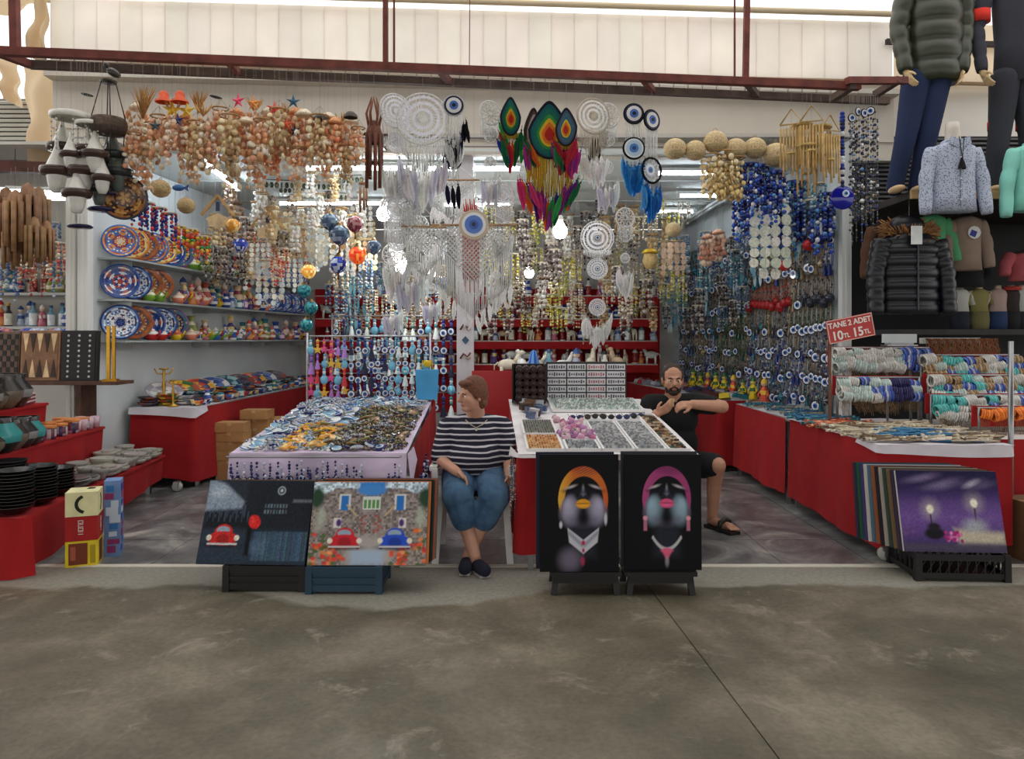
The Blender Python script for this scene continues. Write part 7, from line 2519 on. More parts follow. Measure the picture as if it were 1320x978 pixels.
# ------------------------------------------------------------------ bracelet rack on its own table
RX = [(3.44, 5.3), (4.35, 5.3), (4.35, 6.62), (3.44, 6.62)]
table('plain table under the bracelet rack beside the steel pole', RX, .775)
solo('table_skirt', drape([(3.44, 5.29), (4.36, 5.29)], (.775,) * 2, (.08,) * 2, RED, .012, 8, .02), 'cloth', 'red skirt behind the steel pole', 'cloth')
rack = thing('bracelet_rack', 'stepped rack with rods full of beaded bracelet rolls', 'rack', (3.45, 6.2, .78))
RODS = [(2.72, 3.55, 6.28, 1.42), (2.66, 3.35, 6.05, 1.18), (3.42, 4.25, 6.18, 1.36), (3.38, 4.2, 6.0, 1.20), (3.3, 4.15, 5.82, 1.05), (3.55, 4.2, 5.62, .97)]
for x0, x1, y, z in RODS:
    ob('rod', MB().tube([(x0 - 3.45, y - 6.2, z - .78), (x1 - 3.45, y - 6.2, z - .78)], .008, C(170, 170, 172), 6).mesh('rod', 'metal'), rack)
    ob('support', MB().tube([(x0 - 3.44, y - 6.2, 0), (x0 - 3.44, y - 6.2, z - .78)], .01, C(150, 150, 152), 6).mesh('support', 'metal'), rack)
    ob('support', MB().tube([(x1 - 3.46, y - 6.2, 0), (x1 - 3.46, y - 6.2, z - .78)], .01, C(150, 150, 152), 6).mesh('support', 'metal'), rack)
    ob('red_board', MB().box(((x0 + x1) / 2 - 3.45, y - 6.2 + .07, z - .78 - .07), (x1 - x0, .012, .16), RED).mesh('red_board', 'cloth'), rack)
top_b = MB().box((.35, .2, .70), (.5, .05, .05), C(216, 216, 210))
ob('top_board', top_b.mesh('top_board', 'plastic'), rack)
ob('support', MB().tube([(.35, .2, 0), (.35, .2, .70)], .01, C(150, 150, 152), 6).mesh('support', 'metal'), rack)


def roll_proto(pal, tail=False):
    m = MB()
    for k in range(5):
        m.ring((-.032 + k * .016, 0, -.022), .034, .0085, jit(pal[k % len(pal)], .1), 'X', 10, 4)
    p = Proto('bracelet_bunch', m.mesh('bracelet_bunch', 'shell'))
    c_ = MB()
    for k in range(7):
        c_.tube([(-.03 + k * .01, 0, -.05), (-.03 + k * .011, -.01, -.13 - U(0, .03))], .0018, C(170, 140, 100), 3)
    p.part('cords', c_.mesh('cords', 'yarn'))
    return p


RP = [(roll_proto([C(226, 222, 214), C(206, 206, 200)]), 'white'), (roll_proto([C(206, 214, 210), C(180, 200, 196)]), 'pale grey green'), (roll_proto([C(90, 120, 200), C(60, 80, 170), C(210, 216, 230)]), 'blue'), (roll_proto([C(80, 180, 180), C(120, 206, 200)]), 'turquoise'), (roll_proto([C(236, 120, 40), C(246, 150, 60)]), 'bright orange'), (roll_proto([C(60, 50, 110), C(40, 44, 90)]), 'dark violet'), (roll_proto([C(196, 170, 130), C(150, 120, 90)]), 'tan')]
for q, (x0, x1, y, z) in enumerate(RODS):
    n_ = int((x1 - x0) / .082)
    for lay in range(3):
        for i in range(n_):
            x = x0 + .05 + i * .082
            k = pick([0, 0, 1, 0, 1]) if q == 0 else (pick([0, 1, 1, 2]) if q == 1 else pick([6, 0, 2, 1, 3]) if q in (2, 3) else (pick([3, 0, 2, 0]) if q == 4 else 4))
            if q == 1 and i in (5, 6):
                k = 5
            if q == 0 and i > n_ - 4:
                k = 2
            if q == 5 and lay:
                continue
            RP[k][0].put((x, y - .028 - .018 * lay, z - .022 - .055 * lay + U(-.016, .012)), '%s bracelet roll, %s layer of the %s' % (RP[k][1], ('top', 'middle', 'bottom')[lay], ('upper rod by the sign', 'lower rod by the sign', 'highest rod by the pole', 'second rod by the pole', 'third rod by the pole', 'lowest rod by the pole')[q]), 'bracelets', (U(-.4, .4), U(-.25, .25), U(-.3, .3)), U(.85, 1.35), 'bracelet rolls on the rack')
raf = Proto('raffia_bunch')
m = MB()
for k in range(26):
    m.tube([(U(-.05, .05), U(-.01, .01), 0), (U(-.06, .06), -.02, -.1), (U(-.07, .07), -.02, -.18)], .003, jit(pick([C(176, 140, 96), C(196, 110, 80), C(150, 120, 84)]), .2), 3)
raf.part('raffia', m.mesh('raffia', 'yarn'))
for i in range(8):
    raf.put((3.60 + .075 * i, 6.33, 1.50), 'bunch of tan raffia cords hung below the white top board', 'raffia', (0, 0, 0), 1.0, 'raffia bunches')
wb = at(1163, 418, 6.3)
solo('white_box', MB().box((0, 0, 0), (.24, .12, .075), C(214, 222, 224)).box((0, 0, -.045), (.2, .1, .015), C(190, 196, 198)), 'plastic', 'white lidded box on top of the bracelet rack', 'box', (wb.x, 6.35, 1.5))
solo('box_stand', MB().tube([(wb.x - .1, 6.35, .78), (wb.x - .1, 6.35, 1.445)], .01, C(150, 150, 150), 6).tube([(wb.x + .1, 6.35, .78), (wb.x + .1, 6.35, 1.445)], .01, C(150, 150, 150), 6).box((wb.x, 6.35, 1.44), (.26, .12, .012), C(150, 150, 150)), 'metal', 'thin metal stand under the white lidded box', 'stand')


# ------------------------------------------------------------------ price sign
def text_mesh(txt, size, name, col):
    cu = bpy.data.curves.new(name, 'FONT')
    cu.body = txt
    cu.size = size
    cu.extrude = .0012
    cu.offset = size * .025
    cu.align_x = 'CENTER'
    o = bpy.data.objects.new(name, cu)
    COL.objects.link(o)
    dg = bpy.context.evaluated_depsgraph_get()
    me = bpy.data.meshes.new_from_object(o.evaluated_get(dg))
    bpy.data.objects.remove(o)
    me.name = name
    ca = me.color_attributes.new('Col', 'FLOAT_COLOR', 'CORNER')
    ca.data.foreach_set('color', np.tile(np.array([*col, 1], np.float32), (len(me.loops), 1)).ravel())
    me.materials.clear()
    me.materials.append(MATS['print'])
    return me


sg = at(1096, 423, 6.0)
sign = thing('price_sign', 'red price sign with white prices on a stick by the bead wall', 'sign', (sg.x, sg.y, .78), (0, 0, .12))
hz = sg.z - .78
ob('board', MB().box((0, 0, 0), (.40, .012, .19), C(186, 40, 38)).mesh('board', 'plastic'), sign, (0, 0, hz), (0, -.19, 0))
bd = [c_ for c_ in sign.children][0]
m = MB()
for s in (-1, 1):
    m.box((0, -.008, s * .09), (.40, .004, .006), C(226, 190, 180)).box((s * .197, -.008, 0), (.006, .004, .19), C(226, 190, 180))
ob('border', m.mesh('border', 'print'), bd)
for txt, x, z, s in (('TANE', -.11, .028, .062), ('2 ADET', .085, .028, .062), ('10', -.125, -.072, .10), ('TL', -.045, -.066, .05), ('15', .055, -.072, .10), ('TL', .135, -.066, .05)):
    ob('lettering', text_mesh(txt, s, 'lettering', C(240, 232, 226)), bd, (x, -.0085, z), (PI / 2, 0, 0))
ob('stick', MB().box((-.17, .012, hz / 2 - .02), (.02, .012, hz + .12), C(110, 70, 50)).mesh('stick', 'wood'), sign)

# steel pole and brown carton at the end of the bracelet table
x = xz(1303, 5.15)
solo('steel_pole', MB().tube([(x, 5.15, 0), (x, 5.15, 1.48)], .018, C(150, 152, 154), 10).lathe([(0, 0), (.06, 0), (.06, .012), (.02, .02)], C(170, 170, 172), 12, (x, 5.15, 0)), 'metal', 'bare steel pole at the end of the bracelet table', 'pole')
cb = solo('brown_carton', MB().box((0, 0, .2), (.45, .4, .4), C(120, 84, 56)), 'cardboard', 'large brown carton on the floor behind the steel pole', 'carton', (xz(1340, 5.0) + .08, 5.0, 0), (0, 0, .1))
ob('tape', MB().box((0, 0, .401), (.452, .06, .002), C(160, 124, 90)).mesh('tape', 'plastic'), cb)
# ------------------------------------------------------------------ people
def blob(mb, name, voxel, smooth, material, colour=None):
    """merge overlapping closed shapes into one continuous smooth surface"""
    src = bpy.data.meshes.new('blob_source')
    src.from_pydata(mb.v, [], mb.f)
    o = bpy.data.objects.new('blob_source', src)
    COL.objects.link(o)
    r = o.modifiers.new('r', 'REMESH')
    r.mode = 'VOXEL'
    r.voxel_size = voxel
    s_ = o.modifiers.new('s', 'SMOOTH')
    s_.factor = .5
    s_.iterations = smooth
    dg = bpy.context.evaluated_depsgraph_get()
    me = bpy.data.meshes.new_from_object(o.evaluated_get(dg))
    bpy.data.objects.remove(o)
    bpy.data.meshes.remove(src)
    me.name = name
    n_ = len(me.vertices)
    co = np.empty(n_ * 3, np.float32)
    me.vertices.foreach_get('co', co)
    co = co.reshape(-1, 3)
    cc = np.ones((n_, 4), np.float32)
    if colour is not None:
        cc[:, :3] = colour(co) if callable(colour) else np.array(colour)
    ca = me.color_attributes.new('Col', 'FLOAT_COLOR', 'POINT')
    ca.data.foreach_set('color', cc.ravel())
    me.polygons.foreach_set('use_smooth', np.ones(len(me.polygons), bool))
    me.materials.clear()
    me.materials.append(MATS[material])
    return me


def limb(m, pts, rs, n=12):
    pts = [Vector(p) for p in pts]
    m.tube(pts, list(rs), (1, 1, 1), n)
    for p, r in zip(pts, rs):
        m.ball(p, r * .99, (1, 1, 1), 12, 8)
    return m


def head_frame(c, face, up=(0, 0, 1)):
    f = Vector(face).normalized()
    s = f.cross(Vector(up)).normalized()         # person's right
    u = s.cross(f).normalized()
    M = Matrix((( -s.x, -f.x, u.x), (-s.y, -f.y, u.y), (-s.z, -f.z, u.z)))   # local x, y, z columns; face looks along local -y
    return lambda x, y, z: Vector(c) + M @ Vector((x, y, z)), M


def eball(m, H, M, c, r):
    """ellipsoid in head space"""
    vs0 = MB().ball((0, 0, 0), r, (1, 1, 1), 14, 10)
    m.add([H(p[0] + c[0], p[1] + c[1], p[2] + c[2]) for p in vs0.v], vs0.f, (1, 1, 1))


def head(m, H, M, k=1.0, jaw=1.0):
    eball(m, H, M, (0, .014 * k, .032 * k), (.074 * k, .094 * k, .086 * k))
    eball(m, H, M, (0, -.022 * k, -.03 * k), (.062 * k * jaw, .068 * k, .082 * k))
    eball(m, H, M, (0, -.055 * k, -.088 * k), (.034 * k * jaw, .032 * k, .026 * k))
    for s in (-1, 1):
        eball(m, H, M, (s * .036 * k, -.055 * k, -.022 * k), (.03 * k, .028 * k, .03 * k))
        eball(m, H, M, (s * .076 * k, .012 * k, -.012 * k), (.010 * k, .02 * k, .033 * k))
    eball(m, H, M, (0, -.080 * k, .022 * k), (.045 * k, .014 * k, .012 * k))
    limb(m, [H(0, -.088 * k, .014 * k), H(0, -.108 * k, -.022 * k)], (.010 * k, .016 * k), 10)
    eball(m, H, M, (0, -.09 * k, -.030 * k), (.020 * k, .014 * k, .009 * k))
    eball(m, H, M, (0, -.083 * k, -.054 * k), (.024 * k, .012 * k, .006 * k))
    eball(m, H, M, (0, -.080 * k, -.064 * k), (.021 * k, .012 * k, .006 * k))


def hand(m, wrist, d, nrm, thumb, curl=.5, k=1.0):
    """d: towards the fingertips, nrm: out of the back of the hand, thumb: side the thumb leaves on"""
    d, nrm = Vector(d).normalized(), Vector(nrm).normalized()
    t = Vector(thumb)
    t = (t - d * t.dot(d)).normalized()
    nrm = (nrm - d * nrm.dot(d) - t * nrm.dot(t)).normalized()
    w_ = Vector(wrist)
    limb(m, [w_, w_ + d * .035 * k], (.026 * k, .026 * k))
    for s in (-1, 0, 1):
        limb(m, [w_ + d * .02 * k + t * s * .018 * k, w_ + d * .08 * k + t * s * .024 * k], (.016 * k, .014 * k), 8)
    for i, (off, ln) in enumerate(((.030, .072), (.011, .080), (-.009, .075), (-.028, .058))):
        b_ = w_ + d * .082 * k + t * off * k
        d1 = (d * math.cos(curl) - nrm * math.sin(curl))
        d2 = (d * math.cos(curl * 2.1) - nrm * math.sin(curl * 2.1))
        p1 = b_ + d1 * ln * .45 * k
        limb(m, [b_, p1, p1 + d2 * ln * .5 * k], (.0098 * k, .009 * k, .0078 * k), 8)
    b_ = w_ + d * .03 * k + t * .03 * k
    p1 = b_ + (t * .7 + d * .7 - nrm * .2).normalized() * .035 * k
    limb(m, [b_, p1, p1 + (d * .9 + t * .2 - nrm * .35).normalized() * .03 * k], (.013 * k, .011 * k, .009 * k), 8)


SKIN = np.array(C(196, 146, 122))
LIP = np.array(C(170, 96, 88))


def skin_colour(H_inv, lipc=LIP, base=SKIN, k=1.0):
    def f(co):
        out = np.tile(base, (len(co), 1))
        loc = H_inv(co)
        m_ = np.exp(-((loc[:, 0] / (.022 * k)) ** 2 + ((loc[:, 2] + .059 * k) / (.010 * k)) ** 2) ** 2) * (loc[:, 1] < -.06 * k)
        out = out * (1 - m_[:, None]) + lipc * m_[:, None]
        return out
    return f


def inv_of(c, M):
    Mi = np.array(M.transposed())
    c = np.array(c)
    return lambda co: (co - c) @ Mi.T


def face_parts(parent, H, M, k, iris, browc, brow_t=.006):
    for s in (-1, 1):
        m = MB()
        eball(m, H, M, (s * .030 * k, -.078 * k, .0 * k), (.013 * k, .009 * k, .0085 * k))
        m.c = [C(226, 220, 214)] * len(m.f)
        n0 = len(m.f)
        eball(m, H, M, (s * .030 * k, -.0855 * k, .0 * k), (.006 * k, .003 * k, .006 * k))
        m.c[n0:] = [iris] * (len(m.f) - n0)
        m.s = [True] * len(m.f)
        ob('eye', m.mesh('eye', 'glassy'), parent)
        m = MB().tube([H(s * .012 * k, -.088 * k, .019 * k), H(s * .03 * k, -.090 * k, .025 * k), H(s * .048 * k, -.078 * k, .018 * k)], [brow_t * .8 * k, brow_t * k, brow_t * .5 * k], browc, 6)
        ob('eyebrow', m.mesh('eyebrow', 'hair'), parent)


def one(m, col):
    m.c = [col] * len(m.f)
    return m


def inflate_colour(c):
    return np.array(c)


# ---- the seated woman
wp = lambda px, py, Y: at(px, py, Y)
HC = wp(608, 509, 5.05)
WH_, WM = head_frame(HC, (-.80, -.58, -.10))
b = MB()
head(b, WH_, WM, .96, 1.08)
limb(b, [WH_(0, .02, -.06), wp(613, 534, 5.12), wp(613, 545, 5.14)], (.062, .066, .085))
b.ball(wp(612, 565, 5.13), (.19, .14, .16), (1, 1, 1), 16, 12)
b.ball(wp(612, 592, 5.10), (.195, .165, .15), (1, 1, 1), 16, 12)
b.ball(wp(612, 612, 5.14), (.20, .16, .11), (1, 1, 1), 16, 12)
SL, SR = wp(579, 551, 5.13), wp(647, 551, 5.13)
limb(b, [wp(613, 545, 5.14), SL], (.07, .075))
limb(b, [wp(613, 545, 5.14), SR], (.07, .075))
EL, WL = wp(567, 592, 5.05), wp(589, 608, 4.86)
ER, WR = wp(657, 592, 5.07), wp(656, 612, 4.95)
limb(b, [SL, EL, WL], (.068, .050, .032))
limb(b, [SR, ER, WR], (.068, .050, .032))
hand(b, WL, (.75, -.35, -.55), (-.2, -.5, .8), (.2, -.9, .3), .45, .95)
hand(b, WR, (-.1, -.5, -.85), (.9, -.2, .1), (-.1, -.9, .3), .4, .95)
KL, KR = wp(590, 640, 4.80), wp(637, 640, 4.80)
AL, AR = wp(612, 716, 4.74), wp(603, 716, 4.80)
HL, HR = wp(592, 612, 5.12), wp(632, 612, 5.12)
limb(b, [HL, KL], (.105, .085))
limb(b, [HR, KR], (.105, .085))
limb(b, [KL, KL.lerp(AL, .35) + Vector((0, .03, 0)), AL], (.07, .062, .038))
limb(b, [KR, KR.lerp(AR, .35) + Vector((0, .03, 0)), AR], (.07, .062, .038))
FL, FR = AL + Vector((.06, -.10, 0)), AR + Vector((-.01, -.12, 0))
FL.z = FR.z = .045
limb(b, [AL, AL + Vector((.015, 0, -.06)), FL], (.038, .04, .03))
limb(b, [AR, AR + Vector((0, 0, -.06)), FR], (.038, .04, .03))
wroot = ob('person', blob(b, 'person', .0055, 3, 'skin', skin_colour(inv_of(HC, WM), k=.96)))
tag(wroot, 'seated woman in striped top and denim capris, head turned aside, ankles crossed', 'person')
# top
b = MB()
b.ball(wp(612, 564, 5.13), (.205, .155, .165), (1, 1, 1), 18, 12)
b.ball(wp(612, 590, 5.10), (.212, .185, .16), (1, 1, 1), 18, 12)
b.ball(wp(612, 606, 5.13), (.212, .175, .09), (1, 1, 1), 18, 12)
limb(b, [wp(613, 547, 5.14), SL], (.09, .08))
limb(b, [wp(613, 547, 5.14), SR], (.09, .08))
limb(b, [SL, SL.lerp(EL, .9)], (.082, .072))
limb(b, [SR, SR.lerp(ER, .9)], (.082, .072))
ob('shirt', blob(b, 'shirt', .008, 4, 'striped_knit'), wroot)
# capris
b = MB()
b.ball(wp(612, 614, 5.13), (.215, .175, .105), (1, 1, 1), 18, 12)
limb(b, [HL, KL, KL.lerp(AL, .36)], (.125, .105, .088))
limb(b, [HR, KR, KR.lerp(AR, .36)], (.125, .105, .088))
ob('trousers', blob(b, 'trousers', .008, 4, 'denim'), wroot)
# shoes
for A_, F_ in ((AL, FL), (AR, FR)):
    b = MB()
    heel = Vector((A_.x, A_.y + .03, .045))
    limb(b, [heel, heel.lerp(F_, .6), F_ + (F_ - heel).normalized() * .02], (.043, .045, .042))
    b.box((heel + F_) / 2 + Vector((0, 0, -.03)), (.06, .17, .02), (1, 1, 1), rot=(0, 0, math.atan2(F_.x - heel.x, -(F_.y - heel.y))))
    sh = ob('shoe', blob(b, 'shoe', .006, 3, 'cloth', np.array(C(22, 24, 44))), wroot)
    s_ = MB().box((heel + F_) / 2 + Vector((0, .0, -.036)), (.066, .20, .016), C(170, 168, 164), rot=(0, 0, math.atan2(F_.x - heel.x, -(F_.y - heel.y))))
    ob('sole', s_.mesh('sole', 'plastic'), sh)
# hair
b = MB()
eball(b, WH_, WM, (0, .026, .048), (.084, .098, .086))
eball(b, WH_, WM, (0, .055, .0), (.078, .07, .085))
for s in (-1, 1):
    eball(b, WH_, WM, (s * .066, .022, .02), (.022, .055, .058))
eball(b, WH_, WM, (.0, -.045, .086), (.062, .04, .026))
eball(b, WH_, WM, (.02, .05, -.06), (.06, .05, .045))
ob('hair', blob(b, 'hair', .006, 2, 'hair', np.array(C(104, 62, 40))), wroot)
face_parts(wroot, WH_, WM, .96, C(50, 36, 28), C(86, 56, 40), .004)
ob('necklace', MB().tube([wp(600, 541, 5.02), wp(608, 548, 4.985), wp(614, 551, 4.98), wp(622, 547, 4.99), wp(628, 541, 5.03)], .003, C(206, 196, 170), 5).box(wp(614, 553, 4.975), (.012, .004, .022), C(206, 196, 170)).box(wp(614, 552, 4.975), (.02, .004, .006), C(206, 196, 170)).mesh('necklace', 'metal'), wroot)
# her chair
ch = thing('plastic_chair', 'white plastic chair under the seated woman', 'chair', (HL.x + .105, 5.13, 0))
PW = C(214, 214, 212)
ob('seat', MB().box((0, 0, .43), (.46, .44, .03), PW).mesh('seat', 'plastic'), ch)
ob('backrest', MB().surf(lambda u, v: ((u - .5) * .48, .22 + .06 * v - .05 * (2 * u - 1) ** 2, .45 + .45 * v), 10, 6, PW).surf(lambda u, v: ((u - .5) * .48, .24 + .06 * v - .05 * (2 * u - 1) ** 2, .45 + .45 * v), 10, 6, PW).mesh('backrest', 'plastic'), ch)
for sx in (-1, 1):
    ob('leg', MB().beam((sx * .25, -.22, 0), (sx * .22, -.19, .43), .045, .045, PW).mesh('leg', 'plastic'), ch)
    ob('leg', MB().beam((sx * .25, .26, 0), (sx * .22, .2, .43), .045, .045, PW).mesh('leg', 'plastic'), ch)
    ob('armrest', MB().box((sx * .265, -.0, .63), (.05, .42, .03), PW).box((sx * .255, -.2, .53), (.04, .04, .2), PW).mesh('armrest', 'plastic'), ch)

# ---- the seated man
MC = wp(867, 489, 5.98)
MH, MM = head_frame(MC, (-.05, -.98, -.10))
b = MB()
head(b, MH, MM, 1.04, 1.05)
limb(b, [MH(0, .02, -.06), wp(868, 510, 6.04), wp(868, 520, 6.06)], (.062, .064, .09))
b.ball(wp(868, 540, 6.06), (.19, .13, .17), (1, 1, 1), 16, 12)
b.ball(wp(870, 572, 6.06), (.175, .14, .17), (1, 1, 1), 16, 12)
b.ball(wp(872, 590, 6.08), (.18, .14, .11), (1, 1, 1), 16, 12)
S1, S2 = wp(839, 521, 6.06), wp(897, 519, 6.04)
limb(b, [wp(868, 518, 6.06), S1], (.07, .075))
limb(b, [wp(868, 518, 6.06), S2], (.07, .075))
E2, W2 = wp(931, 524, 5.80), wp(893, 521, 5.66)
limb(b, [S2, E2, W2], (.068, .052, .036))
hand(b, W2, (-1, -.1, -.05), (0, -.6, .75), (-.1, -.6, -.6), .55, 1.0)
E1, W1 = wp(836, 556, 5.98), wp(846, 533, 5.72)
limb(b, [S1, E1, W1], (.068, .052, .036))
hand(b, W1, (.6, -.3, .35), (0, -.5, .8), (.2, -.5, .9), .5, 1.0)
G1, G2 = wp(855, 598, 6.06), wp(888, 598, 6.06)
K1, K2 = wp(850, 603, 5.66), wp(924, 600, 5.72)
A1, A2 = wp(846, 672, 5.80), wp(918, 666, 5.84)
A1.z = A2.z = .095
limb(b, [G1, K1], (.10, .072))
limb(b, [G2, K2], (.10, .072))
limb(b, [K1, K1.lerp(A1, .35) + Vector((0, .03, 0)), A1], (.064, .060, .040))
limb(b, [K2, K2.lerp(A2, .35) + Vector((0, .03, 0)), A2], (.064, .060, .040))
for A_, dx in ((A1, -.02), (A2, .10)):
    F_ = A_ + Vector((dx, -.17, 0))
    F_.z = .05
    limb(b, [A_, A_ + Vector((0, .02, -.04)), A_.lerp(F_, .6) + Vector((0, 0, -.02)), F_], (.040, .04, .036, .028))
    t_ = Vector((1, dx, 0)).normalized()
    for q in range(5):
        limb(b, [F_ + t_ * (-.03 + .015 * q), F_ + t_ * (-.034 + .017 * q) + Vector((dx * .2, -.04, -.012))], (.010, .008), 8)
mroot = ob('person', blob(b, 'person', .0055, 3, 'skin', skin_colour(inv_of(MC, MM), base=np.array(C(188, 138, 112)), k=1.04)))
tag(mroot, 'seated bearded man in black shirt and shorts raising one forearm', 'person')
BK = np.array(C(17, 18, 20))
b = MB()
b.ball(wp(868, 540, 6.06), (.205, .148, .18), (1, 1, 1), 18, 12)
b.ball(wp(870, 570, 6.06), (.192, .158, .18), (1, 1, 1), 18, 12)
b.ball(wp(872, 590, 6.08), (.195, .155, .09), (1, 1, 1), 18, 12)
limb(b, [wp(868, 521, 6.06), S1], (.086, .088))
limb(b, [wp(868, 521, 6.06), S2], (.086, .088))
limb(b, [S1, S1.lerp(E1, .75)], (.09, .078))
limb(b, [S2, S2.lerp(E2, .62)], (.09, .078))
ob('shirt', blob(b, 'shirt', .008, 4, 'cloth', BK), mroot)
b = MB()
b.ball(wp(872, 598, 6.07), (.195, .16, .11), (1, 1, 1), 18, 12)
limb(b, [G1, K1.lerp(G1, .12)], (.12, .10))
limb(b, [G2, K2.lerp(G2, .12)], (.12, .10))
ob('shorts', blob(b, 'shorts', .008, 4, 'cloth', np.array(C(24, 25, 28))), mroot)
b = MB()
eball(b, MH, MM, (0, .030, .056), (.080, .094, .078))
eball(b, MH, MM, (0, .055, .01), (.074, .062, .075))
for s in (-1, 1):
    eball(b, MH, MM, (s * .070, .012, .03), (.014, .04, .05))
ob('hair', blob(b, 'hair', .006, 2, 'hair', np.array(C(52, 36, 28))), mroot)
b = MB()
eball(b, MH, MM, (0, -.062, -.094), (.042, .036, .030))
for s in (-1, 1):
    eball(b, MH, MM, (s * .048, -.030, -.072), (.018, .034, .036))
    limb(b, [MH(s * .004, -.104, -.044), MH(s * .034, -.082, -.064), MH(s * .036, -.07, -.085)], (.006, .008, .010), 8)
ob('beard', blob(b, 'beard', .005, 2, 'hair', np.array(C(40, 29, 24))), mroot)
face_parts(mroot, MH, MM, 1.04, C(40, 28, 22), C(34, 25, 21), .006)
for A_, dx in ((A1, -.02), (A2, .10)):
    F_ = A_ + Vector((dx, -.2, 0))
    mid = (A_ + F_) / 2
    rz_ = math.atan2(dx, .2)
    sd = ob('sandal', MB().box((mid.x, mid.y + .01, .012), (.10, .30, .022), C(22, 21, 22), rot=(0, 0, rz_)).mesh('sandal', 'plastic'), mroot)
    tv = Vector((math.cos(rz_), math.sin(rz_), 0))
    c_ = A_.lerp(F_, .62)
    ob('strap', MB().tube([c_ - tv * .054 + Vector((0, 0, .02 - c_.z)), c_ - tv * .045 + Vector((0, 0, .075 - c_.z)), c_ + Vector((0, 0, .095 - c_.z)), c_ + tv * .045 + Vector((0, 0, .075 - c_.z)), c_ + tv * .054 + Vector((0, 0, .02 - c_.z))], .02, C(22, 21, 22), 8).mesh('strap', 'plastic'), sd)
stl = thing('stool', 'low stool under the seated man', 'stool', (G1.x + .1, 6.12, 0))
ob('seat', MB().lathe([(0, .36), (.16, .36), (.17, .38), (.16, .40), (0, .40)], C(70, 50, 40), 18).mesh('seat', 'wood'), stl)
for k in range(4):
    a = k * PI / 2 + .78
    ob('leg', MB().beam((.15 * math.cos(a), .15 * math.sin(a), 0), (.12 * math.cos(a), .12 * math.sin(a), .37), .03, .03, C(60, 44, 36)).mesh('leg', 'wood'), stl)
cup = Proto('tea_glass', MB().lathe([(0, 0), (.02, 0), (.016, .03), (.024, .06), (.022, .06), (.014, .03), (0, .004)], C(190, 150, 110), 10).mesh('tea_glass', 'glassy'))
cp = wp(866, 524, 5.60)
cup.put(cp, 'small pale glass held by the seated man', 'glass', (0, 0, 0), 1.0)

# ------------------------------------------------------------------ clothing stall
def loft(m, secs, col, n=20, caps=True):
    """secs: (centre, rx, ry)"""
    vs, fs, cc = [], [], []
    for (c, rx, ry) in secs:
        for k in range(n):
            t = 2 * PI * k / n
            vs.append((c[0] + rx * math.cos(t), c[1] + ry * math.sin(t), c[2]))
    for i in range(len(secs) - 1):
        for k in range(n):
            fs.append((i * n + k, i * n + (k + 1) % n, (i + 1) * n + (k + 1) % n, (i + 1) * n + k))
            cc.append(col(i) if callable(col) else col)
    if caps:
        fs += [tuple(reversed(range(n))), tuple((len(secs) - 1) * n + k for k in range(n))]
        cc += [cc[0], cc[-1]]
    return m.add(vs, fs, cc, True)


def quilted(m, c, h, w0, w1, d, rows, col, n=24):
    """puffer body hanging from the shoulders at z = 0 down to -h"""
    secs = []
    per = 6
    for i in range(rows * per + 1):
        t = i / (rows * per)
        b_ = abs(math.sin(PI * i / per)) ** .6
        w_ = lerp(w0, w1, t)
        sh = min(1, .62 + t * 4)
        secs.append(((c[0], c[1], c[2] - h * t), (w_ * sh) * (.95 + .07 * b_), d * (.6 + .4 * min(1, t * 5)) * (.86 + .16 * b_)))
    return loft(m, secs, col, n)


def sleeve(m, pts, r0, r1, bumps, col, n=12):
    pts = [Vector(p) for p in pts]
    P, Rr = [], []
    N_ = bumps * 5
    segs = len(pts) - 1
    for i in range(N_ + 1):
        t = i / N_ * segs
        k = min(int(t), segs - 1)
        P.append(pts[k].lerp(pts[k + 1], t - k))
        Rr.append(lerp(r0, r1, i / N_) * (.90 + .13 * abs(math.sin(PI * i / 5)) ** .6))
    return m.tube(P, Rr, col, n)


MSK = C(216, 186, 140)
SHELF_Z = at(0, 252, 6.3).z
ds = struct('trim_10', MB().box((4.45, 6.82, SHELF_Z - .03), (2.3, 1.4, .06), C(48, 38, 34)), 'wood')
ob('edge', MB().box((4.45, 6.1, SHELF_Z - .03), (2.3, .03, .07), C(206, 170, 120)).mesh('edge', 'wood'), ds)


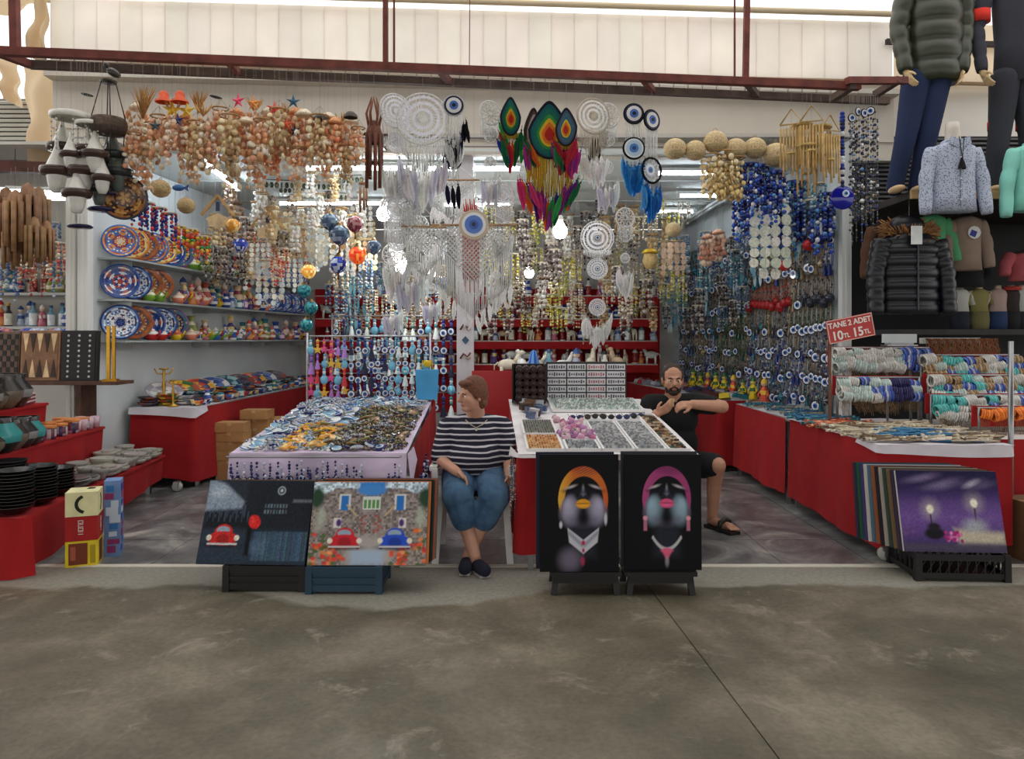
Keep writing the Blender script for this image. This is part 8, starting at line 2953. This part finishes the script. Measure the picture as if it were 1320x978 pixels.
def mannequin(label, xs, jean, jac, quilt, stripes=False):
    """xs: pixel columns (waist, foot 1, foot 2, shoulder 1, shoulder 2, hand 1, hand 2)"""
    waist, f1, f2, s1, s2, h1, h2 = xs
    Y = 6.3
    W = at(waist, 100, Y)
    t = thing('mannequin', label, 'mannequin', (W.x, Y, SHELF_Z))
    o_ = t.location
    L = lambda p: Vector(p) - o_
    b = MB()
    for f_, s in ((f1, -1), (f2, 1)):
        foot = at(f_, 246, Y)
        foot.z = SHELF_Z + .06
        hip = W + Vector((s * .085, 0, -.02))
        knee = hip.lerp(foot, .5) + Vector((0, -.02, 0))
        m = MB()
        limb(m, [L(hip), L(knee), L(foot)], (.12, .088, .068))
        me = blob(m, 'trouser_leg', .012, 2, 'cloth', np.array(jean))
        lg = ob('trouser_leg', me, t)
        if stripes:
            k_ = hip.lerp(foot, .42)
            ob('stripe', MB().tube([L(k_ + Vector((0, 0, .035))), L(k_ - Vector((0, 0, .035)))], .088, C(190, 40, 36), 14).mesh('stripe', 'cloth'), lg)
        fm = MB().ball(L(foot) + Vector((-.03, -.09, -.025)), (.045, .12, .032), MSK, 12, 8).ball(L(foot) + Vector((0, 0, .0)), .045, MSK, 10, 8)
        ob('foot', fm.mesh('foot', 'plastic'), t)
    m = MB()
    top = at((s1 + s2) / 2, -42, Y)
    hgt = top.z - W.z + .05
    if quilt:
        quilted(m, L(top), hgt, .23, .225, .17, 6, jac)
    else:
        loft(m, [((L(top).x, L(top).y, L(top).z - hgt * q), .22 * w_, .13 * w_) for q, w_ in ((0, .45), (.04, .8), (.12, 1.0), (.4, .95), (.7, .86), (1, .92))], jac)
    ob('jacket', m.mesh('jacket', 'puffer' if quilt else 'cloth'), t)
    for s_, h_, q in ((s1, h1, -1), (s2, h2, 1)):
        sh, wr_ = at(s_, -22, Y), at(h_, 92, Y - .1)
        el_ = sh.lerp(wr_, .5) + Vector((q * .05, .04, 0))
        m = MB()
        sleeve(m, [L(sh), L(el_), L(wr_)], .092 if quilt else .075, .06 if quilt else .045, 6, jac)
        sl_ = ob('sleeve', m.mesh('sleeve', 'puffer' if quilt else 'cloth'), t)
        if stripes:
            k_ = sh.lerp(el_, .75)
            ob('stripe', MB().tube([L(k_ + Vector((0, 0, .05))), L(k_ - Vector((0, 0, .05)))], .084, C(216, 52, 40), 14).mesh('stripe', 'cloth'), sl_)
        m = MB()
        hand(m, L(wr_), (.25 * -q, -.3, -.9), (q, -.3, .2), (0, -.9, .1), .25, 1.0)
        ob('hand', blob(m, 'hand', .006, 2, 'plastic', np.array(MSK)), t)
    nk = L(top)
    ob('neck', MB().tube([nk + Vector((0, 0, -.05)), nk + Vector((0, 0, .12))], .055, MSK, 12).ball(nk + Vector((0, -.02, .22)), (.08, .1, .12), MSK, 12, 9).mesh('neck', 'plastic'), t)


mannequin('mannequin in olive puffer jacket and dark blue jeans', (1194, 1153, 1181, 1170, 1240, 1168, 1239), C(28, 42, 76), C(52, 56, 40), True)
mannequin('mannequin in charcoal tracksuit with red bands', (1308, 1278, 1330, 1274, 1350, 1266, 1350), C(48, 50, 58), C(54, 56, 66), False, True)


def shirt(label, px, py_top, Y, w_, h_, mt, col, arm=1.0, group=None, splay=.06, collar=True, tagc=None, name='shirt', hang_z=None, bust=False, quilt=0, print_c=None):
    p = at(px, py_top, Y)
    t = thing(name, label, 'garment', p, group=group)
    m = MB()
    if quilt:
        quilted(m, (0, 0, 0), h_, w_ / 2, w_ / 2 * .98, .13, quilt, col)
    else:
        prof = ((0, .35), (.03, .62), (.07, .95), (.14, 1.0), (.5, .94), (.8, .97), (1, 1.02))
        loft(m, [((0, 0, -h_ * q), w_ / 2 * k, .105 * (.6 + .4 * k)) for q, k in prof], col)
    ob('body', m.mesh('body', mt), t)
    for s in (-1, 1):
        m = MB()
        pts = [(s * w_ * .44, 0, -h_ * .10), (s * (w_ * .56 + splay * .5), -.02, -h_ * .5 * arm), (s * (w_ * .56 + splay), -.05, -h_ * arm)]
        if quilt:
            sleeve(m, pts, .085, .065, quilt, col)
        else:
            sleeve(m, pts, .062, .046, 3, col)
        ob('sleeve', m.mesh('sleeve', mt), t)
    if collar:
        m = MB().ring((0, 0, 0), .07, .02, col, 'Z', 14, 6)
        for s in (-1, 1):
            m.plate_poly([(0, -.07), (s * .09, -.03), (s * .075, .03), (0, 0)][::s], .012, col, (0, -.10, .0))
        ob('collar', m.mesh('collar', mt), t)
    if mt == 'speckled_shirting' or collar:
        m = MB()
        for k in range(6):
            m.ball((0, -.112, -.06 - h_ * .15 * k), .008, C(230, 232, 236), 6, 5)
        m.box((0, -.108, -h_ * .5), (.006, .006, h_ * .9), C(120, 126, 140))
        ob('button_strip', m.mesh('button_strip', 'plastic'), t)
    if tagc:
        ob('price_tag', MB().box((-.02, -.15, -.04), (.09, .006, .15), tagc).mesh('price_tag', 'cardboard'), t)
    if print_c:
        ob('print', MB().disc((.01, -.112, -h_ * .32), .055, C(226, 226, 226), 'Y', 12, .006).box((.0, -.118, -h_ * .34), (.05, .004, .05), print_c, rot=(0, .4, 0)).mesh('print', 'print'), t)
    if hang_z:
        ob('hanger', MB().tube([(-.17, 0, -.03), (0, 0, .03), (.17, 0, -.03)], .008, C(60, 50, 44), 6).tube([(0, 0, .03), (0, 0, hang_z - p.z)], .003, C(120, 120, 120), 4).mesh('hanger', 'metal'), t)
    if bust:
        ob('bust_stand', MB().tube([(0, 0, -.02), (0, 0, .07)], .045, C(150, 140, 130), 10).tube([(0, .02, -h_), (0, .02, -h_ - .3)], .02, C(40, 40, 42), 8).mesh('bust_stand', 'plastic'), t)
    return t


t = shirt('pale blue speckled shirt with a dark tassel cord', 1228, 184, 5.97, .37, .56, 'speckled_shirting', (1, 1, 1), 1.04, splay=.04)
ob('cord', MB().tube([(-.02, -.12, .02), (0, -.13, -.15), (.02, -.12, .02)], .004, C(30, 30, 36), 5).lathe([(.03, -.24), (.02, -.19), (.006, -.15), (0, -.14)], C(26, 26, 32), 10, (0, -.125, 0)).mesh('cord', 'yarn'), t)
ob('neck', MB().lathe([(.06, -.03), (.055, .10), (.05, .16), (0, .17)], C(206, 198, 186), 12).mesh('neck', 'plastic'), t)
shirt('mint green shirt hanging beside the speckled shirt', 1334, 186, 5.97, .37, .54, 'cloth', C(140, 214, 200), 1.1, splay=.06)
shirt('navy fur hooded puffer jacket with white tag', 1172, 300, 6.15, .50, .68, 'puffer', C(11, 14, 26), 1.0, quilt=7, collar=False, tagc=C(226, 230, 230), hang_z=SHELF_Z - .06, splay=.02)
pj = at(1172, 300, 6.15)
fur = MB()
for k in range(260):
    a = U(0, 2 * PI)
    c0 = Vector((.17 * math.cos(a), .02 + .07 * math.sin(a), .02 + .05 * math.sin(a * 1)))
    d = Vector((math.cos(a), U(-1, .3), U(-.6, 1))).normalized()
    fur.tube([c0, c0 + d * U(.06, .11)], [.016, .003], jit(C(156, 112, 66), .3), 3)
for tt in [o for o in bpy.data.objects if o.get('label', '').startswith('navy fur hooded')]:
    ob('fur_trim', fur.mesh('fur_trim', 'hair'), tt)
    ob('hood', MB().ball((0, .06, .06), (.15, .12, .10), C(11, 14, 26), 12, 8).mesh('hood', 'puffer'), tt)
    ob('zipper', MB().box((0, -.135, -.34), (.012, .008, .62), C(60, 62, 70)).mesh('zipper', 'metal'), tt)
shirt('taupe sweater with a white and blue chest print', 1244, 280, 6.4, .27, .46, 'cloth', C(150, 130, 116), .95, collar=False, print_c=C(60, 70, 150), hang_z=SHELF_Z - .06, splay=.03)
shirt('bright green jacket behind the fur hooded puffer', 1200, 278, 6.4, .24, .40, 'cloth', C(90, 170, 120), 1.0, collar=False, hang_z=SHELF_Z - .06)
shirt('brown jacket mostly hidden behind the fur hooded puffer', 1146, 288, 6.7, .32, .5, 'cloth', C(96, 66, 48), 1.0, collar=False, hang_z=SHELF_Z - .06)
shirt('rose pink top against the black backdrop', 1322, 326, 6.8, .30, .26, 'cloth', C(190, 96, 104), .8, collar=False, hang_z=SHELF_Z - .06)
shirt('black trousers top under the taupe sweater', 1246, 346, 6.75, .30, .17, 'cloth', C(24, 24, 28), .4, collar=False, hang_z=SHELF_Z - .06, splay=0)
KZ = at(0, 424, 6.9).z
struct('trim_12', MB().box((4.7, 7.0, KZ - .03), (2.4, .6, .05), C(40, 36, 36)), 'wood')
for px, c_, c2, lab in ((1237, C(206, 206, 200), C(40, 46, 60), 'child bust in white top and dark skirt'), (1262, C(150, 144, 90), C(120, 116, 76), 'child bust in khaki green outfit'), (1286, C(190, 166, 160), C(44, 64, 104), 'child bust in pinkish top and blue jeans'), (1318, C(196, 206, 198), C(40, 42, 48), 'child bust in pale mint top'), (1303, C(60, 50, 50), C(36, 36, 40), 'child bust in dark top with red scarf')):
    p = at(px, 372, 6.9)
    t = thing('child_bust', lab, 'mannequin', (p.x, 6.9, KZ))
    h_ = p.z - KZ
    ob('top', loft(MB(), [((0, 0, h_ * q), .085 * k, .06 * k) for q, k in ((.42, 1.0), (.6, .9), (.85, 1.05), (.95, .8), (1.0, .4))], c_).tube([(-.08, 0, h_ * .92), (-.125, -.01, h_ * .6)], [.035, .028], c_, 8).tube([(.08, 0, h_ * .92), (.125, -.01, h_ * .6)], [.035, .028], c_, 8).mesh('top', 'cloth'), t)
    ob('bottom', loft(MB(), [((0, 0, h_ * q), .085 * k, .065 * k) for q, k in ((0.0, 1.0), (.2, 1.08), (.43, 1.02))], c2).mesh('bottom', 'cloth'), t)
    ob('neck', MB().tube([(0, 0, h_ * .98), (0, 0, h_ * 1.08)], .03, C(200, 180, 160), 8).mesh('neck', 'plastic'), t)
    if 'scarf' in lab:
        ob('scarf', MB().ring((0, -.02, h_ * 1.0), .055, .02, C(190, 70, 60), 'Z', 12, 6).mesh('scarf', 'cloth'), t)

# ------------------------------------------------------------------ labels for things that stand in countable rows
ORD = 'first second third fourth fifth sixth seventh eighth ninth tenth eleventh twelfth thirteenth fourteenth fifteenth sixteenth seventeenth eighteenth nineteenth twentieth'.split()
for t_ in ('twenty', 'thirty'):
    ORD += ['%s-%s' % (t_, o) for o in ORD[:9]] + (['thirtieth'] if t_ == 'twenty' else ['fortieth'])


def ordinals(group, fmt, key, per_label=True):
    """number the look-alikes of a row outward from a landmark"""
    sets = {}
    for o in bpy.data.objects:
        if o.get('group') == group:
            sets.setdefault(o['label'] if per_label else '', []).append(o)
    for lab, l in sets.items():
        l.sort(key=key)
        for i, o in enumerate(l[:40] if len(l) > 1 else []):
            o['label'] = fmt(ORD[i], lab)


byX = lambda o: o.location.x
byXr = lambda o: -o.location.x
byY = lambda o: o.matrix_world.translation.y if o.parent is None and o.location.length == 0 else o.location.y
base = lambda lab, cut: lab.split(cut)[0]
ordinals('canvases behind the purple picture', lambda n, l: '%s stacked canvas behind the purple night picture' % n, byY)
ordinals('canvases behind the village picture', lambda n, l: '%s stacked canvas behind the village picture, edge showing' % n, byY)
ordinals('canvases behind the street picture', lambda n, l: '%s stacked canvas behind the rainy street picture' % n, byY)
ordinals('shell wind chimes under the front frame', lambda n, l: '%s, %s from the driftwood chime' % (base(l, ' in the shell row'), n), byXr)
ordinals('straw balls', lambda n, l: '%s straw ball from the bamboo chimes in the fascia row' % n, byXr)
ordinals('bamboo chimes near the eye strand', lambda n, l: '%s thin golden bamboo chime from the blue eye strand' % n, byXr)
for k in ('topmost', 'middle', 'lowest'):
    ordinals('plates on the %s shelf' % k, lambda n, l: '%s, %s from post' % (l.replace('large ', ''), n), byY)
ordinals('far blue plates on the middle shelf', lambda n, l: '%s blue plate of the far stack on the middle shelf' % n, byY)
ordinals('far pale plates on the topmost shelf', lambda n, l: '%s pale blue plate of the far stack on the topmost shelf' % n, byY)
ordinals('orange hats', lambda n, l: '%s bright orange hat ornament from the brown straw tuft' % n, byX)
ordinals('dark leaf charms', lambda n, l: '%s small dark leaf charm from the pottery lanterns' % n, byX)
ordinals('thick bamboo chimes next door', lambda n, l: '%s thick brown bamboo chime from the white stall post' % n, byXr)
ordinals('eye charms on the curtain', lambda n, l: '%s navy eye charm from the cobalt eye strand atop the curtain' % n, byX)
ordinals('large disc chimes', lambda n, l: '%s large pale disc chime from the blue bead chimes' % n, byX)
ordinals('raffia bunches', lambda n, l: '%s tan raffia bunch from the white lidded box' % n, byX)
ordinals('flower ornaments next door', lambda n, l: '%s potted flower ornament from the white stall post' % n, byXr)
ordinals('dolls below the bead wall', lambda n, l: '%s, %s from the price sign' % (l, n), byY)
ordinals('leaning dishes', lambda n, l: '%s, %s from candlesticks' % (l, n), byY)
stacks = {}
for o in bpy.data.objects:
    if o.get('group') == 'stacked black bowls':
        stacks.setdefault((round(o.location.y, 1), round(o.location.x * 5)), []).append(o)
for i, (k, l) in enumerate(sorted(stacks.items())):
    l.sort(key=lambda o: o.location.z)
    for j, o in enumerate(l):
        o['label'] = 'black bowl, %s from the bottom of a nested stack on the lowest red tier' % ORD[j]
ordinals('bead pieces on the bead wall', lambda n, l: '%s, %s from post' % (l, n), byY)
ordinals('bracelet rolls on the rack', lambda n, l: '%s, %s along' % (l, n), byX)
ordinals('charms on the metal stand', lambda n, l: '%s, %s from bag' % (l, n), byXr)
ordinals('charms on the deeper stand', lambda n, l: '%s, %s from post' % (l, n), byXr)
ordinals('bead necklace curtain', lambda n, l: '%s long bead necklace from the cobalt eye in the curtain' % n, byX)
ordinals('key charms along the lavender cloth', lambda n, l: '%s, %s from woman' % (l, n), byXr)
for k in ('topmost', 'middle', 'lowest'):
    ordinals('small pottery on the %s shelf' % k, lambda n, l: '%s, %s from post' % (l, n), byY)
for k in ('uppermost', 'second', 'third', 'lowest'):
    ordinals('goods on the %s back shelf' % k, lambda n, l: '%s, %s from plates' % (l, n), byX)
for k in ('upper', 'lower'):
    ordinals('figures on the %s shelf next door' % k, lambda n, l: '%s, %s from the stall post' % (l, n), byXr)
ordinals('jars with orange lids', lambda n, l: '%s patterned jar with orange lid from the stoneware pots on the second tier' % n, byY)
ordinals('metal leaf mobiles', lambda n, l: '%s dark metal leaf mobile from the driftwood chime' % n, byXr)
ordinals('sunglasses on the jewellery table', lambda n, l: '%s pair of sunglasses from the seated man behind the silver trays' % n, byXr)
ordinals('statues on the side table', lambda n, l: '%s, %s from post' % (l, n), byX)
ordinals('golden shell chimes', lambda n, l: '%s golden shell chime from the blue bead chimes' % n, byXr)
ordinals('blue bead chimes', lambda n, l: '%s blue and white bead chime from the golden shells' % n, byX)
ordinals('white pottery lanterns on the frame', lambda n, l: '%s banded white pottery lantern from the round basket tier' % n, byXr)
ordinals('grey pottery lanterns on the frame', lambda n, l: '%s grey green pottery lantern from the shell row' % n, byXr)
